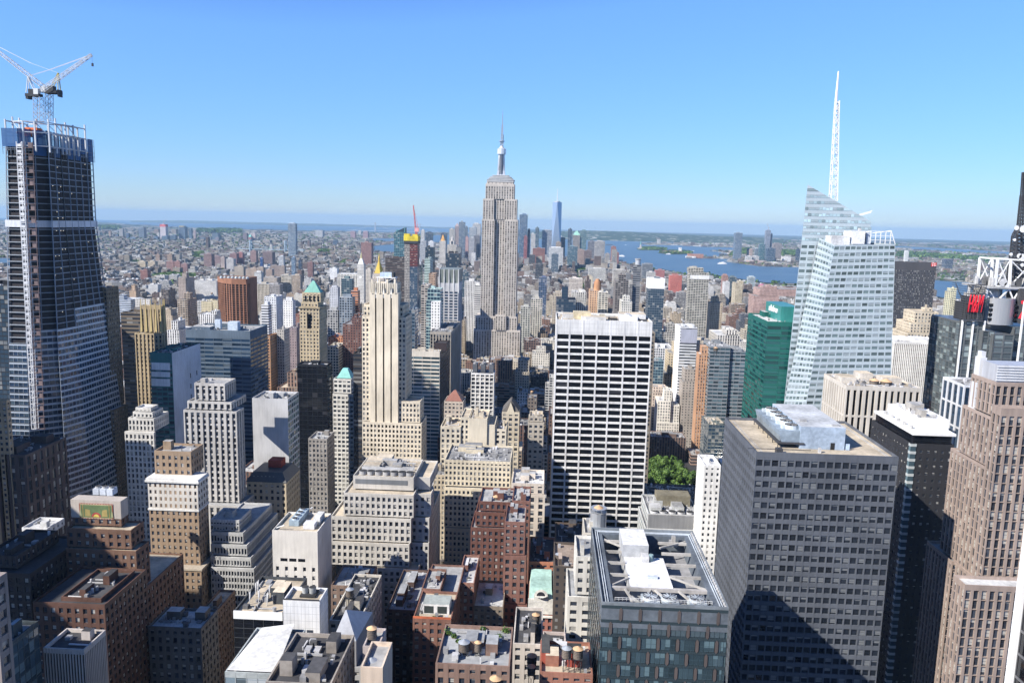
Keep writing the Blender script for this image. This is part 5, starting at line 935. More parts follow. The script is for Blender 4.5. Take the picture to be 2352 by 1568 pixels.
# ---- tower under construction with two luffing cranes
def construction():
    YA = 530
    def pl(tab, y):
        for (y0, x0), (y1, x1) in zip(tab, tab[1:]):
            if y <= y1: return lerp(x0, x1, (y-y0)/(y1-y0))
        (y0, x0), (y1, x1) = tab[-2:]; return lerp(x0, x1, (y-y0)/(y1-y0))
    L = [(300, 13), (400, 14), (796, 20), (1090, 26)]; Fo = [(300, 47), (790, 60), (1090, 70)]; Mi = [(300, 108), (757, 131), (1070, 152)]; Cn = [(300, 135), (520, 150), (757, 175), (1070, 205)]; Fr = [(300, 210), (504, 219), (753, 249), (1093, 293)]
    root = root_at('tower_under_construction', 'unfinished tapering tower with blue netting, hoists and white banded glass lower down, far left', 'skyscraper', -330, YA)
    def ypx(z, x=150, Y=545): return proj((atY(x, 600, Y).x, Y, z))[1]
    def sec(z):
        y = ypx(z); p = []
        for tab, Y in ((L, YA), (Fo, YA), (Mi, YA+14), (Mi, YA+11), (Cn, YA+30)): q = atY(pl(tab, y), y, Y); p.append((q.x, Y))
        cx, cy = p[-1]; d = min(80, max(6, solve_depth(cx, cy, z, pl(Fr, y)))); p.append((cx, cy+d)); p.append((p[0][0], cy+d)); return p
    zs = [12+4.45*k for k in range(70)]; ztop = atY(100, 335, YA).z; zclad = atY(130, 758, YA).z; zclad2 = atY(40, 796, YA).z; zs = [z for z in zs if z < ztop]
    sl = MB(); cl = MB(); wins = []; col = MB(); inner_body = MB()
    for k, z in enumerate(zs):
        p = sec(z); n = len(p); q = sec(z+4.45)
        sl.prism(p, z-.5, z+.12)
        for i in range(5):
            a, b, a2, b2 = p[i], p[i+1], q[i], q[i+1]
            clad = z < (zclad2 if i == 0 else zclad+ (8 if i == 4 else -4))
            if i == 2: continue
            if clad:
                facade(cl, wins, (*a, z), (*b, z), (*b2, z+4.45), (*a2, z+4.45), max(2, round(math.dist(a, b)/3.2)), 1, .04, .34, .3, 0, (.5,)*3, 's', 1.0)
            else:
                m = max(1, round(math.dist(a, b)/8.5))
                for j in range(m+1):
                    t = j/m; u = Vector((*lerp(Vector(a), Vector(b), t), z)); v = Vector((*lerp(Vector(a2), Vector(b2), t), z+4.45)); col.bar(u+Vector((0, .4, 0)), v+Vector((0, .4, 0)), .38)
        cx = sum(x for x, _ in p)/n; cy = sum(y for _, y in p)/n; r = [(lerp(cx, x, .955), lerp(cy, y, .95)) for x, y in p]; inner_body.prism(r, z, z+4.3, c=(.03,)*3)  # near-black fill stands in for the shaded interior between the slabs
    sl.build('floor_slab', M((.27, .30, .34), .7, name='slab_edge'), root, 'stuff'); cl.build('cladding_band', M((.46, .52, .60), .35, .5, .1, var=.06, name='pale_band'), root)
    col.build('column', M((.24, .28, .34), .6, name='steel_column'), root, 'stuff'); inner_body.build('inner_body', M((.035, .032, .035), .9, name='shaded_interior'), root)
    put_windows(root, wins, glass_mat('glass_navy', (.010, .020, .038), (.05, .08, .11), .3, .07, .05), 100)
    # work lights
    em = NT('work_lamp'); e_ = em.n("ShaderNodeEmission"); e_.inputs[0].default_value = (1, .93, .8, 1); e_.inputs[1].default_value = 1.6; em.l(e_.outputs[0], em.out.inputs[0]); rl = random.Random(2)
    for k in range(30):
        z = rl.choice([q for q in zs if q > zclad]); p = sec(z+3.4); i = rl.choice((3, 3, 4)); u = lerp(Vector(p[i]), Vector(p[i+1]), rl.uniform(.08, .9)); g = MB(); g.box(u.x-.16, u.x+.16, u.y-.9, u.y-.6, z+3.3, z+3.5); g.build('work_lamp', em.m, root)
    # white weather wrap and base bands
    for ya, yb_ in ((507, 523),):
        z = atY(100, yb_, YA).z; z2 = atY(100, ya, YA).z; p = [(x, y) for x, y in sec(z)]; cx = sum(x for x, _ in p)/len(p); cy = sum(y for _, y in p)/len(p); p = [(cx+(x-cx)*1.02, cy+(y-cy)*1.04) for x, y in p]
        g = MB(); g.prism(p, z, z2); g.build('weather_wrap', M((.62, .64, .68), .6, var=.2, name='wrap_sheet'), root)
    # blue safety netting round the top floors
    nt = NT('blue_netting'); tb = nt.n("ShaderNodeBsdfTransparent"); pb = nt.n("ShaderNodeBsdfPrincipled"); pb.inputs[0].default_value = (.012, .085, .24, 1); pb.inputs['Roughness'].default_value = .7; mx = nt.n("ShaderNodeMixShader"); mx.inputs[0].default_value = .93; nt.l(tb.outputs[0], mx.inputs[1]); nt.l(pb.outputs[0], mx.inputs[2]); nt.l(mx.outputs[0], nt.out.inputs[0])
    za, zb_ = atY(100, 356, YA).z, atY(100, 307, YA).z; p = sec(za); cx = sum(x for x, _ in p)/len(p); cy = sum(y for _, y in p)/len(p); e = [(cx+(x-cx)*1.05, cy+(y-cy)*1.06) for x, y in p]
    for i in range(6):
        if i == 2: continue
        a, b = e[i], e[i+1]; m = max(1, round(math.dist(a, b)/9))
        for j in range(m):
            u, v = lerp(Vector(a), Vector(b), j/m+.02), lerp(Vector(a), Vector(b), (j+1)/m-.02); off = -.8 if (i+j) % 2 else 0; g = MB(); g.quad([(u.x, u.y+off-.6, za+(0 if j % 3 else 5)), (v.x, v.y+off-.6, za+(0 if j % 3 else 5)), (v.x, v.y+off-.6, zb_+3), (u.x, u.y+off-.6, zb_+3)]); g.build('safety_net', nt.m, root)
    g = MB()
    for i in range(5):
        a, b = e[i], e[i+1]
        for zz in (za+4, (za+zb_)/2, zb_-2): g.bar((*a, zz), (*b, zz), .22)
        m = max(1, round(math.dist(a, b)/3))
        for j in range(m+1): u = lerp(Vector(a), Vector(b), j/m); g.bar((u.x, u.y, za), (u.x, u.y, zb_+3), .16)
    g.build('scaffold', M((.18, .22, .28), .6), root)
    # open steel of the top storeys
    g = MB(); zt = atY(100, 272, YA).z; zt0 = zb_-12; q = [atY(x, 300, Y) for x, Y in ((13, YA), (30, YA+4), (53, YA), (80, YA+2), (112, YA+6), (128, YA+14), (150, YA+20), (168, YA+28))]; r = [Vector((v.x-1, v.y+16, 0)) for v in q]
    for row in (q, r):
        for v in row: g.bar((v.x, v.y, zt0), (v.x, v.y, zt+random.uniform(-3, 2)), .62)
        for i in range(len(row)-1):
            for zz in (zt-2, (zt+zt0)/2+2, zt0+4): g.bar((row[i].x, row[i].y, zz), (row[i+1].x, row[i+1].y, zz), .45)
            if i % 2: g.bar((row[i].x, row[i].y, zt-2), (row[i+1].x, row[i+1].y, (zt+zt0)/2), .3)
    for i in range(len(q)):
        for zz in (zt-2, (zt+zt0)/2+2): g.bar((q[i].x, q[i].y, zz), (r[i].x, r[i].y, zz), .4)
    g.build('steel_frame', M((.50, .53, .57), .5, .4, name='primed_steel'), root)
    g = MB(); a = atY(72, 300, YA+10); g.box(a.x-5, a.x+4, YA+10, YA+16, a.z-4, a.z+2); g.build('site_container', M((.65, .16, .05), .6), root)
    # hoist tower
    g = MB(); rr = MB(); N = 46
    za, zb_ = atY(70, 985, YA-4).z, atY(50, 325, YA-4).z
    def hp(t, x): y = lerp(985, 325, t); return atY(lerp(lerp(72, 36, t), lerp(95, 66, t), x), y, YA-3)
    for k in range(N):
        t0, t1 = k/N, (k+1)/N; lo = .26 if k < 12 else 1
        a, b, c_, d_ = hp(t0, .05), hp(t0, .48), hp(t1, .48), hp(t1, .05)
        for u, v in ((a, d_), (b, c_)): g.bar(u, v, .35); g.bar(u+Vector((0, 3, 0)), v+Vector((0, 3, 0)), .35)
        g.bar(a, b, .3); g.bar(a+Vector((0, 3, 0)), b+Vector((0, 3, 0)), .25); g.bar(a, c_ if k % 2 else a+Vector((0, 3, 0)), .2)
        if t0 > .28: h = (d_.z-a.z); g.box(a.x+.5, b.x-.5, YA-3.4, YA-.8, a.z+.8, a.z+h*.62)
    g.build('hoist_mast', M((.62, .63, .65), .5, .4, .1, name='hoist_metal'), root)
    for k in range(N):
        t0, t1 = k/N, (k+1)/N; a, b, d_ = hp(t0, .62), hp(t0, 1.3), hp(t1, .62)
        rr.bar(a, d_, .22); rr.bar(a, b, .2); rr.bar(b, hp(t1, 1.3), .2); rr.box(a.x, b.x, YA-2.4, YA-1, a.z, a.z+.25)
        if k % 2: rr.box(lerp(a.x, b.x, .35), lerp(a.x, b.x, .8), YA-2, YA-1, a.z+.3, a.z+3.6)
    rr.build('hoist_platform', M((.16, .12, .12), .7, var=.5, name='red_scaffold'), root)
    FOOT.append((-395, -290, YA-8, YA+110)); ALLB.append((-370, -312, YA, YA+60, 320)); VIS.append((10, 295, 1130, YA))
    # cranes
    k_ = .15385
    def z5(x, y, Y=YA+16): return atY(x*k_, 114.84+y*k_, Y)
    steel = M((.58, .60, .62), .5, .4, name='crane_steel'); dk = M((.035, .038, .045), .6, name='crane_black'); yel = M((.45, .38, .10), .6, name='crane_yellow')
    def crane(label, mast, mast_y, deck, cw, apex, legs, pivot, tip, knot, boomcol, hook, Yc, mw):
        P = lambda a: z5(*a, Yc)
        r = root_at('tower_crane', label, 'crane', P(mast).x, Yc, P((mast[0], mast_y)).z, 'luffing cranes on the unfinished tower')
        g = MB(); lattice(g, P((mast[0], mast_y)), P(mast), mw*.85, 6, .17); g.build('mast', M((.36, .37, .39), .6, name='mast_steel'), r)
        g = MB(); a, b = P((deck[0], deck[2])), P((deck[1], deck[3])); g.box(a.x, b.x, Yc-2.5, Yc+2.5, b.z, a.z); g.box(lerp(a.x, b.x, .2), lerp(a.x, b.x, .6), Yc-1.8, Yc+1.8, a.z, a.z+3); g.build('machinery_deck', dk, r)
        g = MB(); a, b = P((cw[0], cw[2])), P((cw[1], cw[3])); g.box(a.x, b.x, Yc-2.3, Yc+2.3, b.z, a.z); g.build('counterweight', dk, r)
        g = MB()
        for l in legs:
            for o in (-1.5, 1.5): g.bar(P(l)+Vector((0, o, 0)), P(apex)+Vector((0, o*.3, 0)), .32)
        g.build('a_frame', boomcol, r)
        g = MB(); lattice(g, P(pivot), P(tip), 2.6, 22, .17, 1.5); g.build('jib', steel, r)
        g = MB()
        for o in (-.6, .6): g.bar(P(apex)+Vector((0, o, 0)), P(knot)+Vector((0, o, 0)), .12); g.bar(P(knot)+Vector((0, o, 0)), P(tip)+Vector((0, o, 0)), .16)
        g.build('pendant_cable', steel, r)
        if hook: g = MB(); g.bar(P(tip), P(hook), .08); g.box(P(hook).x-.5, P(hook).x+.5, Yc-.5, Yc+.5, P(hook).z-2, P(hook).z); g.build('hook', dk, r)
        g = MB(); a = P((pivot[0]-35, pivot[1]-18)); g.box(a.x-1.6, a.x+1.6, Yc-2.6, Yc+.2, a.z-3, a.z+.8); g.build('cab', M((.6, .62, .62), .4), r)
    crane('left tower crane with a pale jib reaching up to the right', (575, 700), 1060, (405, 610, 655, 700), (412, 452, 690, 737), (420, 395), ((412, 640), (530, 620)), (600, 620), (1370, 70), (750, 295), steel, (1380, 200), YA+14, 5.4)
    crane('right tower crane with a yellow A-frame and its jib leaning left out of the picture', (735, 665), 1060, (692, 905, 608, 662), (882, 907, 600, 705), (870, 345), ((760, 600), (885, 600)), (700, 590), (-300, -190), (460, 198), yel, None, YA+20, 4.2)
construction()
# ---- bronze ribbed tower, rotated corners
def bronze():
    Y = 1262; root = root_at('ribbed_tower', 'reddish bronze tower of vertical ribs with chamfered corners and domed vents', 'skyscraper', -510, Y)
    c = (.25, .12, .072); w = MB(); wins = []
    px = [(499.5, 640, 40), (514, 637, 12), (531, 637, 0), (566, 640, 0), (574, 637, 30)]
    P = [atY(x, y, Y+o) for x, y, o in px]; z1 = sum(p.z for p in P)/len(P); pts = [(p.x, p.y) for p in P]
    for i, (a, b) in enumerate(zip(pts, pts[1:])):
        facade(w, wins, (*a, 0), (*b, 0), (*b, z1-9), (*a, z1-9), max(1, round(math.dist(a, b)/7)), round((z1-9)/3.7), .32, .16, 1.2, 0, c)
        for t in [k/6 for k in range(7)]:
            v = lerp(Vector(a), Vector(b), t); d = Vector((b[0]-a[0], b[1]-a[1])).normalized(); nrm = Vector((d.y, -d.x))
            w.quad([(*(v+nrm*.1-d*1.2), z1-9), (*(v+nrm*.1+d*1.2), z1-9), (*(v+nrm*.1+d*.2-nrm*1.5), z1+1), (*(v+nrm*.1-d*.2-nrm*1.5), z1+1)])
        w.quad([(*a, z1-9), (*b, z1-9), (*b, z1), (*a, z1)])
    pts2 = pts+[(pts[-1][0], Y+62), (pts[0][0], Y+62)]; g = MB(); g.quad([(x, y, z1-.8) for x, y in pts2], 0, [(0, 0)]*len(pts2), (.2, .15, .12)); g.build('roof', ROOF, root)
    for a, b in ((pts2[4], pts2[5]), (pts2[5], pts2[6]), (pts2[6], pts2[0])): w.quad([(*a, 0), (*b, 0), (*b, z1), (*a, z1)])
    w.build('wall', M(c, name='bronze_brick'), root); put_windows(root, wins, G_BLACK, 60)
    for k in range(8):
        g = MB(); p = atY(lerp(508, 568, k/7), 633, Y+14); g.cyl(p.x, p.y, z1-1, z1+1.5, 2.4, 2.2, 10, c=(.45, .5, .52)); g.cyl(p.x, p.y, z1+1.5, z1+2.8, 2.2, .8, 10, c=(.5, .55, .56)); g.build('vent_dome', ROOF, root)
    FOOT.append((-540, -470, Y, Y+62)); ALLB.append((-540, -470, Y, Y+60, z1)); VIS.append((498, 576, 742, Y))
bronze()
# ---- tower with yellow wrapped top
def yellowtop():
    Y = 1650; a, b = atY(929, 560, Y), atY(959, 560, Y); z1 = atY(943, 552, Y).z; root = root_at('tower_under_construction', 'slim unfinished red and blue tower wrapped in yellow netting at the top', 'skyscraper', (a.x+b.x)/2, Y)
    xm = lerp(a.x, b.x, .4); zc = atY(940, 612, Y).z
    g = MB(); g.box(a.x, xm, Y, Y+28, 0, z1, 0, (.38, .35, .32), cell=(2.6, 3.4)); g.build('concrete_frame', FM['g'], root)
    g = MB(); g.box(xm, b.x, Y+.3, Y+28, zc, z1, 0, (.20, .05, .045), cell=(3.2, 3.4)); g.build('open_floors', FM['r'], root)
    g = MB(); g.box(xm, b.x, Y+.2, Y+28, 0, zc, 0, (.10, .14, .20), cell=(3.2, 3.4)); g.build('glass_wall', FM['c'], root)
    zt = atY(943, 539, Y).z; g = MB(); g.box(a.x-1.5, b.x+1.5, Y-1.5, Y+30, z1-1, zt-3); g.box(a.x-1, xm, Y-1, Y+10, zt-3, zt+2); g.box(xm+6, b.x, Y-1, Y+12, zt-3, zt+1); g.build('netting', M((.62, .50, .05), .7, var=.3, name='yellow_netting'), root)
    g = MB(); g.box(a.x-1, b.x+1.2, Y-1.2, Y+29, z1-7, z1-1.2); g.build('formwork', DKMETAL, root)
    VIS.append((926, 962, 725, Y)); FOOT.append((a.x-4, b.x+4, Y, Y+30)); ALLB.append((a.x, b.x, Y, Y+28, z1))
    r = root_at('tower_crane', 'red and white luffing crane above the yellow wrapped tower', 'crane', b.x-3, Y+10, z1)
    P = lambda x, y: atY(x, y, Y+8); red = M((.55, .08, .07), .5, name='crane_red')
    g = MB(); lattice(g, P(956, 548), P(956.5, 532), 3.4, 5, .5); g.build('mast', red, r); g = MB(); q = P(957, 529); g.box(q.x-4, q.x+5, Y+5, Y+11, q.z-3, q.z+5); g.build('cab', M((.62, .3, .3), .6), r)
    g = MB(); lattice(g, P(955, 527), P(949.5, 472), 2.6, 12, .4, 1.2); g.build('jib', red, r)
    g = MB(); g.bar(P(959, 514), P(949.5, 472), .25); g.bar(P(959, 514), P(960, 530), .5); g.build('pendant_cable', red, r)
yellowtop()
# ---- gold pyramid tower, clock tower, white pyramid spire
def goldpyr():
    Y = 1860; a, b = atY(856, 628, Y), atY(879, 628, Y); zt = atY(869, 600, Y).z; za = atY(870, 583, Y).z; root = root_at('gothic_tower', 'stone tower with a gleaming gold pyramid roof and tiny lantern', 'skyscraper', (a.x+b.x)/2, Y)
    g = MB(); g.box(a.x-4, b.x+4, Y, Y+34, 0, a.z-12, 0, (.50, .44, .38), cell=(3, 3.6)); g.box(a.x, b.x, Y+3, Y+30, a.z-12, a.z, 0, (.55, .49, .42), cell=(3, 3.6)); g.build('wall', FM['p'], root)
    g = MB(); mx, my = (a.x+b.x)/2, Y+16; pts = [(mx+12*math.cos(t), my+12*math.sin(t)) for t in [math.pi/8+k*math.pi/4 for k in range(8)]]; g.prism(pts, a.z, zt, poly2=[(lerp(mx, x, .16), lerp(my, y, .16)) for x, y in pts]); g.build('roof', M((.75, .50, .08), .35, .5, .6, var=.1, name='gold_leaf'), root)
    g = MB(); g.cyl(mx, my, zt, zt+7, 2.2, 2, 8); g.cyl(mx, my, zt+7, za, 2, .1, 8); g.build('lantern', M((.7, .48, .1), .4, .5, .5), root)
    for sx in (a.x+1, b.x-1):
        g = MB(); g.cyl(sx, Y+4, a.z-14, a.z+7, 2.1, .2, 6); g.build('pinnacle', M((.56, .50, .44)), root)
    VIS.append((852, 884, 655, Y)); FOOT.append((a.x-6, b.x+6, Y, Y+36)); ALLB.append((a.x, b.x, Y, Y+30, zt))
goldpyr()
def clocktower():
    Y = 2010; a, b = atY(820.5, 630, Y), atY(836, 630, Y); z1 = atY(828, 607, Y).z; root = root_at('clock_tower', 'slender white campanile with a tapering white spire', 'tower', (a.x+b.x)/2, Y); mx = (a.x+b.x)/2; my = Y+9; hw = (b.x-a.x)/2
    g = MB(); g.box(a.x, b.x, Y, Y+18, 0, z1, 0, (.64, .62, .58), cell=(3.2, 3.8)); g.build('wall', FM['p'], root)
    zb = atY(828, 594, Y).z; zt = atY(828, 579, Y).z; pyramid(root, a.x+1.5, b.x-1.5, Y+1.5, Y+16.5, z1, zb-z1, (.66, .65, .62), .4); g = MB(); g.cyl(mx, my, zb, zb+6, 2.4, 2.2, 8); g.cyl(mx, my, zb+6, zt, 2, .1, 8); g.build('lantern', M((.6, .55, .3)), root)
    g = MB(); g.box(a.x-.5, b.x+.5, Y-.5, Y+18.5, z1-16, z1-15); g.build('cornice', M((.68, .66, .62)), root)
    g = MB(); q = atY(828, 636, Y); g.cyl(0, 0, 0, 1, 1, 1, 4) if False else arc(g, q.x, Y-.3, q.z, 0, 3.6, 0, 2*math.pi, 20, (.75, .74, .7)); g.build('clock_face', ROOF, root)
    VIS.append((819, 838, 660, Y)); FOOT.append((a.x-3, b.x+3, Y, Y+20)); ALLB.append((a.x, b.x, Y, Y+18, z1))
    Y = 2080; a, b = atY(775, 629, Y), atY(834, 629, Y); q = MB(); r2 = root_at('masonry_building', 'wide white stone block with a colonnade left of the campanile', 'office building', (a.x+b.x)/2, Y); q.box(a.x, b.x, Y, Y+50, 0, a.z, 1, (.68, .66, .6), cell=(4, 5), top=(0, (.6, .6, .58))); q.box(a.x-1, b.x+1, Y-1, Y+51, a.z-5, a.z-4, 0, (.7, .68, .62)); q.build('wall', [ROOF, FM['v']], r2); VIS.append((775, 834, 650, Y)); FOOT.append((a.x, b.x, Y, Y+50))
clocktower()
def whitespire():
    Y = 1960; a, b = atY(955, 605, Y), atY(966, 605, Y); zt = atY(960, 576, Y).z; root = root_at('pyramid_tower', 'white stone spire just right of the yellow wrapped tower', 'tower', (a.x+b.x)/2, Y)
    g = MB(); g.box(a.x, b.x, Y, Y+14, 0, a.z, 0, (.62, .6, .57), cell=(3, 3.6)); g.build('wall', FM['p'], root); pyramid(root, a.x, b.x, Y, Y+14, a.z, zt-a.z, (.68, .67, .66), .05)
whitespire()
# ---- sign tower at the right edge
def signtower():
    Y = 533; root = root_at('sign_tower', 'grey glass tower with a curved metal drum and white roof trusses at the right edge', 'skyscraper', 350, Y)
    def bx(mb, xl, xr, yt, yb_, y, d, c=(.5,)*3, cell=None, mi=0):
        a, b = atY(xl, (yt+yb_)/2, y), atY(xr, (yt+yb_)/2, y); z1, z0 = atY((xl+xr)/2, yt, y).z, atY((xl+xr)/2, yb_, y).z; mb.box(a.x, b.x, y, y+d, z0, z1, mi, c, cell=cell); return a.x, b.x, z0, z1
    w = MB(); wins = []
    for xl, xr, yt, y, d, bay in ((2203, 2259, 738, Y+6, 40, 4.2), (2259, 2284, 760, Y+1, 40, 3.4), (2284, 2330, 768, Y-3, 40, 5.2), (2330, 2420, 752, Y+3, 40, 3.6)):
        a, b = atY(xl-6, 820, y), atY(xr-6, 820, y); z1 = atY(xl, yt, y).z; facade(w, wins, (a.x, y, 60), (b.x, y, 60), (b.x, y, z1), (a.x, y, z1), max(1, round((b.x-a.x)/bay)), round((z1-60)/4.1), .14, .16, .35, 0); w.box(a.x, b.x, y+.5, y+d, 0, z1, skip='n'); w.box(a.x, b.x, y, y+.5, 0, 60)
        if xl == 2203:
            facade(w, wins, (a.x-.4, y+d, 60), (a.x-.4, y, 60), (a.x-.4, y, z1-1), (a.x-.4, y+d, z1-1), 9, round((z1-60)/4.1), .05, .12, .3, 0)
            for t in (.08, .52, .98): g = MB(); px = lerp(a.x, b.x, t); g.box(px-.5, px+.5, y-.8, y+.2, 40, z1+1); g.build('white_pier', WHITEM, root)
        if xl == 2330: g = MB(); g.box(a.x-.3, a.x+.6, y-7, y-5.8, 40, atY(2337, 690, y).z); g.build('white_pier', WHITEM, root)
    w.build('wall', M((.14, .15, .155), .35, .5, .2, name='grey_frame'), root); put_windows(root, wins, glass_mat('glass_sign', (.04, .05, .055), (.25, .30, .30), .3), 80)
    FOOT.append((285, 440, Y-10, Y+60)); ALLB.append((295, 430, Y, Y+50, 225)); VIS.append((2195, 2352, 840, Y))
    g = MB(); a, b = atY(2262, 715, Y+8), atY(2337, 715, Y+8); cx, r = (a.x+b.x)/2, (b.x-a.x)/2; z0, z1 = atY(2300, 748, Y).z, atY(2300, 687, Y).z; g.cyl(cx, Y+8+r*.55, z0, z1, r, r, 40); ob = g.build('metal_drum', M((.42, .425, .435), .35, .6, .45, var=.06, name='brushed_metal'), root)
    for k in range(4):
        for s in (-1, 1): g = MB(); z = lerp(z0, z1, .2+.18*k); t = -math.pi/2+s*.75; px, py = cx+r*1.01*math.cos(t), Y+8+r*.55+r*1.01*math.sin(t); g.box(px-1.6, px+1.6, py-.3, py+.6, z-1, z+1); g.build('drum_window', G_BLACK, root)
    # sign frame
    a, b = atY(2219, 690, Y+4), atY(2262, 690, Y+4); zt, zb = atY(2230, 655, Y).z, atY(2230, 738, Y).z; g = MB()
    for k in range(13): x = lerp(a.x, b.x, k/12); g.bar((x, Y+4, zb), (x, Y+4, zt), .16)
    for k in range(17): z = lerp(zb, zt, k/16); g.bar((a.x, Y+4, z), (b.x, Y+4, z), .2 if k % 4 else .42); g.bar((a.x, Y+4, z), (a.x, Y+24, z), .2); g.bar((b.x, Y+4, z), (b.x, Y+24, z), .2)
    [g.box(lerp(a.x, b.x, .08+.3*k), lerp(a.x, b.x, .28+.3*k), Y+9, Y+20, zb, zb+(zt-zb)*(.5+.15*(k % 2))) for k in range(3)]; [g.bar((a.x+2, Y+4+5*k, lerp(zb, zt, k/4)), (b.x-2, Y+6+4*k, lerp(zb, zt, 1-k/5)), .3) for k in range(5)]; g.build('sign_frame', M((.07, .07, .075), .6, name='black_frame'), root)
    red = M((.75, .03, .05), .5, var=.03, name='sign_letter_red')
    sg = thing('rooftop_sign', 'big red slanted H&M letters on the black sign frame', 'sign', (lerp(a.x, b.x, .42), Y+3, lerp(zb, zt, .3)))
    mesh_text('H&M', 'letters', red, sg, (lerp(a.x, b.x, .46), Y+3, lerp(zb, zt, .46)), 17, (b.x-a.x)*.80, depth=.5, shear=.3)
    a2 = atY(2345, 700, Y+4); g = MB(); z2 = atY(2350, 664, Y).z; z3 = atY(2350, 745, Y).z
    for k in range(12): z = lerp(z3, z2, k/11); g.bar((a2.x, Y+4, z), (a2.x+40, Y+4, z), .3)
    g.box(a2.x, a2.x+40, Y+7, Y+22, z3, z2); g.build('sign_frame', M((.07, .07, .075), .6, name='black_frame'), root)
    sg = thing('rooftop_sign', 'part of a red slanted letter cut by the right picture edge', 'sign', (a2.x+3, Y+3, z3+8)); g = MB(); p = atY(2343, 732, Y+3); g.bar(p, p+Vector((6, 0, 14)), 1.2); g.bar(p+Vector((0, 0, 11)), p+Vector((6, 0, 12)), 1.4); g.build('letter', red, sg)
    # trusses
    def P(x, y, Yq=Y+10): return atY(2009.8+x*.2197, 488+y*.2197, Yq)
    g = MB(); rr = 1.0
    for dY in (0, 22):
        Q = lambda x, y: P(x, y)+Vector((0, dY, 0))
        for u, v, r_ in (((1255, 760), (1285, 485), 1.6), ((1405, 780), (1420, 490), 1.6), ((1285, 485), (1600, 500), 1.2), ((1290, 500), (1390, 760), .7), ((1410, 500), (1270, 750), .6), ((1430, 510), (1560, 640), .7), ((1560, 610), (1410, 770), .7), ((1255, 765), (1405, 780), 1.2),
                         ((1160, 905), (1170, 790), 1.5), ((1505, 930), (1515, 800), 1.5), ((1170, 785), (1515, 805), 1.5), ((1180, 795), (1255, 915), .8), ((1400, 800), (1285, 915), .9), ((1400, 800), (1450, 925), .9), ((1510, 810), (1440, 925), .8)):
            g.bar(Q(*u), Q(*v), r_*.62)
    for u in ((1285, 485), (1420, 490), (1170, 785), (1515, 800)): g.bar(P(*u), P(*u)+Vector((0, 22, 0)), .7)
    g.build('truss', WHITEM, root)
    g = MB(); a = P(1150, 770); b = P(1600, 770); g.box(a.x, b.x, Y+8, Y+40, a.z-1.2, a.z); random.seed(5)
    for _ in range(40): x = random.uniform(a.x, b.x); y = random.uniform(Y+8, Y+36); h = random.uniform(1, 6); q = random.choice((.08, .15, .3, .5)); g.box(x, x+random.uniform(1, 4), y, y+2, a.z, a.z+h, c=(q,)*3)
    g.build('equipment_deck', ROOF, root)
    g = MB(); cpos = [P(1230, 860), P(1440, 880)]; g.cyl(P(1410, 0).x, Y+20, P(1410, 930).z, P(1410, 800).z, 6, 3.5, 16, c=(.7, .71, .72)); g.build('vent_cone', ROOF, root)
    for x, y, s in ((1470, 160, 1.6), (1540, 172, 2.4), (1498, 453, 1.7), (1535, 470, 2.5), (1370, 757, 1.8), (1330, 730, 2.6), (1412, 436, 1.1), (1530, 548, 1.2), (1450, 286, .9)):
        g = MB(); p = P(x, y); n = 14
        ring = [(p.x+s*math.cos(t), p.y-1.2, p.z+s*math.sin(t)) for t in [2*math.pi*k/n for k in range(n)]]; back = [(p.x+.3*s*math.cos(t), p.y+.9, p.z+.3*s*math.sin(t)) for t in [2*math.pi*k/n for k in range(n)]]
        g.quad(ring[::-1], 0, [(0, 0)]*n, (.8,)*3)
        for k in range(n): j = (k+1) % n; g.quad([ring[k], ring[j], back[j], back[k]], 0, None, (.7,)*3)
        g.bar((p.x, p.y+.5, p.z), (p.x+1.5, p.y+3, p.z), .2); g.build('dish', ROOF, root)
    r = root_at('broadcast_mast', 'dark lattice broadcast mast on the sign tower at the right edge', 'antenna', P(1490, 600).x, Y+20, P(1490, 700).z)
    g = MB(); lattice(g, P(1485, 700, Y+20), P(1500, 430, Y+20), 9, 12, .55, 7.2); g.build('lower_section', DKMETAL, r)
    g = MB(); lattice(g, P(1500, 430, Y+20), P(1508, 240, Y+20), 7, 10, .55, 6.2); lattice(g, P(1508, 240, Y+20), P(1528, 150, Y+20), 6.2, 5, .5, 3.6); lattice(g, P(1528, 150, Y+20), P(1545, -180, Y+20), 3.6, 18, .45, 2.2); lattice(g, P(1545, -180, Y+20), P(1552, -420, Y+20), 2, 10, .35, 1.2); g.build('upper_section', DKMETAL, r)
signtower()
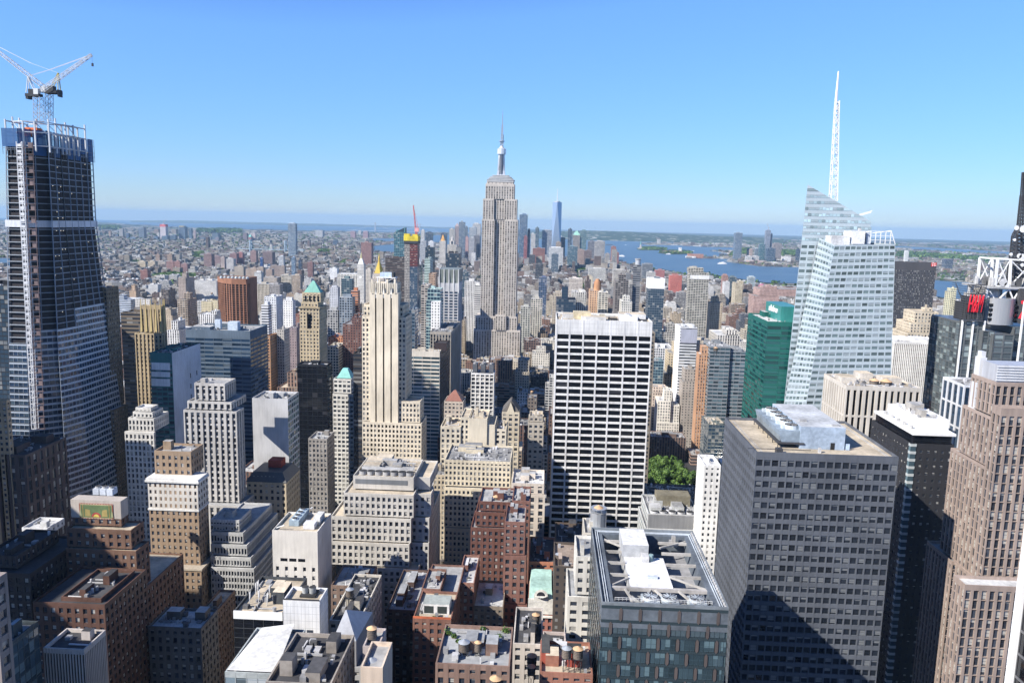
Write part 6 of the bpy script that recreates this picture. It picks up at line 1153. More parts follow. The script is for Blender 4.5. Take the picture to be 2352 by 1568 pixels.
# ---- pink granite tower, right foreground
def pink():
    c = PINK; st = (2.8, 3.65, .36, .05, .6)
    def TT(key, label, Y, tiers, **k): return T(key, 'granite_tower', label, 'skyscraper', Y, tiers, st, c, **k)
    TT('pink1', 'tall pink granite tower with stepped piers and a silver crown at the right edge', 305, [(2236, 2480, 1330, -2, -2189), (2262, 2470, 1075, 0, -2184), (2275, 2460, 960, 2, -2211), (2288, 2450, 880, 4, -2232)], yb=1568, kit=0, rc='l', band=1)
    r, Tt = B['pink1']; x0, x1, y0, y1, _, z1, _ = Tt[-1]
    a = atY(2290, 870, 311); b = atY(2290, 838, 311); dc = solve_depth(a.x, 311, b.z, 2258); g = MB(); g.box(a.x, a.x+60, 311, 311+dc, z1-6, b.z, c=(.50, .51, .53)); g.build('silver_crown', M((.50, .51, .54), .4, .5, .3, name='silver_panel'), r)
    g = MB()
    for k in range(6): z = lerp(z1, b.z, (k+.5)/6); g.box(a.x-.4, a.x+60, 310.6, 311, z-.25, z+.25)
    g.build('crown_louvre', M((.62, .63, .65), .4), r)
    g = MB(); p = atY(2255, 806, 325); g.box(p.x-1.2, p.x+1.4, 323, 327, z1-14, p.z-2.4); g.box(p.x-.7, p.x+1, 323.5, 326.5, p.z-2.4, p.z); g.box(p.x-1.9, p.x+1.7, 322.7, 327.2, z1-26, z1-3); g.build('pinnacle', M((.55, .56, .58), .4), r)
    for xl, yt in ((2296, 1085), (2330, 1105)):
        g = MB(); p = atY(xl, yt, 301); g.box(p.x-1.3, p.x+1.3, 301, 304.8, 60, p.z); g.build('pier', M((.36, .29, .25), name='pale_granite'), r)
    TT('pink2', 'projecting granite bay with dark windows on the right foreground tower', 290, [(2300, 2480, 940, 0, 6)], yb=1568, kit=0, rc='l', band=3)
    TT('pink3', 'lower pink granite shoulder with a white edged terrace, bottom right', 272, [(2216, 2480, 1348, 0, -2190)], yb=1568, kit=0, rc='w', band=2)
    # neighbour in the corner: its east face, white edge strip then black glass
    X0 = atY(2330, 1440, 122).x; z1 = atY(2349, 1300, 122).z+60; r = root_at('glass_tower', 'black glass tower with a bright white edge strip in the bottom right corner', 'skyscraper', X0, 80)
    w = MB(); wins = []; facade(w, wins, (X0, 120.5, 0), (X0, 84, 0), (X0, 84, z1), (X0, 120.5, z1), 14, round(z1/3.9), .07, .10, .15, 0); w.box(X0+.3, X0+30, 84, 120.4, 0, z1, skip='e'); w.build('wall', M((.12, .12, .125), .4, .5, name='black_frame'), r); put_windows(r, wins, G_BLACK, 60)
    g = MB(); g.box(X0-.5, X0+.6, 120.5, 122, 0, z1+1); g.build('corner_strip', WHITEM, r)
pink()
# ---- far tapered skyscraper with mast (lower island)
def wtc():
    Y = 5850; dz = drop(80, Y); a, b = atY(1268, 520, Y), atY(1289, 520, Y); cx = (a.x+b.x)/2; hw = (b.x-a.x)/2; cy = Y+hw; z1 = atY(1278, 464.5, Y).z; root = root_at('tapered_skyscraper', 'tallest distant skyscraper, pale blue glass tapering to a thin mast right of the spired one', 'skyscraper', cx, Y, dz)
    bo = [(cx-hw, cy-hw), (cx+hw, cy-hw), (cx+hw, cy+hw), (cx-hw, cy+hw)]; to = [(cx, cy-hw), (cx+hw, cy), (cx, cy+hw), (cx-hw, cy)]; zb = dz+60
    g = MB(); g.prism(bo, dz, zb)
    for i in range(4): j = (i+1) % 4; g.quad([(*bo[i], zb), (*bo[j], zb), (*to[i], z1)]); g.quad([(*bo[i], zb), (*to[i], z1), (*to[i-1], z1)])
    g.quad([(*p, z1) for p in to]); g.build('glass_wall', M((.28, .36, .48), .15, .7, .3, var=.05, name='sky_glass'), root)
    g = MB(); g.cyl(cx, cy, z1, z1+8, 22, 22, 16, c=(.3,)*3); g.build('ring', M((.4, .42, .45)), root); g = MB(); g.cyl(cx, cy, z1+8, atY(1278, 433, Y).z, 3.4, 1.6, 6); g.build('mast', M((.55, .57, .6)), root)
wtc()
# ---------------------------------------------------------------- far buildings surveyed one by one
def blk(name, label, cat, xl, xr, yt, Y, st, col, depth=None, group=None, top=None, extra=None, rot=0):
    a, b = atY(xl, yt, Y), atY(xr, yt, Y); z1 = (a.z+b.z)/2; d = depth or max(14, (b.x-a.x)*.9); z0 = drop(a.x, Y)-3
    cx, cy = (a.x+b.x)/2, Y+d/2
    g = MB(); cell = {'p': (3.6, 3.6), 'q': (4, 3.6), 'r': (8, 3.8), 'v': (3.4, 4), 'g': (4, 4), 'c': (5, 4.2), 'b': (5, 3.3)}[st]
    g.box(a.x, b.x, Y, Y+d, z0, z1, 1, col, cell=cell, top=(0, top or (.4, .4, .4)))
    rr = random.Random(hash_(label)); w = b.x-a.x
    g.box(a.x+w*rr.uniform(.15, .35), b.x-w*rr.uniform(.15, .4), Y+d*.3, Y+d*.8, z1, z1+max(3, (z1-z0)*.03), 0, col)
    if extra: extra(g, a.x, b.x, Y, Y+d, z1)
    ob = g.build(name, [ROOF, FM[st]]); ob.location = (cx, Y, z0)
    for v in ob.data.vertices: v.co.x -= cx; v.co.y -= Y; v.co.z -= z0
    tag(ob, label, cat, group); FOOT.append((a.x-4, b.x+4, Y-4, Y+d+4)); ALLB.append((a.x, b.x, Y, Y+d, z1)); return ob
def spike(g, x0, x1, y0, y1, z, c=(.6, .45, .2), h=30, k=.1): 
    mx, my = (x0+x1)/2, (y0+y1)/2; g.prism([(x0+1, y0+1), (x1-1, y0+1), (x1-1, y1-1), (x0+1, y1-1)], z, z+h, 0, c, poly2=[(lerp(mx, x0, k), lerp(my, y0, k)), (lerp(mx, x1, k), lerp(my, y0, k)), (lerp(mx, x1, k), lerp(my, y1, k)), (lerp(mx, x0, k), lerp(my, y1, k))])
LM = 'among the far downtown towers'
FAR = [  # xl, xr, top, Y, style, colour, label
 (967, 975, 528.5, 5300, 'v', (.66, .66, .64), 'slim white slab tower against the water left of the far downtown cluster'),
 (977, 993, 534, 5600, 'c', (.08, .09, .12), 'squat dark tower beside the slim white slab tower far off'),
 (960, 979, 553, 4700, 'g', (.50, .51, .53), 'pale grey gridded block at the left end of the far downtown cluster'),
 (984, 996, 554, 4900, 'q', (.56, .57, .58), 'small pale block right of the pale grey gridded block far off'),
 (1012, 1026, 536, 5500, 'c', (.07, .08, .11), 'dark flat topped tower behind the far tower with an orange tip'),
 (1032, 1045, 526, 5900, 'v', (.52, .50, .46), 'tan grey tower of vertical stripes in the far downtown cluster'),
 (1045, 1054.5, 519, 6000, 'v', (.42, .34, .33), 'slender mauve tower with a pointed top in the far downtown cluster'),
 (1054, 1068, 510, 5200, 'c', (.30, .34, .40), 'tallest blue grey tower left of the spired skyscraper far downtown'),
 (1068, 1074, 521, 5700, 'c', (.24, .26, .30), 'narrow grey tower with slanted top right of the tallest far one'),
 (1069, 1076, 544, 5000, 'q', (.42, .27, .26), 'small dusty pink block far downtown'),
 (1078, 1094, 522, 5800, 'r', (.46, .50, .54), 'pale blue stepped tower just left of the spired skyscraper'),
 (1086, 1104, 514, 6100, 'g', (.58, .58, .57), 'broad white gridded tower just left of the spired skyscraper'),
 (1077, 1090, 546, 4800, 'v', (.44, .44, .45), 'grey ribbed slab far downtown beside the spired skyscraper'),
 (1088, 1103, 541, 4860, 'v', (.20, .20, .22), 'dark ribbed slab far downtown beside the spired skyscraper'),  # dark side of the grey slab above, built as a separate darker block
 (1193.5, 1212, 493, 5550, 'c', (.18, .25, .36), 'tall blue glass tower just right of the spired skyscraper'),
 (1203.5, 1211.5, 542, 5000, 'g', (.36, .12, .12), 'slim reddish unfinished tower in front of the blue glass tower'),
 (1212, 1218, 527, 5600, 'c', (.12, .10, .16), 'thin dark purple tower right of the blue glass tower far off'),
 (1219.5, 1230, 537, 5200, 'v', (.60, .60, .58), 'pale slim tower between the blue glass tower and the tapered one'),
 (1230, 1238.5, 523, 5400, 'c', (.15, .20, .22), 'thin teal tower left of the bluish gridded slab far off'),
 (1245.5, 1268, 529, 5650, 'r', (.34, .38, .44), 'wide blue grey slab left of the tapered tallest distant skyscraper'),
 (1286, 1298.5, 546, 5900, 'c', (.20, .18, .20), 'dark brown block at the foot of the tapered distant skyscraper'),
 (1277, 1289, 556, 4900, 'v', (.40, .33, .26), 'tan art deco block in front of the tapered distant skyscraper'),
 (1261, 1294, 569, 4300, 'r', (.70, .71, .70), 'white terraced block in front of the tapered distant skyscraper'),
 (1224, 1252, 570, 4500, 'p', (.25, .12, .10), 'red brown stepped block right of the spired skyscraper far off'),
 (1267, 1283, 583, 4100, 'c', (.20, .24, .27), 'dark glass block below the white terraced block'),
 (1305, 1314.5, 526, 5750, 'c', (.10, .13, .17), 'dark slim tower on the waterfront right of the tapered skyscraper'),
 (1316, 1333, 540, 5900, 'v', (.36, .34, .33), 'waterfront tower with a pale green pyramid roof'),
 (1333, 1347.5, 529.5, 5800, 'r', (.15, .25, .27), 'teal banded tower next to the pale green pyramid roof'),
 (1351, 1369, 553.5, 5600, 'r', (.22, .22, .25), 'dark stepped tower on the waterfront'),
 (1367, 1390, 554, 5450, 'g', (.42, .40, .38), 'broad tan grey tower on the waterfront'),
 (1404, 1415.5, 566, 5000, 'p', (.30, .15, .13), 'red brown tower at the right end of the waterfront cluster'),
 (1413, 1422, 580, 4950, 'p', (.28, .13, .12), 'low brick block under the red brown waterfront tower'),
 (1304, 1327, 566, 4450, 'c', (.18, .28, .32), 'blue green glass tower with a tan flank before the waterfront'),
 (1327, 1342, 573, 4800, 'p', (.34, .25, .21), 'tan brown slab left of the dark ribbed slab near the waterfront'),
 (1342, 1359, 575, 4700, 'v', (.22, .16, .15), 'dark ribbed slab near the waterfront'),
 (1390.5, 1401, 582, 5200, 'r', (.46, .42, .37), 'low tan waterfront block'),
 (1476, 1500, 606, 3500, 'r', (.24, .26, .28), 'terraced grey pier building by the river'),
 (1353, 1391.5, 617, 3250, 'g', (.62, .60, .55), 'long white gridded loft block before the bay'),
 (1409, 1438, 620, 3050, 'g', (.54, .50, .44), 'beige loft block right of the long white gridded one'),
 (1487, 1506, 625, 2800, 'g', (.62, .61, .57), 'white gridded loft block by the river'),
 (1506, 1527, 620, 3000, 'p', (.40, .17, .16), 'dusty red loft block by the river'),
 (1540, 1567, 632, 2750, 'q', (.46, .15, .12), 'long red shed by the river'),
 (1348, 1362, 634, 2600, 'q', (.62, .54, .40), 'pale yellow apartment block in the mid distance'),
 (1745, 1757, 655, 2300, 'v', (.55, .18, .30), 'hot pink stepped building by the river'),
 (1719, 1735, 636, 2650, 'r', (.46, .54, .56), 'pale glass pair of blocks by the river'),
 (1677, 1692, 636, 2500, 'c', (.16, .20, .20), 'dark green glass block by the river'),
 (1660, 1673, 632, 2450, 'p', (.40, .24, .20), 'brown pyramidal apartment block by the river'),
 (1689.5, 1706, 535, 6450, 'c', (.30, .36, .44), 'tall rounded blue grey tower across the river'),
 (1760, 1771, 529, 6500, 'v', (.30, .34, .42), 'tallest unfinished tower across the river with a crane'),
 (1771, 1775, 537, 6510, 'c', (.16, .22, .34), 'dark flank of the unfinished tower across the river'),
 (1746, 1758, 561, 6300, 'c', (.12, .26, .28), 'teal glass block across the river'),
 (1763, 1782, 570, 6200, 'c', (.09, .13, .19), 'dark blue glass block across the river'),
 (1778, 1796, 559, 6400, 'v', (.32, .29, .29), 'brown grey tower with cut corners across the river'),
 (1717, 1724, 571, 6500, 'c', (.12, .17, .26), 'small dark tower right of the rounded blue grey tower'),
 (1722.5, 1729, 572, 6480, 'p', (.42, .33, .30), 'small tan tower across the river'),
 (1735, 1746, 571, 6400, 'c', (.34, .40, .44), 'pale blue block across the river'),
 (1714, 1728, 588, 6150, 'r', (.64, .63, .60), 'white terraced block across the river'),
 (1729, 1744, 588, 6170, 'r', (.60, .59, .57), 'second white terraced block across the river'),
 (1721, 1760, 599, 6050, 'p', (.54, .40, .34), 'long salmon terminal on the far river bank'),
 (1758, 1812, 604, 5950, 'v', (.68, .67, .64), 'row of white drum shaped blocks on the far river bank'),
 (1799, 1817, 590, 6300, 'q', (.62, .61, .60), 'white stepped block behind the drum shaped row'),
 (1831, 1842, 572, 6300, 'c', (.07, .09, .13), 'dark tower across the river at the edge of the tapering glass tower'),
 (2129, 2139, 640, 5200, 'p', (.46, .42, .40), 'grey white apartment tower across the river at the right'),
 (2172, 2190, 596, 5600, 'c', (.12, .13, .17), 'dark slab across the river at the right'),
 (2080, 2088, 576, 7000, 'q', (.62, .62, .6), 'small white tower above the near-black slab'),
 # across the east river
 (249, 254, 531, 8300, 'v', (.44, .33, .27), 'slim tan domed tower on the left horizon'),
 (264.5, 270.5, 539, 8200, 'c', (.16, .22, .34), 'slim blue tower on the left horizon'),
 (273, 281.5, 525, 8300, 'v', (.40, .40, .40), 'tall grey tower with a tan side on the left horizon'),
 (289, 295.5, 536, 8100, 'c', (.10, .16, .27), 'dark blue tower on the left horizon'),
 (297.5, 310.5, 545, 7900, 'r', (.20, .28, .40), 'broad blue block on the left horizon'),
 (318, 330, 522, 8200, 'c', (.30, .34, .42), 'grey blue tower with a glass crown on the left horizon'),
 (330, 334.5, 528, 8250, 'c', (.12, .16, .24), 'dark flank of the glass crowned tower on the left horizon'),
 (352.5, 362.5, 544, 7900, 'c', (.12, .20, .32), 'blue block left of the red topped tower on the horizon'),
 (360, 365.5, 535, 8300, 'v', (.60, .60, .58), 'thin white tower left of the red topped tower'),
 (367, 380, 515.5, 8200, 'p', (.58, .52, .54), 'tallest left horizon tower, white with a red top'),
 (371, 384, 542, 7800, 'c', (.16, .24, .34), 'blue tower in front of the red topped tower'),
 (390, 402.5, 540, 7900, 'c', (.14, .20, .30), 'slate blue tower right of the red topped tower'),
 (410, 424.5, 521, 8300, 'c', (.17, .23, .33), 'tall blue tower with yellow tip on the left horizon'),
 (406, 428, 554, 7800, 'p', (.36, .20, .20), 'brick base block below the tall blue tower'),
 (433, 439.5, 524.5, 8200, 'c', (.16, .24, .34), 'slim rounded blue tower on the left horizon'),
 (444, 449, 530, 8300, 'p', (.38, .30, .30), 'slim brown tower right of the slim rounded blue one'),
 (459, 469, 546, 8100, 'c', (.17, .22, .30), 'pair of blue slabs on the left horizon'),
 (470, 479, 545, 8000, 'c', (.09, .12, .2), 'dark slab on the left horizon'),
 (487, 501, 536, 8300, 'r', (.15, .22, .30), 'wide teal blue block on the left horizon'),
 (502, 507, 540, 8350, 'c', (.13, .19, .26), 'small teal tower on the left horizon'),
 (494, 502, 545, 7900, 'p', (.24, .22, .26), 'brown grey tower in front of the wide teal blue block'),
 (558, 567, 535, 8300, 'p', (.22, .18, .20), 'stepped dark brown tower on the horizon left of the bridges'),
 (570, 577, 544, 8300, 'p', (.34, .16, .15), 'red brown tower with a pale green dome on the horizon'),
 (578.5, 586.5, 535.5, 8350, 'p', (.50, .42, .42), 'pinkish tan tower on the horizon above the bridge'),
 (604, 619.5, 551, 7600, 'v', (.42, .37, .34), 'tan twin slab right of the first bridge tower'),
 (649, 660, 552, 7600, 'p', (.40, .34, .31), 'tan block left of the pale lattice tower'),
 (661, 678.5, 513.5, 4950, 'c', (.42, .50, .60), 'tall pale blue lattice glass tower by the east bridges'),
 (765, 775, 551, 7700, 'c', (.10, .13, .20), 'dark blue tower in the far flats'),
 (748, 765, 563, 7500, 'g', (.36, .36, .38), 'grey low block in the far flats'),
 (829, 853, 557, 4300, 'v', (.34, .19, .17), 'broad red brown tower left of the teal slanted tower'),
 (805, 816, 531, 10500, 'p', (.36, .24, .26), 'brown slab far off above the flats'),
 (834, 845, 531, 10500, 'p', (.36, .24, .26), 'second brown slab far off above the flats'),
 (724, 741, 529, 10500, 'p', (.42, .42, .42), 'grey hospital like block on the horizon'),
 (316, 333.5, 600, 3650, 'p', (.52, .44, .32), 'cream housing tower by the east river'),
 (340, 355.5, 600, 3600, 'p', (.50, .42, .31), 'second cream housing tower by the east river'),
 (356, 380, 600, 3750, 'p', (.36, .32, .28), 'row of tan housing slabs by the east river'),
 (357, 366.5, 584, 4000, 'p', (.34, .25, .20), 'brown housing slab behind the cream ones'),
 (384, 395, 584, 4000, 'p', (.35, .26, .20), 'second brown housing slab behind the cream ones'),
 (382, 398.5, 600, 3500, 'p', (.32, .19, .17), 'red brown housing slab by the east river'),
 (400, 413, 600, 3500, 'p', (.32, .18, .16), 'second red brown housing slab by the east river'),
 (415, 430, 606, 3450, 'p', (.28, .17, .16), 'third red brown housing slab by the east river'),
 (322, 338.5, 620, 2950, 'p', (.27, .13, .11), 'octagonal red brown tower in the low east side'),
 (467.5, 485.5, 583, 3800, 'v', (.32, .22, .21), 'mauve brown housing tower left of the bridges'),
 (489, 505, 588, 3900, 'p', (.28, .20, .20), 'wide mauve housing slab left of the bridges'),
 (506, 515.5, 590, 3700, 'q', (.40, .33, .30), 'tan grey housing slab above the white block'),
 (527, 543, 582, 3850, 'p', (.28, .17, .17), 'brown housing tower below the first bridge'),
 (544, 557, 580, 3900, 'v', (.42, .20, .20), 'dusty rose housing tower below the first bridge'),
 (519.5, 536, 594, 3600, 'g', (.64, .62, .60), 'white gridded block among the brown housing towers'),
 (575, 588, 576, 4100, 'p', (.30, .20, .19), 'brown housing tower under the bridge span'),
 (603, 625, 578, 3950, 'p', (.20, .15, .15), 'dark brown housing slab between the bridges'),
 (538, 559, 612, 2950, 'q', (.38, .33, .27), 'grey tan housing slab with a shaded side'),
 (564, 578, 618, 2900, 'q', (.36, .29, .24), 'low tan housing slab'),
 (577, 589, 615, 2850, 'q', (.38, .30, .24), 'tan housing slab right of the low one'),
 (590, 604.5, 614, 2800, 'q', (.36, .30, .25), 'tan housing slab with a dark flank'),
 (610.5, 625, 618, 2750, 'q', (.32, .25, .21), 'brown housing slab with a low annex'),
 (621, 641, 609.5, 2900, 'q', (.27, .22, .20), 'dark tan housing slab cluster right of the annex one'),
 (641, 653.5, 611, 2850, 'q', (.30, .25, .22), 'tan housing slab at the right end of its row'),
 (640, 651, 588, 3300, 'r', (.62, .64, .66), 'white stepped glass block below the pale lattice tower'),
 (669, 677.5, 591, 3200, 'c', (.34, .46, .60), 'slim light blue tower below the pale lattice tower'),
 (685, 692.5, 597, 3300, 'c', (.06, .07, .11), 'small black tower right of the slim light blue one'),
 (706, 718, 602, 3200, 'p', (.24, .14, .13), 'brown block in the low rooftops'),
 (597, 603, 593, 3300, 'c', (.03, .10, .38), 'small bright blue building among the rooftops'),
 (670, 689.5, 632, 2250, 'v', (.46, .38, .30), 'tan ribbed apartment tower above the green pyramid roof'),
 (643.5, 669, 632, 2300, 'g', (.56, .52, .44), 'cream gridded apartment block above the green pyramid roof'),
 (605, 636, 637, 2250, 'p', (.40, .35, .30), 'grey tan block with a white crown'),
 (584, 600, 625, 2350, 'r', (.70, .70, .68), 'white staggered terrace block'),
 (585, 620, 652, 1800, 'v', (.52, .47, .38), 'beige ribbed block with a pale green rooftop'),
 (619, 643, 653, 1750, 'p', (.30, .28, .27), 'grey block with a shaded flank above the white gridded tower'),
 (757, 774, 616, 3000, 'q', (.74, .74, .73), 'bright white box in the low rooftops'),
 (839, 852, 619, 2050, 'p', (.54, .50, .45), 'grey slab between the campanile and the gold roof'),
 (757, 776, 660, 1650, 'q', (.50, .51, .54), 'block shrouded in pale grey netting'),
 (784, 808, 640, 1500, 'c', (.15, .21, .22), 'dark green glass block with sloping top'),
 (779, 809, 683, 1200, 'g', (.24, .28, .32), 'grey blue glass block beside the unfinished orange tower'),
 (806, 822, 668, 1230, 'r', (.52, .22, .12), 'narrow concrete frame with orange safety netting'),
 (905, 930, 534, 2150, 'c', (.13, .30, .33), 'teal glass tower with a slanted roof behind the yellow wrapped one'),
 (1238, 1256, 637, 2050, 'c', (.14, .18, .30), 'small building with white and blue honeycomb facade'),
 (1270, 1293, 672, 1700, 'p', (.44, .38, .30), 'tan loft block right of the spired skyscraper'),
 (1220, 1246, 686, 1500, 'g', (.58, .55, .48), 'cream gridded loft block right of the spired skyscraper'),
 (1196, 1218, 704, 1450, 'g', (.50, .50, .45), 'arched white loft block touching the spired skyscraper'),
 (1060, 1076, 624, 2100, 'c', (.12, .16, .18), 'white gridded block with a dark glass top left of the spired skyscraper'),
 (1067, 1096, 646, 1600, 'v', (.70, .69, .66), 'white arcaded block left of the spired skyscraper'),
 (1090, 1104, 655, 1400, 'r', (.68, .66, .62), 'white corniced block hidden behind the spired skyscraper'),
 (600, 616, 700, 1100, 'r', (.70, .71, .72), 'white banded low building left of the white gridded tower'),
 (650, 672, 690, 1180, 'q', (.76, .76, .76), 'blank bright white wall right of the silvery tower'),
 (752, 776, 712, 1200, 'g', (.42, .42, .41), 'grey loft building with paired windows'),
]
for xl, xr, yt, Y, st, c, lab in FAR:
    ex = None
    if 'orange tip' in lab: pass
    if 'pyramid roof' in lab and 'waterfront tower' in lab: ex = lambda g, a, b, c_, d, z: spike(g, a, b, c_, d, z, (.3, .55, .45), 34, .15)
    if 'pointed top' in lab: ex = lambda g, a, b, c_, d, z: spike(g, a, b, c_, d, z, (.4, .33, .33), 22, .1)
    if 'pale green dome' in lab: ex = lambda g, a, b, c_, d, z: spike(g, a, b, c_, d, z, (.25, .6, .5), 22, .4)
    if lab.startswith('tallest left'): ex = lambda g, a, b, c_, d, z: g.box(a-.5, b+.5, c_-1, d+1, z-24, z+1, 0, (.55, .14, .15))
    if 'yellow tip' in lab: ex = lambda g, a, b, c_, d, z: g.box(a+4, b-14, c_+4, d-4, z, z+9, 0, (.45, .38, .2))
    if 'slanted roof' in lab: ex = lambda g, a, b, c_, d, z: g.prism([(a, c_), (b, c_), (b, d), (a, d)], z-.5, z+1, 1, (.13, .30, .33), poly2=[(a, c_, z-.4), (b, c_, z+14), (b, d, z+14), (a, d, z-.4)])
    dep = {4950: 34, 5850: 40}.get(Y)
    blk('far_tower' if yt < 560 else 'city_block_building', lab, 'building', xl, xr, yt, Y, st, c, dep, extra=ex)
o_ = blk('masonry_tower', 'slim white stone tower with a small orange pyramid tip far downtown', 'tower', 1009.5, 1023.5, 553, 4300, 'v', (.68, .64, .58), extra=lambda g, a, b, c, d, z: spike(g, a+4, b-4, c+4, d-4, z, (.65, .36, .12), 34, .06))
o_ = blk('municipal_tower', 'broad white columned block topped by a tiered lantern far downtown', 'tower', 1027, 1049.5, 562, 4900, 'v', (.60, .56, .49), extra=lambda g, a, b, c, d, z: (g.box(a+18, b-18, c+4, d-8, z, z+24, 1, (.56, .52, .47)), g.cyl((a+b)/2, c+16, z+24, z+46, 9, 6, 10, c=(.5, .46, .42)), g.cyl((a+b)/2, c+16, z+46, z+62, 4, .3, 8, c=(.5, .46, .42))))
# cranes on the far unfinished towers
for px, py, tx, ty, Y, lab, w_ in ((1765, 529, 1762, 513, 6520, 'thin crane on the unfinished tower across the river', 5), (376, 516, 381, 504, 8220, 'thin crane on the red topped tower on the left horizon', 6), (1440, 620, 1422, 600, 3300, 'dark crane jib by the river', 2.2)):
    g = MB(); a, b = atY(px, py, Y), atY(tx, ty, Y); m_ = Vector((a.x, a.y, a.z+(b.z-a.z)*.35)); g.bar(a-Vector((0, 0, 12)), m_, w_*.45, c=(.4, .38, .38)); g.bar(m_, b, w_*.35, c=(.45, .42, .42)); g.bar(m_, m_+Vector(((a.x-b.x)*.4, 0, 2)), w_*.4, c=(.3,)*3)
    tag(g.build('tower_crane', ROOF), lab, 'crane')
# ---------------------------------------------------------------- water, land, hills
HOR = [(-400, 515), (400, 516), (1000, 517.5), (1250, 525), (1660, 534), (1830, 542), (2300, 560.5), (2800, 580)]
def photo_to_cam(x, y):
    "takes out the lens bow near the horizon so that shore lines keep their distance below it"
    for (a, ya), (b, yb) in zip(HOR, HOR[1:]):
        if x <= b: break
    h = ya+(yb-ya)*(x-a)/(b-a); mine = 524.7+.0236*(x-1176); return x, y+(mine-h)*max(0, min(1, (640-y)/90))
WATER = [
 [(-300, 518), (200, 518), (420, 520), (574, 520.5), (760, 521), (950, 522), (1000, 522), (1110, 524), (1180, 526), (1180, 533), (1110, 531), (1042, 531), (994, 531), (975, 534), (940, 536), (900, 533), (830, 533), (574, 533), (400, 531), (300, 527.5), (223, 523.5), (-300, 523)],
 [(1000, 537), (1042, 537), (1110, 536), (1180, 541), (1230, 546), (1347, 549.5), (1451, 551), (1562, 554.6), (1562, 556.5), (1465, 557), (1485, 561.5), (1550, 562), (1609, 565.6), (1700, 568.5), (1715, 571), (1715, 573), (1632, 575.6), (1655, 578.5), (1676, 584), (1640, 590), (1580, 589.5), (1580, 592.5), (1684, 595), (1669, 601), (1706, 607), (1745, 612.5), (1835, 615.5), (1900, 622), (2050, 636), (2160, 646), (2220, 650), (2600, 668), (2600, 730), (2215, 690), (2160, 684), (1835, 652), (1761, 650.6), (1631, 631), (1579, 630), (1526, 620), (1501, 618), (1460, 608), (1422, 601), (1390, 598), (1300, 590), (1200, 583), (1100, 570), (1040, 560), (1000, 556), (960, 566), (904, 580), (854, 580), (856, 566), (905, 560), (905, 555), (856, 554), (856, 548.5), (905, 547), (960, 545)],
 [(2020, 568), (2058, 570), (2150, 575), (2250, 581), (2330, 586), (2600, 600), (2600, 606), (2330, 591), (2240, 586.5), (2150, 581.5), (2058, 573.5), (2020, 571)],
 [(-500, 600), (55, 602), (75, 611), (60, 622), (-500, 630)],
]
ISL = [([(1461, 571.5), (1475, 569), (1500, 568), (1530, 571), (1531, 573.8), (1500, 574), (1470, 573.8)], 'small green island with a tall statue on its left end, in the bay'), ([(1510, 580.5), (1530, 577), (1560, 577.5), (1588, 579), (1590, 582), (1560, 583.5), (1530, 583)], 'island with long red roofed halls and a white dome, in the bay')]
WP = [[photo_to_cam(*p) for p in P] for P in WATER]; IP = [[photo_to_cam(*p) for p in P] for P, _ in ISL]
def inside(P, x, y):
    r = False; j = len(P)-1
    for i in range(len(P)):
        if (P[i][1] > y) != (P[j][1] > y) and x < (P[j][0]-P[i][0])*(y-P[i][1])/(P[j][1]-P[i][1])+P[i][0]: r = not r
        j = i
    return r
def on_land(x, y):
    q = proj((x, y, drop(x, y))); return not any(inside(P, *q) for P in WP)
def ground_mat():
    t = NT('city_ground'); pos = t.n("ShaderNodeNewGeometry").outputs['Position']
    v = t.n("ShaderNodeTexVoronoi"); t.l(pos, v.inputs['Vector']); v.inputs['Scale'].default_value = .022
    cr = t.n("ShaderNodeValToRGB"); sp = t.n("ShaderNodeSeparateColor"); t.l(v.outputs['Color'], sp.inputs[0]); t.l(sp.outputs[0], cr.inputs[0])
    e = cr.color_ramp; e.interpolation = 'CONSTANT'; e.elements[0].color = (.03, .05, .02, 1); e.elements[1].position = .42; e.elements[1].color = (.10, .10, .09, 1)
    for p_, c_ in ((.60, (.20, .16, .13, 1)), (.72, (.32, .30, .28, 1)), (.84, (.5, .5, .48, 1)), (.94, (.70, .70, .68, 1))): k = e.elements.new(p_); k.color = c_
    big = t.noise(pos, .0009, 4); gm = t.ramp(big, .5, .62, 0, .9)
    dist = t.n("ShaderNodeVectorMath", operation='LENGTH'); t.l(pos, dist.inputs[0]); near = t.ramp(dist.outputs['Value'], 1200, 2600, 0, 1)
    farw = t.ramp(dist.outputs['Value'], 13000, 20000, 0, .85)
    c = t.mix(gm, cr.outputs[0], (.035, .055, .025)); c = t.mix(farw, c, (.05, .065, .04)); c = t.mix(near, (.055, .055, .058), c)
    t.bsdf(c, .9, .15); return t.m
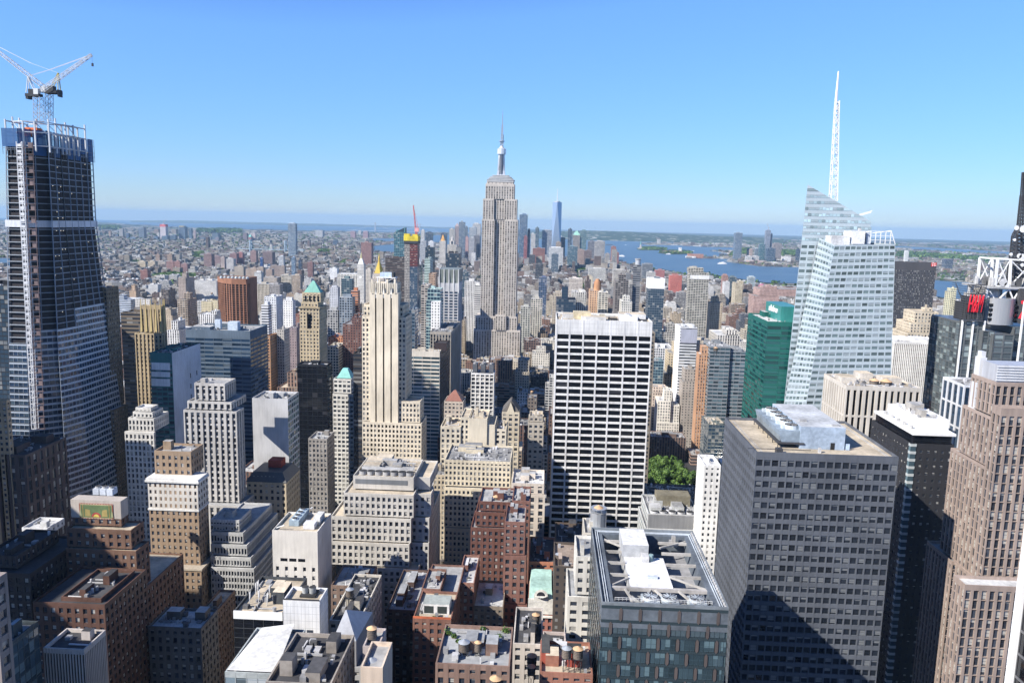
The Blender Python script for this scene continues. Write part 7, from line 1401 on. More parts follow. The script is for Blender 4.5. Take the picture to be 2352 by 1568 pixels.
def polar(name, mat, polys, lift, kind='structure', a0=-44, a1=40, step=.07, rings=26, dmax=56000):
    mb_v, mb_f = [], []; A = a0
    while A < a1:
        ac = RAD(A+step/2); d1 = Vector((math.sin(RAD(A)), math.cos(RAD(A)), 0)); d2 = Vector((math.sin(RAD(A+step)), math.cos(RAD(A+step)), 0)); dc = (math.sin(ac), math.cos(ac))
        iv = [(120, dmax)] if polys is None else []
        for P in polys or []:
            rs = []
            for p, q in zip(P, P[1:]+P[:1]):
                # crossing of the edge with the ray from the origin
                s1, s2 = p[0]*dc[1]-p[1]*dc[0], q[0]*dc[1]-q[1]*dc[0]
                if (s1 > 0) != (s2 > 0): u = s1/(s1-s2); x, y = lerp(p[0], q[0], u), lerp(p[1], q[1], u); r = x*dc[0]+y*dc[1]; rs.append(r) if r > 0 else None
            rs.sort(); iv += list(zip(rs[::2], rs[1::2]))
        for r0, r1 in iv:
            n = max(1, int(rings*math.log(r1/r0)/4)) if polys is not None else rings
            for k in range(n):
                ra, rb = r0*(r1/r0)**(k/n), r0*(r1/r0)**((k+1)/n); i = len(mb_v)
                for r, d in ((ra, d1), (ra, d2), (rb, d2), (rb, d1)): mb_v.append((d.x*r, d.y*r, -r*r/(2*RE)+lift))
                mb_f.append((i, i+1, i+2, i+3))
        A += step
    me = bpy.data.meshes.new(name); me.from_pydata(mb_v, [], mb_f); me.materials.append(mat); o = bpy.data.objects.new(name, me); COL.objects.link(o); o['kind'] = kind; return o
GM = ground_mat()
polar('ground', GM, None, 0, a0=-180, a1=180, step=1.0, rings=60, dmax=70000)
def wpoly(P): 
    out = []
    for (x0, y0), (x1, y1) in zip(P, P[1:]+P[:1]):
        n = max(1, int(max(abs(x1-x0)/14, abs(y1-y0)/2.5)))
        for k in range(n): g = onground(lerp(x0, x1, k/n), max(lerp(y0, y1, k/n), 524.7+.0236*(lerp(x0, x1, k/n)-1176)+.8)); out.append((g.x, g.y))
    return out
wt = NT('sea_water'); wpos = wt.n("ShaderNodeNewGeometry").outputs['Position']; wn1 = wt.noise(wpos, .004, 5); wn2 = wt.noise(wpos, .05, 3); bp = wt.n("ShaderNodeBump"); bp.inputs['Strength'].default_value = .6; bp.inputs['Distance'].default_value = 3; wt.l(wn2, bp.inputs['Height'])
wt.bsdf(wt.mix(wt.ramp(wn1, .35, .65), (.055, .11, .17), (.085, .145, .20)), .42, .45, 0, bp.outputs[0])
polar('water', wt.m, [wpoly(P) for P in WP], 3.0)
for k, (P, (src, lab)) in enumerate(zip(IP, ISL)):
    o = polar('island', M((.07, .10, .04), .9, .1, name='island_green'), [wpoly(P)], 5.0, 'structure')
# ridges
def ridge(name, pts, dn, df, col):
    "a hill range between distance dn and df whose crest follows the surveyed line"
    t = NT(name+'_cover'); pos = t.n("ShaderNodeNewGeometry").outputs['Position']; v = t.n("ShaderNodeTexVoronoi"); t.l(pos, v.inputs['Vector']); v.inputs['Scale'].default_value = .012; sp = t.n("ShaderNodeSeparateColor"); t.l(v.outputs['Color'], sp.inputs[0])
    c = t.mix(t.math('GREATER_THAN', sp.outputs[0], .93), t.mix(t.noise(pos, .003, 4), col, tuple(x*1.7 for x in col)), (.5, .48, .45)); t.bsdf(c, .95, .1)
    V, Fc = [], []; n = len(pts); rows = 8
    for x, y in pts:
        x, y = photo_to_cam(x, y); d = ray(x, y); dh = math.hypot(d.x, d.y); ux, uy = d.x/dh, d.y/dh
        for r in range(rows+1):
            tt = r/rows; R_ = lerp(dn, df, tt); zt = H+d.z/dh*df-drop(ux*df, uy*df); zz = drop(ux*R_, uy*R_)+max(0, zt)*math.sin(tt*math.pi/2)**1.3*(1 if r else 0)-.0; V.append((ux*R_, uy*R_, zz+1 if r else zz-5))
    for i in range(n-1):
        for r in range(rows): a = i*(rows+1)+r; Fc.append((a, a+rows+1, a+rows+2, a+1))
    me = bpy.data.meshes.new(name); me.from_pydata(V, [], Fc); me.materials.append(t.m); o = bpy.data.objects.new(name, me); COL.objects.link(o); o['kind'] = 'structure'
def dense(pts, n=8, amp=.35):
    r = random.Random(3); out = []
    for (a, b), (c, d) in zip(pts, pts[1:]):
        for k in range(n): out.append((lerp(a, c, k/n), lerp(b, d, k/n)+r.uniform(-amp, amp)))
    return out+[pts[-1]]
ridge('hills', dense([(1200, 535), (1240, 531.5), (1290, 530), (1347, 528.3), (1393, 528.7), (1468, 532), (1554, 536), (1640, 540), (1720, 544), (1800, 550)]), 13200, 17000, (.035, .055, .035))
ridge('far_hills', dense([(300, 518.5), (360, 516.5), (420, 515), (500, 515.5), (600, 516), (760, 516.5), (900, 517.5), (1000, 518), (1110, 520), (1180, 522)]), 30000, 42000, (.05, .07, .06))
# ---------------------------------------------------------------- statue, terminal, bridges, boats
def statue():
    X, Yy = photo_to_cam(1471, 571); p = onground(X, Yy); z = p.z+5; s = 1.0; r = thing('statue', 'tall green statue raising a torch on a pale pedestal, on the island in the bay', 'statue', (p.x, p.y, z))
    g = MB(); g.prism([(p.x-28, p.y-28), (p.x+28, p.y-28), (p.x+28, p.y+28), (p.x-28, p.y+28)], z, z+12, c=(.40, .37, .32)); g.prism([(p.x-10, p.y-10), (p.x+10, p.y-10), (p.x+10, p.y+10), (p.x-10, p.y+10)], z+12, z+47, c=(.44, .40, .35), poly2=[(p.x-7, p.y-7), (p.x+7, p.y-7), (p.x+7, p.y+7), (p.x-7, p.y+7)]); g.build('pedestal', ROOF, r)
    g = MB(); G = (.20, .42, .36); g.cyl(p.x, p.y, z+47, z+72, 5.6, 3.6, 10, c=G); g.cyl(p.x, p.y, z+72, z+78, 3.6, 1.5, 10, c=G); g.cyl(p.x, p.y, z+78, z+83, 1.9, 1.9, 8, c=G); g.bar((p.x-3, p.y, z+75), (p.x-5.5, p.y, z+91), 1.0, c=G); g.bar((p.x+3, p.y-1, z+74), (p.x+4.5, p.y-3, z+66), 1.3, c=G); g.cyl(p.x-5.5, p.y, z+91, z+95, 1.4, .4, 6, c=(.6, .45, .1))
    for k in range(5): t = math.pi*(k+.5)/5; g.bar((p.x, p.y, z+83), (p.x+4*math.cos(t), p.y, z+83+3.5*math.sin(t)), .35, c=G)
    g.build('figure', ROOF, r)
statue()
def small(name, lab, cat, px, py, w, d, h, c, n=1, roofc=None, group=None):
    p = onground(*photo_to_cam(px, py)); g = MB()
    for k in range(n): x = p.x+(k-(n-1)/2)*w*1.12; g.box(x-w/2, x+w/2, p.y, p.y+d, p.z+2, p.z+2+h, c=c, top=(0, roofc or c))
    return tag(g.build(name, ROOF), lab, cat, group)
small('terminal_building', 'long low hall with red roofs on the second island', 'building', 1545, 581, 190, 60, 22, (.42, .30, .26), 1, (.40, .16, .12)); small('dome_tower', 'small white domed tower on the second island', 'tower', 1562, 580.5, 26, 26, 55, (.75, .74, .72)); small('railway_terminal', 'brick ferry terminal with a pointed roof on the far shore', 'building', 1598, 592, 130, 50, 34, (.38, .20, .15))
small('shed', 'white shed on the spit beside the brick ferry terminal', 'building', 1587, 591.8, 80, 40, 14, (.75,)*3)
boat_m = M((.80, .80, .78), .5, var=.02, name='boat_white')
for k, (x, y, w, lab) in enumerate(((1428, 589, 60, 'white ferry left of the bay islands'), (1535.5, 583.8, 50, 'white ferry below the second island'), (1659.5, 606.5, 70, 'white ferry in front of the rounded tower'), (1399, 562, 90, 'long dark barge far out in the bay'), (1437, 562, 24, 'tiny white motor boat far out in the bay'), (1592, 576.5, 30, 'small boat with a bright wake beside the second island'), (1664, 606, 20, 'small white boat close behind the ferry'), (1660, 606, 20, 'tender near the ferry'))[:6]):
    p = onground(*photo_to_cam(x, y)); z = p.z+3; r = thing('boat', lab, 'boat', (p.x, p.y, z), 'boats out on the bay'); c = (.10, .09, .09) if 'barge' in lab else (.78,)*3; g = MB(); h = w*.09; b = w*.12
    g.prism([(p.x-w/2, p.y), (p.x-w*.4, p.y-b), (p.x+w*.38, p.y-b), (p.x+w/2, p.y), (p.x+w*.38, p.y+b), (p.x-w*.4, p.y+b)], z, z+h, c=c); g.build('hull', ROOF, r)
    if 'barge' not in lab: g = MB(); g.box(p.x-w*.32, p.x+w*.3, p.y-b*.7, p.y+b*.7, z+h, z+h*2, c=(.7, .7, .7)); g.box(p.x-w*.1, p.x+w*.12, p.y-b*.4, p.y+b*.4, z+h*2, z+h*2.7, c=(.6, .6, .62)); g.build('cabin', ROOF, r)
def suspension(name, lab, t1, t2, x0, x1, ydeck, ytop, Y, c, sag=.85, w=30):
    P = lambda x, y: atY(*photo_to_cam(x, y), Y); r = thing(name, lab, 'bridge', (P((t1+t2)/2, ydeck).x, Y, P(t1, ydeck).z)); zd = P((t1+t2)/2, ydeck).z; zt = P((t1+t2)/2, ytop).z
    for t in (t1, t2):
        g = MB(); x = P(t, ydeck).x; q = w*.16
        for o in (-w/2, w/2): g.prism([(x-q, Y+o-q), (x+q, Y+o-q), (x+q, Y+o+q), (x-q, Y+o+q)], drop(x, Y)-2, zt, c=c)
        for zz in (lerp(zd, zt, .5), zt-q*2): g.box(x-q*.8, x+q*.8, Y-w/2, Y+w/2, zz, zz+q*1.6, c=c)
        g.build('tower', ROOF, r)
    g = MB(); a, b = P(x0, ydeck).x, P(x1, ydeck).x; g.box(a, b, Y-w/2, Y+w/2, zd-w*.1, zd+w*.06, c=c); g.build('deck', ROOF, r)
    X1, X2 = P(t1, ydeck).x, P(t2, ydeck).x
    for o in (-w/2, w/2):
        g = MB(); n = 22; pts = []
        for k in range(n+1): u = k/n; pts.append((lerp(X1, X2, u), Y+o, zt-(zt-zd)*sag*(1-(2*u-1)**2)))
        L = abs(X2-X1)*.5
        pts = [(max(a, X1-L) if X1 < X2 else X1+L, Y+o, zd)]+[(lerp(max(a, X1-L), X1, .5), Y+o, lerp(zd, zt, .36))]+pts+[(lerp(min(b, X2+L), X2, .5), Y+o, lerp(zd, zt, .36)), (min(b, X2+L), Y+o, zd)]
        for p, q in zip(pts, pts[1:]): g.bar(p, q, w*.035, c=c)
        for p in pts[::2]: g.bar(p, (p[0], p[1], zd), w*.012, c=c)
        g.build('cable', ROOF, r)
suspension('suspension_bridge', 'blue grey suspension bridge left of the pale lattice tower', 576, 656, 545, 700, 576, 556, 5700, (.30, .38, .44), .8, 30)
suspension('suspension_bridge', 'stone towered bridge right of the pale lattice tower', 699, 640, 600, 760, 577, 562, 6100, (.40, .34, .28), .8, 26) if False else suspension('suspension_bridge', 'stone towered bridge right of the pale lattice tower', 699, 770, 680, 830, 577, 564, 6100, (.36, .31, .26), .85, 26)
suspension('suspension_bridge', 'very distant two towered suspension bridge on the horizon', 862, 964.5, 800, 1010, 530, 511, 16500, (.42, .45, .5), .9, 44)
# container cranes
for k in range(7):
    p = onground(*photo_to_cam(1608+k*13+(k % 3)*3, 565.2)); g = MB(); s = 38
    for dx in (-9, 9): g.bar((p.x+dx, p.y, p.z), (p.x+dx, p.y, p.z+s*1.2), 2)
    g.bar((p.x-s, p.y, p.z+s*1.05), (p.x+s*.7, p.y, p.z+s*1.05), 2); g.bar((p.x, p.y, p.z+s*1.6), (p.x-s, p.y, p.z+s*1.05), 1.2)
    tag(g.build('dock_crane', M((.62, .64, .66), name='crane_pale')), 'pale dockside crane by the container port beyond the bay', 'crane', 'dock cranes at the container port')
# ---------------------------------------------------------------- the ordinary buildings of the city
rb = random.Random(11)
PAL = [((.46, .38, .28), 4), ((.56, .50, .40), 4), ((.62, .59, .53), 4), ((.70, .69, .66), 4), ((.22, .135, .105), 3), ((.29, .20, .16), 3), ((.17, .11, .095), 3), ((.36, .28, .21), 3), ((.36, .35, .34), 4), ((.18, .15, .13), 2), ((.10, .11, .13), 1), ((.36, .21, .15), 1.5)]
NAMES = {0: 'tan', 1: 'cream', 2: 'off-white', 3: 'white', 4: 'red brown', 5: 'brown', 6: 'dark brick', 7: 'ochre brown', 8: 'grey', 9: 'dark brown', 10: 'charcoal', 11: 'orange brick'}
PW = [w for _, w in PAL]
RPAL = [('w', 5), ('l', 5), ('s', 4), ('g', 3), ('k', 2), ('t', 2), ('b', 1)]
RN = {'w': 'white', 'l': 'pale grey', 's': 'silver', 'g': 'grey', 'k': 'black', 't': 'tan', 'b': 'brown'}
fills = []
VIS += [(1425, 1470, 606, 6000), (1470, 1500, 613, 6000), (1500, 1560, 624, 6000), (1560, 1640, 632, 6000), (1640, 1700, 641, 6000), (1700, 1770, 651, 6000), (1770, 1850, 657, 6000), (2155, 2220, 688, 6000)]
def clear(x0, x1, y0, y1):
    return not any(x0 < b and x1 > a and y0 < d and y1 > c for a, b, c, d in FOOT)
def cap_height(x0, x1, y, h, z0=0):
    "keeps a building below what is seen past it"
    for (xl, xr, yb, Yh) in VIS:
        if Yh <= y: continue
        a, b = proj((x0, y, z0+h)), proj((x1, y, z0+h))
        if max(a[0], b[0]) < xl-1 or min(a[0], b[0]) > xr+1: continue
        for _ in range(14):
            if min(proj((x0, y, z0+h))[1], proj((x1, y, z0+h))[1]) >= yb: break
            h *= .85
    return h
def bbin(x0, x1, y0, y1): return [f for f in FOOT if x0 < f[1] and x1 > f[0] and y0 < f[3] and y1 > f[2]]
def add(x0, x1, y0, y1, h, far=0):
    z0 = drop((x0+x1)/2, y0)
    if y0 < 5300:
        h0 = h; h = cap_height(x0, x1, y0, h, z0)
        if h < 6: return
    ci = rb.choices(range(len(PAL)), PW)[0]; c = PAL[ci][0]; k = rb.uniform(.7, 1.08); c = tuple(min(.75, q*k) for q in c)
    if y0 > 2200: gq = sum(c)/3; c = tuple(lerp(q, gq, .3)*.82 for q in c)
    ri = rb.choices([r for r, _ in RPAL], [w for _, w in RPAL])[0]
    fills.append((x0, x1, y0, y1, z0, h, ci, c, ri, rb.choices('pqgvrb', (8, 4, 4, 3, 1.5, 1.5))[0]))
def in_view(x, y, m=60):
    px, py = proj((x, y, drop(x, y)+20)); return -m < px < 2352+m and py < 1640
AV = [-2900, -2650, -2400, -2150, -1900, -1660, -1420, -1180, -940, -740, -590, -445, -302, -146, 154, 434, 714, 994, 1274, 1554, 1834, 2114, 2394]
PARK = []
def parkpoly(pts, hold=PARK): P = [photo_to_cam(*p) for p in pts]; hold.append(P); return P
parkpoly([(343, 638), (400, 634), (454, 636), (452, 645), (400, 646), (350, 644)]); parkpoly([(300, 609), (317, 609), (317, 616), (300, 616)]); parkpoly([(343, 613), (385, 612), (385, 617), (343, 618)]); parkpoly([(774, 612), (798, 600), (800, 606), (782, 618)]); parkpoly([(440, 590), (466, 588), (466, 602), (440, 602)]); parkpoly([(733, 580), (752, 579), (752, 584), (733, 585)]); parkpoly([(455, 538), (554, 537), (554, 543), (455, 544)]); parkpoly([(230, 537), (275, 536), (275, 541), (230, 541)])
parkpoly([(1690, 576), (1720, 574), (1722, 583), (1690, 590), (1676, 590)]); parkpoly([(1797, 580), (1840, 582), (1840, 590), (1797, 590)]); parkpoly([(2060, 585), (2300, 600), (2300, 606), (2060, 594)]); parkpoly([(1330, 622), (1345, 620), (1345, 628), (1330, 630)]); parkpoly([(1220, 640), (1240, 636), (1240, 646), (1220, 648)])
def parky(x, y):
    q = proj((x, y, drop(x, y))); return any(inside(P, *q) for P in PARK)
# blocks of the street grid
y = 172.0
while y < 5300:
    bs = 80.3; dep = bs-17
    for a, b in zip(AV, AV[1:]):
        xa, xb = a+13, b-13; x = xa
        while x < xb-8:
            w = rb.uniform(15, 34) if y < 1500 else rb.uniform(14, 40)
            w = min(w, xb-x)
            for r in (0, 1):
                ya, yb_ = (y+8, y+8+dep*.46) if r == 0 else (y+8+dep*.54, y+8+dep)
                if y < 330 and r == 0: pass
                cx, cy = x+w/2, (ya+yb_)/2
                if not in_view(cx, cy, 80): continue
                if 98 < cx < 168 and 690 < cy < 900: continue        # the park
                if not clear(x+.5, x+w-.5, ya, yb_): continue
                if (cy > 2200 and not on_land(cx, cy)) or parky(cx, cy): continue
                if rb.random() < .03: continue
                if y < 700: h = rb.choice((18, 24, 32, 40, 48, 60))*rb.uniform(.8, 1.2)
                elif y < 1500: h = rb.choice((20, 28, 38, 48, 58, 72))*rb.uniform(.8, 1.2)
                elif y < 2600: h = rb.choice((16, 20, 26, 34, 44, 60))*rb.uniform(.8, 1.2)
                else: h = rb.choice((14, 16, 18, 22, 26, 38))*rb.uniform(.8, 1.25)
                if cx < -900: h = min(h, 40)*.8
                if rb.random() < .012 and y > 1500: h *= 2.0
                if rb.random() < .06 and y > 3900 and -500 < cx < 500: h *= 3
                add(x+.2, x+w-.2, ya, yb_, h)
            x += w+ (0 if rb.random() < .9 else 5)
    y += bs
# other side of the rivers: low rows
def scatter(d0, d1, sp, n_keep=1.0, hs=(7, 9, 11, 14, 20)):
    r = d0
    while r < d1:
        step = sp*(1+r/9000); na = int(1.5*r/step)
        for k in range(na):
            t = -0.76+1.47*(k+rb.random())/na; x = r*math.tan(t)*math.cos(t)*1.0; yy = r*math.cos(t); x = r*math.sin(t)
            rr_ = rb.random()
            if rr_ > n_keep or (yy < 5300 and -2900 < x < 2390): continue
            if not in_view(x, yy, 30) or not on_land(x, yy) or parky(x, yy): continue
            w = step*rb.uniform(.3, .62); d = step*rb.uniform(.25, .5); h = rb.choice(hs)*rb.uniform(.8, 1.3)
            if rb.random() < .010: h *= 3.5; w *= .6
            add(x-w/2, x+w/2, yy, yy+d, h, 1)
        r += step*.8
scatter(2600, 9000, 46, .95); scatter(9000, 15500, 70, .75); scatter(15500, 26000, 170, .4, (10, 12, 16))
# ranking by size in the picture and a sight test decide which stand as single buildings
from mathutils.bvhtree import BVHTree
bv, bf = [], []
def addbox(x0, x1, y0, y1, z0, z1):
    i = len(bv); bv.extend([(x0, y0, z0), (x1, y0, z0), (x1, y1, z0), (x0, y1, z0), (x0, y0, z1), (x1, y0, z1), (x1, y1, z1), (x0, y1, z1)]); bf.extend([(i, i+1, i+5, i+4), (i+1, i+2, i+6, i+5), (i+2, i+3, i+7, i+6), (i+3, i, i+4, i+7), (i+4, i+5, i+6, i+7)])
for a in ALLB: addbox(a[0], a[1], a[2], a[3], 0, a[4])
for f in fills:
    if f[2] < 3500: addbox(f[0], f[1], f[2], f[3], f[4], f[4]+f[5])
tree = BVHTree.FromPolygons(bv, bf)
score = []
for i, f in enumerate(fills):
    x0, x1, y0, y1, z0, h = f[:6]
    if y0 > 3000: continue
    a = proj((x0, y0, z0+h)); b = proj((x1, y0, z0+h)); c = proj((x1, y1, z0+h)); g_ = proj((x1, y0, z0+h*.5))
    if b[0] < 0 or a[0] > 2352 or c[1] > 1568: continue
    vis = 0; n = 0
    for u in (.15, .5, .85):
        for p in ((lerp(x0, x1, u), lerp(y0, y1, .3), z0+h+.3), (lerp(x0, x1, u), y0-.3, z0+h*.8), (lerp(x0, x1, u), y0-.3, z0+h*.45)):
            p = Vector(p); d = p-CAMP; n += 1; hit = tree.ray_cast(CAMP, d.normalized(), d.length-.5); vis += hit[0] is None
    if vis: score.append((vis/n*(b[0]-a[0])*(abs(g_[1]-b[1])*2+abs(b[1]-c[1])), i, (a[0]+b[0])/2, b[1]))
score.sort(reverse=True); single = score[:285]; chosen = {s[1] for s in single}
LMK = [(B[k][0], n) for k, n in (('five', 'cream setback tower'), ('white', 'white gridded slab'), ('bluebox', 'blue glass box'), ('pyr', 'green pyramid tower'), ('deco', 'grey art deco tower'), ('green', 'emerald glass tower'), ('apt', 'beige balconied tower'), ('banded', 'teal banded block'), ('bluewin', 'blue windowed tower'), ('goldfin', 'gilded finial tower'), ('orange', 'orange brick tower'), ('gridw2', 'white gridded small tower'), ('beige', 'beige stepped block'), ('step', 'grey terraced block'), ('redbr', 'dark red brick tower'), ('brown8', 'brown corniced tower'), ('creambox', 'pale concrete box'), ('blackk', 'black glass tower'), ('striped', 'white striped tower'), ('tandeco', 'tan art deco tower'), ('wgrid', 'silvery gridded tower'), ('dslim', 'slim dark glass tower'), ('bluecap', 'white capped blue tower'), ('grey', 'large grey office tower'), ('blackpenn', 'near-black slab'), ('tanstep', 'yellow stone tower'), ('round14', 'rounded corner block'), ('tealslab', 'teal glass slab'), ('gothic', 'gothic gabled building'), ('maroon', 'maroon brick building'))]
marks = [((VX[0]+VX[1])/2, VX[2], n) for n, VX in [(n, next(v for v in VIS if abs(v[3]-r.location.y) < 8 and abs((v[0]+v[1])/2-proj((r.location.x, r.location.y, 60))[0]) < 130)) for r, n in LMK if any(abs(v[3]-r.location.y) < 8 and abs((v[0]+v[1])/2-proj((r.location.x, r.location.y, 60))[0]) < 130 for v in VIS)]]+[(1141, 700, 'spired skyscraper'), (537, 690, 'bronze ribbed tower'), (868, 610, 'gold pyramid roof'), (828, 630, 'white campanile'), (943, 620, 'yellow wrapped tower'), (1278, 540, 'tapered distant skyscraper')]
used = {}
def autolabel(s):
    _, i, px, py = s; x0, x1, y0, y1, z0, h, ci, c, ri, st = fills[i]
    m = sorted(marks, key=lambda q: abs(q[0]-px)+.6*abs(q[1]-py))
    size = 'tall' if h > 55 else 'low' if h < 22 else 'mid-rise'; shp = 'wide' if x1-x0 > 28 else 'narrow' if x1-x0 < 18 else ''
    style = {'p': 'with punched windows', 'q': 'with small windows', 'g': 'with large gridded windows', 'v': 'with vertical window strips', 'r': 'with ribbon windows', 'b': 'with balconies'}[st]
    side = 'left of' if px < m[0][0]-12 else 'right of' if px > m[0][0]+12 else 'below'
    L = ' '.join(f"{shp} {size} {NAMES[ci]} building {RN[ri]} roof {style} {side} the {m[0][2]}".split()).replace(f'building {RN[ri]} roof', f'building, {RN[ri]} roof,')
    if len(L.replace(',', '').split()) > 16: L = L.replace(style+' ', '')
    if L in used:
        L2 = ' '.join(f"{shp} {size} {NAMES[ci]} building, {RN[ri]} roof, between the {m[0][2]} and the {m[1][2]}".split())
        if L2 in used: L3 = ' '.join(f"{size} {NAMES[ci]} building {style}, {side} {m[0][2]}, {'nearer the viewer' if py > 900 else 'far back'}".split()); L2 = L3
        L = L2
    if len(L.replace(',', '').split()) > 16: L = ' '.join(L.split()[:16])
    used.setdefault(L, []).append(i); return L
def wallcell(st): return {'p': (3.3, 3.5), 'q': (3.6, 3.5), 'r': (7, 3.7), 'v': (3.2, 3.8), 'g': (3.6, 3.8), 'b': (4.5, 3.2)}[st]
singles = []
for s in single:
    i = s[1]; x0, x1, y0, y1, z0, h, ci, c, ri, st = fills[i]; cx = (x0+x1)/2; r_ = random.Random(i)
    g = MB(); g.box(x0, x1, y0, y1, z0-2, z0+h, 0, c, cell=wallcell(st), skip='t')
    top = z0+h
    if r_.random() < .35 and h > 24 and y1-y0 > 16:      # a set-back upper part
        k = r_.uniform(.12, .3); nx0, nx1, ny0, ny1 = x0+(x1-x0)*k, x1-(x1-x0)*k*r_.choice((.2, 1)), y0+(y1-y0)*k, y1-1; nh = cap_height(nx0, nx1, ny0, h+r_.choice((7, 11, 15)), z0)
        if nh > h+4: g.box(nx0, nx1, ny0, ny1, top-.6, z0+nh, 0, c, cell=wallcell(st), skip='t')
        else: nh = 0
    else: nh = 0
    ob = g.build('city_building', FM[st]); L = autolabel(s); tag(ob, L, 'building', 'ordinary city buildings')
    # origin at the base
    for v in ob.data.vertices: v.co.x -= cx; v.co.y -= y0; v.co.z -= z0
    kq = r_.uniform(.75, 1.1); ob.location = (cx, y0, z0); rc = tuple(q*kq for q in RT[ri])
    roof(ob, x0, x1, y0, y1, top, rc, r_, wallc=c, dens=1.0 if y0 < 1500 else .5, kit=not nh)
    if nh: roof(ob, nx0, nx1, ny0, ny1, z0+nh, rc, r_, wallc=c, dens=1.0)
    singles.append((x0, x1, y0, y1, top if not nh else z0+nh, ob, s))
mass = MB(); mm = {'p': 1, 'q': 2, 'g': 3, 'v': 4, 'r': 5, 'b': 6}
for i, f in enumerate(fills):
    if i in chosen: continue
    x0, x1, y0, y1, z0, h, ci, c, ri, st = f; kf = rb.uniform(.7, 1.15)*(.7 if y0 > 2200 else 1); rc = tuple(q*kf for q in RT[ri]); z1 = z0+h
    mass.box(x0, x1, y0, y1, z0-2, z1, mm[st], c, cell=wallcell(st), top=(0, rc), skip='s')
    if y0 < 4500:
        w, d = x1-x0, y1-y0
        for _ in range(rb.choice((1, 1, 2, 3) if y0 < 3200 else (0, 1))):
            bw, bd = w*rb.uniform(.12, .35), d*rb.uniform(.12, .35); bx, by = x0+rb.uniform(.05, .6)*w, y0+rb.uniform(.1, .6)*d; q = rb.choice((c, (.5,)*3, (.12,)*3, (.65,)*3)); mass.box(bx, bx+bw, by, by+bd, z1, z1+rb.uniform(2, 5), 0, q, skip='s')
mo = mass.build('city_mass', [ROOF]+[FM[k] for k in 'pqgvrb']); tag(mo, 'dense mass of low and mid-rise buildings filling the far streets', 'buildings', None, 'stuff')
# ---------------------------------------------------------------- water tanks
WOOD = M((.17, .14, .115), .9, .1, var=.35, name='weathered_wood')
CONE = {'t': M((.58, .38, .22), .8, name='plywood_cone'), 'g': M((.46, .49, .52), .45, .4, .4, name='zinc_cone'), 'k': M((.09, .08, .08), .8, name='tar_cone')}
def tank(x, y, z, r, h, leg, cone, lab, group='water tanks on the roofs'):
    t = thing('water_tank', lab, 'water tank', (x, y, z), group)
    g = MB(); g.cyl(x, y, z+leg, z+leg+h, r*1.02, r*.95, 18); g.build('barrel', WOOD, t)
    g = MB()
    for k in range(5): q = z+leg+h*(k+.6)/5.4; g.cyl(x, y, q, q+.09, r*1.035, r*1.035, 18)
    g.build('hoop', DKMETAL, t)
    g = MB(); g.cyl(x, y, z+leg+h, z+leg+h+r*.55, r*1.1, .08, 18); g.build('conical_roof', CONE[cone], t)
    if leg > .5:
        for a in (-1, 1):
            for b in (-1, 1): g = MB(); g.bar((x+a*r*.62, y+b*r*.62, z), (x+a*r*.62, y+b*r*.62, z+leg), .14); g.build('leg', DKMETAL, t)
        g = MB(); g.box(x-r*.95, x+r*.95, y-r*.95, y+r*.95, z+leg-.25, z+leg-.02); g.bar((x-r*.62, y-r*.62, z), (x+r*.62, y-r*.62, z+leg), .07); g.bar((x+r*.62, y-r*.62, z), (x-r*.62, y-r*.62, z+leg), .07); g.build('platform', DKMETAL, t)
    return t
def tank_px(x, ya, Y, r, h, cone, lab, base=None, maxleg=7):
    p = atY(x, ya, Y); zt = p.z-r*.55-h
    if base is None: base = max([a[4] for a in ALLB if a[0]-2 < p.x < a[1]+2 and a[2]-2 < Y < a[3]+2] or [zt-3])
    leg = max(0, min(maxleg, zt-base+1)); return tank(p.x, Y, zt-leg, r, h, leg, cone, lab)
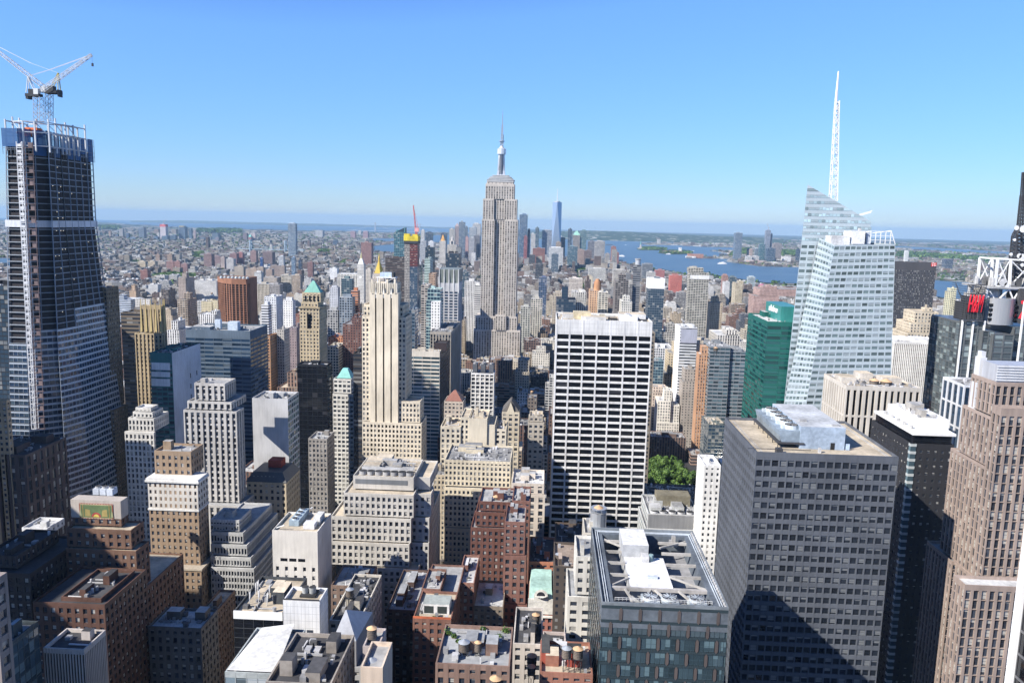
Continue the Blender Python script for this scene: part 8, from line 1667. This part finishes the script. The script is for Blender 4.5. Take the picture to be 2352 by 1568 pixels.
for a in ((1140, 1136, 392, 1.7, 3.0, 't', 'new pale timber water tank on the dark red brick tower'), (854, 1436, 203, 1.35, 2.7, 't', 'timber tank with tan cone on the mauve elevator tower, lower left'), (803, 1348, 288, 1.5, 2.6, 'g', 'weathered tank with silver cone above the ornate arched facade'),
          (1066, 1467, 212, 1.6, 2.4, 'g', 'fat barrel tank with grey cone on the planted roof'), (1098, 1470, 212, 1.0, 2.6, 't', 'narrow barrel tank with tan cone on the planted roof'), (1231, 1406, 262, 1.35, 2.6, 't', 'tank with tan cone on a tall steel frame, lower centre'),
          (1222, 1499, 232, 1.5, 2.6, 't', 'upper of two stacked tan coned tanks, bottom centre'), (1221, 1525, 222, 1.2, 2.2, 't', 'lower of two stacked tan coned tanks, bottom centre'), (1302, 1482, 217, 1.4, 2.7, 'g', 'grey coned tank on the red podium'), (1328, 1483, 217, 1.45, 2.7, 't', 'tan coned tank on the red podium'),
          (853, 1509, 180, 1.6, 1.2, 'g', 'zinc coned tank sunk in the pale rendered tower'), (1283, 1268, 330, 1.4, 2.3, 'g', 'squat grey tank beside the dark arched building'), (1139, 1550, 200, 1.6, 1.6, 't', 'tan cone of a tank at the bottom edge'), (918, 1382, 330, 1.5, 2.6, 'k', 'dark tank in the shaded canyon, lower centre'),
          (717, 1529, 188, 1.25, 2.2, 'k', 'black coned tank on the tar roof, bottom left'), (2009, 868, 460, 2.6, 3.0, 't', 'left timber tank on the pale concrete block'), (2036, 869, 460, 3.1, 3.0, 't', 'right larger timber tank on the pale concrete block'), (250, 1136, 338, 2.3, 1.8, 'g', 'silver coned tank behind the mosaic parapet'),
          (1339, 719, 548, 2.0, 2.6, 't', 'tank with tan cone on the roof of the white slab'), (1644, 796, 655, 1.8, 2.2, 't', 'tan coned tank beside the orange brick tower'), (1808, 702, 640, 4.2, 3.0, 't', 'broad tan cone behind the emerald roof screen'), (1030, 1098, 455, 1.6, 2.2, 't', 'tan cone at the front of the beige stepped block'), (1043, 898, 660, 1.7, 2.6, 'k', 'dark tank behind the red hipped roof'),
          (1016, 1283, 470, 1.6, 2.4, 'k', 'dark tank wedged behind the terraced office block')):
    tank_px(*a)
t_, T__ = B['tank56']; x0, x1, y0, y1, _, z1, _ = T__[0]; p = atY(1374, 1222, 335); q = atY(1374, 1180, 335)
tt = thing('water_tank', 'large open topped steel tank on the cream tower, centre right', 'water tank', (p.x, 335, z1), 'water tanks on the roofs'); g = MB(); g.cyl(p.x, 338, z1-.5, q.z, 3.6, 3.6, 14); g.build('drum', METAL, tt)
g = MB(); [g.bar((p.x+3.6*math.cos(t), 338+3.6*math.sin(t), q.z), (p.x+3.6*math.cos(t), 338+3.6*math.sin(t), q.z+1.8), .15) for t in [k*math.pi/5 for k in range(10)]]; g.cyl(p.x, 338, q.z+1.7, q.z+1.9, 3.7, 3.7, 14); g.build('ring', METAL, tt); g = MB(); g.cyl(p.x, 338, q.z+1.9, q.z+3.2, 2.2, .1, 14); g.build('conical_roof', CONE['t'], tt)
nt_ = 0
for x0, x1, y0, y1, zt, ob, s in singles:
    if y0 < 1900 and rb.random() < .42 and nt_ < 90:
        L = ob['label']; w_ = L.replace(',', '').split()
        tx, ty = rb.uniform(x0+3.5, x1-3.5), rb.uniform(y0+4, max(y0+4.5, y1-4)); r = rb.uniform(1.7, 2.4)
        tank(tx, ty, zt-1, r, r*1.7, rb.uniform(2, 4.5), rb.choice('ttgk'), 'weathered timber water tank standing on the roof of an ordinary building'); nt_ += 1
# ---------------------------------------------------------------- trees
LEAF = NT('foliage'); lp = LEAF.n("ShaderNodeNewGeometry"); lr = LEAF.mix(lp.outputs['Random Per Island'], (.025, .065, .012), (.12, .20, .04)); LEAF.bsdf(lr, .6, .3)
BARK = M((.08, .06, .045), .95, .1, name='bark')
def tree_at(x, y, h, r, lab, cat='tree', group=None, z=0, leaves=1500, kind='broadleaf_tree', size=.75):
    rr = random.Random(int(x*13+y*7)); t = thing(kind, lab, cat, (x, y, z), group); g = MB(); g.cyl(x, y, z, z+h*.45, .04*h*.5, .02*h*.6, 8)
    hubs = []
    for k in range(16):
        a = k*2.4+rr.random(); R_ = r*rr.uniform(.2, .95); c = Vector((x+R_*math.cos(a), y+R_*math.sin(a), z+h*rr.uniform(.5, .88))); hubs.append((c, r*rr.uniform(.16, .36))); g.bar((x, y, z+h*rr.uniform(.25, .45)), c, .012*h)
    hubs.append((Vector((x, y, z+h*.9)), r*.4)); g.build('trunk', BARK, t); g = MB()
    for _ in range(leaves):
        c, s = rr.choice(hubs); d = Vector((rr.gauss(0, 1), rr.gauss(0, 1), rr.gauss(0, .8))).normalized()*s*rr.uniform(.7, 1.05); p = c+d; u = Vector((rr.gauss(0, 1), rr.gauss(0, 1), rr.gauss(0, 1))).normalized(); v = u.cross(d.normalized()).normalized(); u = (u*.5+d.normalized().cross(v)).normalized(); q = size*rr.uniform(.6, 1.3); g.quad([p-u*q-v*q*.6, p+u*q-v*q*.6, p+u*q+v*q*.6, p-u*q+v*q*.6])
    g.build('crown', LEAF.m, t); return t
descs = ['leftmost tree beside the white slab', 'tree second from the white slab', 'tall middle tree of the park clump', 'tree at the back of the park clump', 'broad tree at the front of the park clump', 'rightmost tree by the street', 'small tree behind the right one', 'tree at the rear left of the clump', 'tree under the scaffolded building', 'tree nearest the low dark roof', 'round tree right of centre of the clump', 'shaded tree across the avenue', 'small tree left front of the clump']
for (x, y, h, r), d in zip(((1492, 1104, 21, 9), (1503, 1110, 23, 9), (1522, 1096, 25, 11), (1512, 1078, 22, 9), (1535, 1112, 25, 12), (1573, 1112, 22, 10), (1560, 1090, 20, 9), (1497, 1080, 20, 9), (1545, 1080, 22, 10), (1515, 1122, 20, 9), (1558, 1116, 22, 10), (1604, 1108, 13, 5), (1484, 1122, 18, 8)), descs):
    p = atZ(x, y+14, 6); p.z = 0; tree_at(p.x, p.y, h*1.25, r*1.12, 'green '+d, 'tree', 'trees of the park beside the white slab', 0, 2200, size=.85)
far = MB(); r_ = random.Random(9)
def clump(x, y, z, s):
    for _ in range(5):
        d = Vector((r_.gauss(0, 1), r_.gauss(0, 1), abs(r_.gauss(0, .8)))).normalized()*s*.5; u = Vector((r_.gauss(0, 1), r_.gauss(0, 1), 0)).normalized(); v = u.cross(d.normalized()); p = Vector((x, y, z+s*.6))+d; k = s*.5; far.quad([p-u*k-v*k, p+u*k-v*k, p+u*k+v*k, p-u*k+v*k])
for P in PARK:
    xs, ys = [p[0] for p in P], [p[1] for p in P]; 
    for _ in range(1500):
        x, y = r_.uniform(min(xs), max(xs)), r_.uniform(min(ys), max(ys))
        if inside(P, x, y): q = onground(x, y); dd = q.length/3500; clump(q.x, q.y, q.z+3, r_.uniform(8, 13)*max(1, dd*.8))
for _ in range(5500):
    x, y = r_.uniform(0, 2352), 540+130*r_.random()**1.3; q = onground(x, y)
    if q.length < 20000 and on_land(q.x, q.y): clump(q.x, q.y, q.z+4, r_.uniform(7, 12)*max(1, q.length/6500))
for (src, lab), P in zip(ISL, IP):
    xs, ys = [p[0] for p in P], [p[1] for p in P]
    for _ in range(260):
        x, y = r_.uniform(min(xs)+(14 if 'statue' in lab else 0), max(xs)), r_.uniform(min(ys), max(ys))
        if inside(P, x, y): q = onground(x, y); clump(q.x, q.y, q.z+5, 16)
tag(far.build('distant_trees', LEAF.m), 'scattered dark green trees and parks between the far buildings', 'trees', None, 'stuff')
# roof plants near the bottom
def bush(x, y, z, s, lab, n=160): 
    t = thing('roof_shrub', lab, 'plant', (x, y, z), 'shrubs on the roof terraces'); g = MB(); rr = random.Random(int(x*31+y))
    for _ in range(n): p = Vector((x+rr.gauss(0, s*.45), y+rr.gauss(0, s*.3), z+abs(rr.gauss(0, s*.5))+.2)); u = Vector((rr.gauss(0, 1), rr.gauss(0, 1), rr.gauss(0, 1))).normalized(); v = u.orthogonal().normalized(); k = .16; g.quad([p-u*k-v*k, p+u*k-v*k, p+u*k+v*k, p-u*k+v*k])
    g.build('foliage', LEAF.m, t); g = MB(); g.box(x-s*.6, x+s*.6, y-s*.4, y+s*.4, z, z+.4, c=(.2, .15, .1)); g.build('planter', ROOF, t)
x0, x1, y0, y1, _, z1, _ = B['garden'][1][0]
for u, v, s, l in ((.06, .8, 1.2, 'leafy planter at the left rear of the planted roof'), (.16, .72, 1, 'dark conifer group left of the grey coned tank'), (.24, .6, .9, 'slim conifer beside the grey coned tank'), (.56, .95, .9, 'pale tree at the rear middle of the planted roof'), (.80, .75, 1.2, 'clipped shrubs right of the tan coned tank'), (.9, .92, 1.1, 'pale blossoming shrub at the right rear of the planted roof')): bush(lerp(x0, x1, u), lerp(y0, y1, v), z1-1, s, l)
x0, x1, y0, y1, _, z1, _ = B['rooftop'][1][0]
g = MB(); g.box(x0+3, x1-1.5, y0+6, y0+14, z1-1, z1+3.2, c=(.7, .7, .7), top=(0, (.35, .38, .36)));
for k in range(2): g.box(x0+3.6+k*5.4, x0+7.4+k*5.4, y0+5.9, y0+6.1, z1-.6, z1+2.4, c=(.04, .05, .05))
g.build('glass_pavilion', ROOF, B['rooftop'][0])
bush(x0+2, y0+2, z1-1, .8, 'greenery along the parapet of the planted terrace'); bush(x0+8, y0+2.4, z1-1, .7, 'pots in front of the glass pavilion')
g = MB(); g.box(x0+.1, x1-.1, y0+.1, y0+.3, z1, z1+.9, c=(.55, .16, .08)); g.build('railing', ROOF, B['rooftop'][0])
x0, x1, y0, y1, _, z1, _ = B['redlow'][1][0]; g = MB(); g.box(lerp(x0, x1, .52), lerp(x0, x1, .80), y0+5, y0+11, z1-1, z1+3.4, c=(.36, .08, .06), top=(0, (.05,)*3)); g.build('red_podium', ROOF, B['redlow'][0]); g = MB(); g.box(x0+.3, lerp(x0, x1, .18), y0+6, y1-1, z1-1, z1+2.6, c=(.38, .10, .07), top=(0, (.08,)*3)); g.build('stair_house', ROOF, B['redlow'][0])
g = MB(); q0 = lerp(x0, x1, .24); g.quad([(q0, y0+13, z1+3), (q0+5.5, y0+10, z1+1.2), (q0+4.5, y0+15, z1+1.6)], 0, [(0, 0)]*3, (.8,)*3); g.build('shade_sail', ROOF, B['redlow'][0])
# standing-seam pyramid beside the tiled slab
p = atY(794.6, 1401, 226); a, b = atY(764, 1469, 217), atY(818, 1471, 217); r = thing('metal_pyramid_roof', 'blue grey metal clad pyramid roof beside the white tiled slab', 'roof', ((a.x+b.x)/2, 222, a.z)); g = MB()
g.prism([(a.x, 217), (b.x, 217), (b.x+1, 235), (a.x+1, 235)], a.z-8, a.z, c=(.3,)*3); g.build('base', M((.28, .28, .29)), r); g = MB(); g.prism([(a.x, 217), (b.x, 217), (b.x+1, 235), (a.x+1, 235)], a.z, p.z, poly2=[(p.x-.2, 226), (p.x+.2, 226), (p.x+.2, 226.4), (p.x-.2, 226.4)]); g.build('metal_cladding', M((.42, .43, .45), .5, .4, .2, name='lead_cladding'), r)
# podium folded white roof
x0, x1, y0, y1, _, z1, _ = B['podium'][1][0]; g = MB(); g.quad([(x0+.5, y0+.5, z1+.3), (x1-1, y0+.5, z1+.3), (x1-3, y1-1, z1+2.4), (x0+2, y1-1, z1+.6)], 0, None, (.66, .66, .64)); g.build('folded_roof', ROOF, B['podium'][0])
# ---------------------------------------------------------------- street with a few vehicles
st_m = M((.05, .05, .052), .9, .1, name='asphalt'); pv = M((.27, .26, .25), .9, .1, name='pavement')
for a in AV:
    if -800 < a < 1300: g = MB(); g.quad([(a-9, 150, .12), (a+9, 150, .12), (a+9, 2600, .12-0.0), (a-9, 2600, .12)]); o = g.build('road', st_m); o['kind'] = 'structure'; o.data.update(); [setattr(v.co, 'z', .12) for v in o.data.vertices]
g = MB(); g.box(96, 141, 690, 900, .02, .16); g.build('pavement', pv, None, 'structure')
def car(x, y, c, lab, L=4.6, Hh=1.45, W_=1.9, cat='car', name='parked_car', rz=0):
    t = thing(name, lab, cat, (x, y, .13), 'vehicles on the avenue by the park'); g = MB(); z = .13
    if cat == 'bus': g.box(x-1.3, x+1.3, y-6, y+6, z+.4, z+3.2, c=c, top=(0, (.7,)*3)); g.build('body', ROOF, t); g = MB(); g.box(x-1.33, x+1.33, y-5.6, y+5.6, z+1.5, z+2.5, c=(.02,)*3); g.build('window', ROOF, t)
    else: g.box(x-W_/2, x+W_/2, y-L/2, y+L/2, z+.3, z+.85, c=c); g.build('body', ROOF, t); g = MB(); g.prism([(x-W_*.45, y-L*.28), (x+W_*.45, y-L*.28), (x+W_*.45, y+L*.3), (x-W_*.45, y+L*.3)], z+.85, z+Hh, c=(.03, .03, .04), poly2=[(x-W_*.36, y-L*.16), (x+W_*.36, y-L*.16), (x+W_*.36, y+L*.2), (x-W_*.36, y+L*.2)]); g.build('cabin', ROOF, t)
    for a in (-1, 1):
        for b in (-1, 1): g = MB(); s = 1 if cat == 'car' else 2.4; g.box(x+a*W_*.46-.12, x+a*W_*.46+.12, y+b*L*.31*s-.32, y+b*L*.31*s+.32, z, z+.62, c=(.02,)*3); g.build('wheel', ROOF, t)
for k, (x, y, c, l) in enumerate(((148, 742, (.5, .36, .04), 'yellow taxi'), (152, 757, (.7, .7, .7), 'white car'), (157, 748, (.05, .05, .06), 'black car'), (160, 771, (.65, .65, .66), 'silver car'), (149, 786, (.5, .36, .04), 'yellow taxi farther up'), (155, 802, (.25, .03, .03), 'dark red car'), (160, 815, (.5, .5, .5), 'grey car'), (148, 826, (.05, .06, .1), 'navy car'))): car(x, y, c, l+' on the avenue right of the park trees')
car(152, 778, (.5, .05, .04), 'red and white bus on the avenue right of the park trees', cat='bus', name='city_bus')
# ---------------------------------------------------------------- unseen slabs added and shaped to shade the lower left; the deck's own slab
for x0, x1, y0, y1, h, lab, wings in ((-350, -300, 202, 232, 238, 'stepped office slab standing outside the left picture edge, nearest the mosaic tower', ((170, 202, 231), (232, 292, 188))), (-270, -230, 100, 130, 240, 'office slab standing outside the left picture edge, nearest the deck', ((130, 146, 223),)), (-420, -350, 366, 412, 205, 'office slab standing outside the left picture edge, farthest back', ()), (-60, 50, -40, -6, 246, 'broad stone slab under the viewing deck', ())):
    g = MB(); g.box(x0, x1, y0, y1, 0, h, 1, (.48, .44, .38), cell=(3, 3.7), top=(0, (.3,)*3)); [g.box(x0, x1, a_, b_, 0, h_, 1, (.48, .44, .38), cell=(3, 3.7), top=(0, (.3,)*3)) for a_, b_, h_ in wings]; ob = g.build('unseen_slab', [ROOF, FM['v']]); ob.location = ((x0+x1)/2, y0, 0)
    for v in ob.data.vertices: v.co.x -= (x0+x1)/2; v.co.y -= y0
    tag(ob, lab, 'skyscraper')
# ---------------------------------------------------------------- air
hz = MB(); zlow = -400; hz.box(-52000, 52000, -300, 60000, zlow, 452, bottom=True)
ho = hz.build('haze', []) if False else None
me = bpy.data.meshes.new('haze'); me.from_pydata(hz.v, [], hz.f); ho = bpy.data.objects.new('haze', me); COL.objects.link(ho); ho['kind'] = 'stuff'; tag(ho, 'thin blue haze lying over the whole city and bay', 'haze')
hm = bpy.data.materials.new('haze'); hm.use_nodes = True; hn = hm.node_tree; hn.nodes.clear(); hout = hn.nodes.new("ShaderNodeOutputMaterial"); pv_ = hn.nodes.new("ShaderNodeVolumePrincipled")
pv_.inputs['Color'].default_value = (.48, .74, 1, 1); pv_.inputs['Density'].default_value = HAZE; pv_.inputs['Anisotropy'].default_value = 0
hn.links.new(pv_.outputs[0], hout.inputs['Volume']); me.materials.append(hm)
bm_ = __import__('bmesh').new(); bm_.from_mesh(me); __import__('bmesh').ops.remove_doubles(bm_, verts=bm_.verts, dist=.1); __import__('bmesh').ops.recalc_face_normals(bm_, faces=bm_.faces); bm_.to_mesh(me); bm_.free()
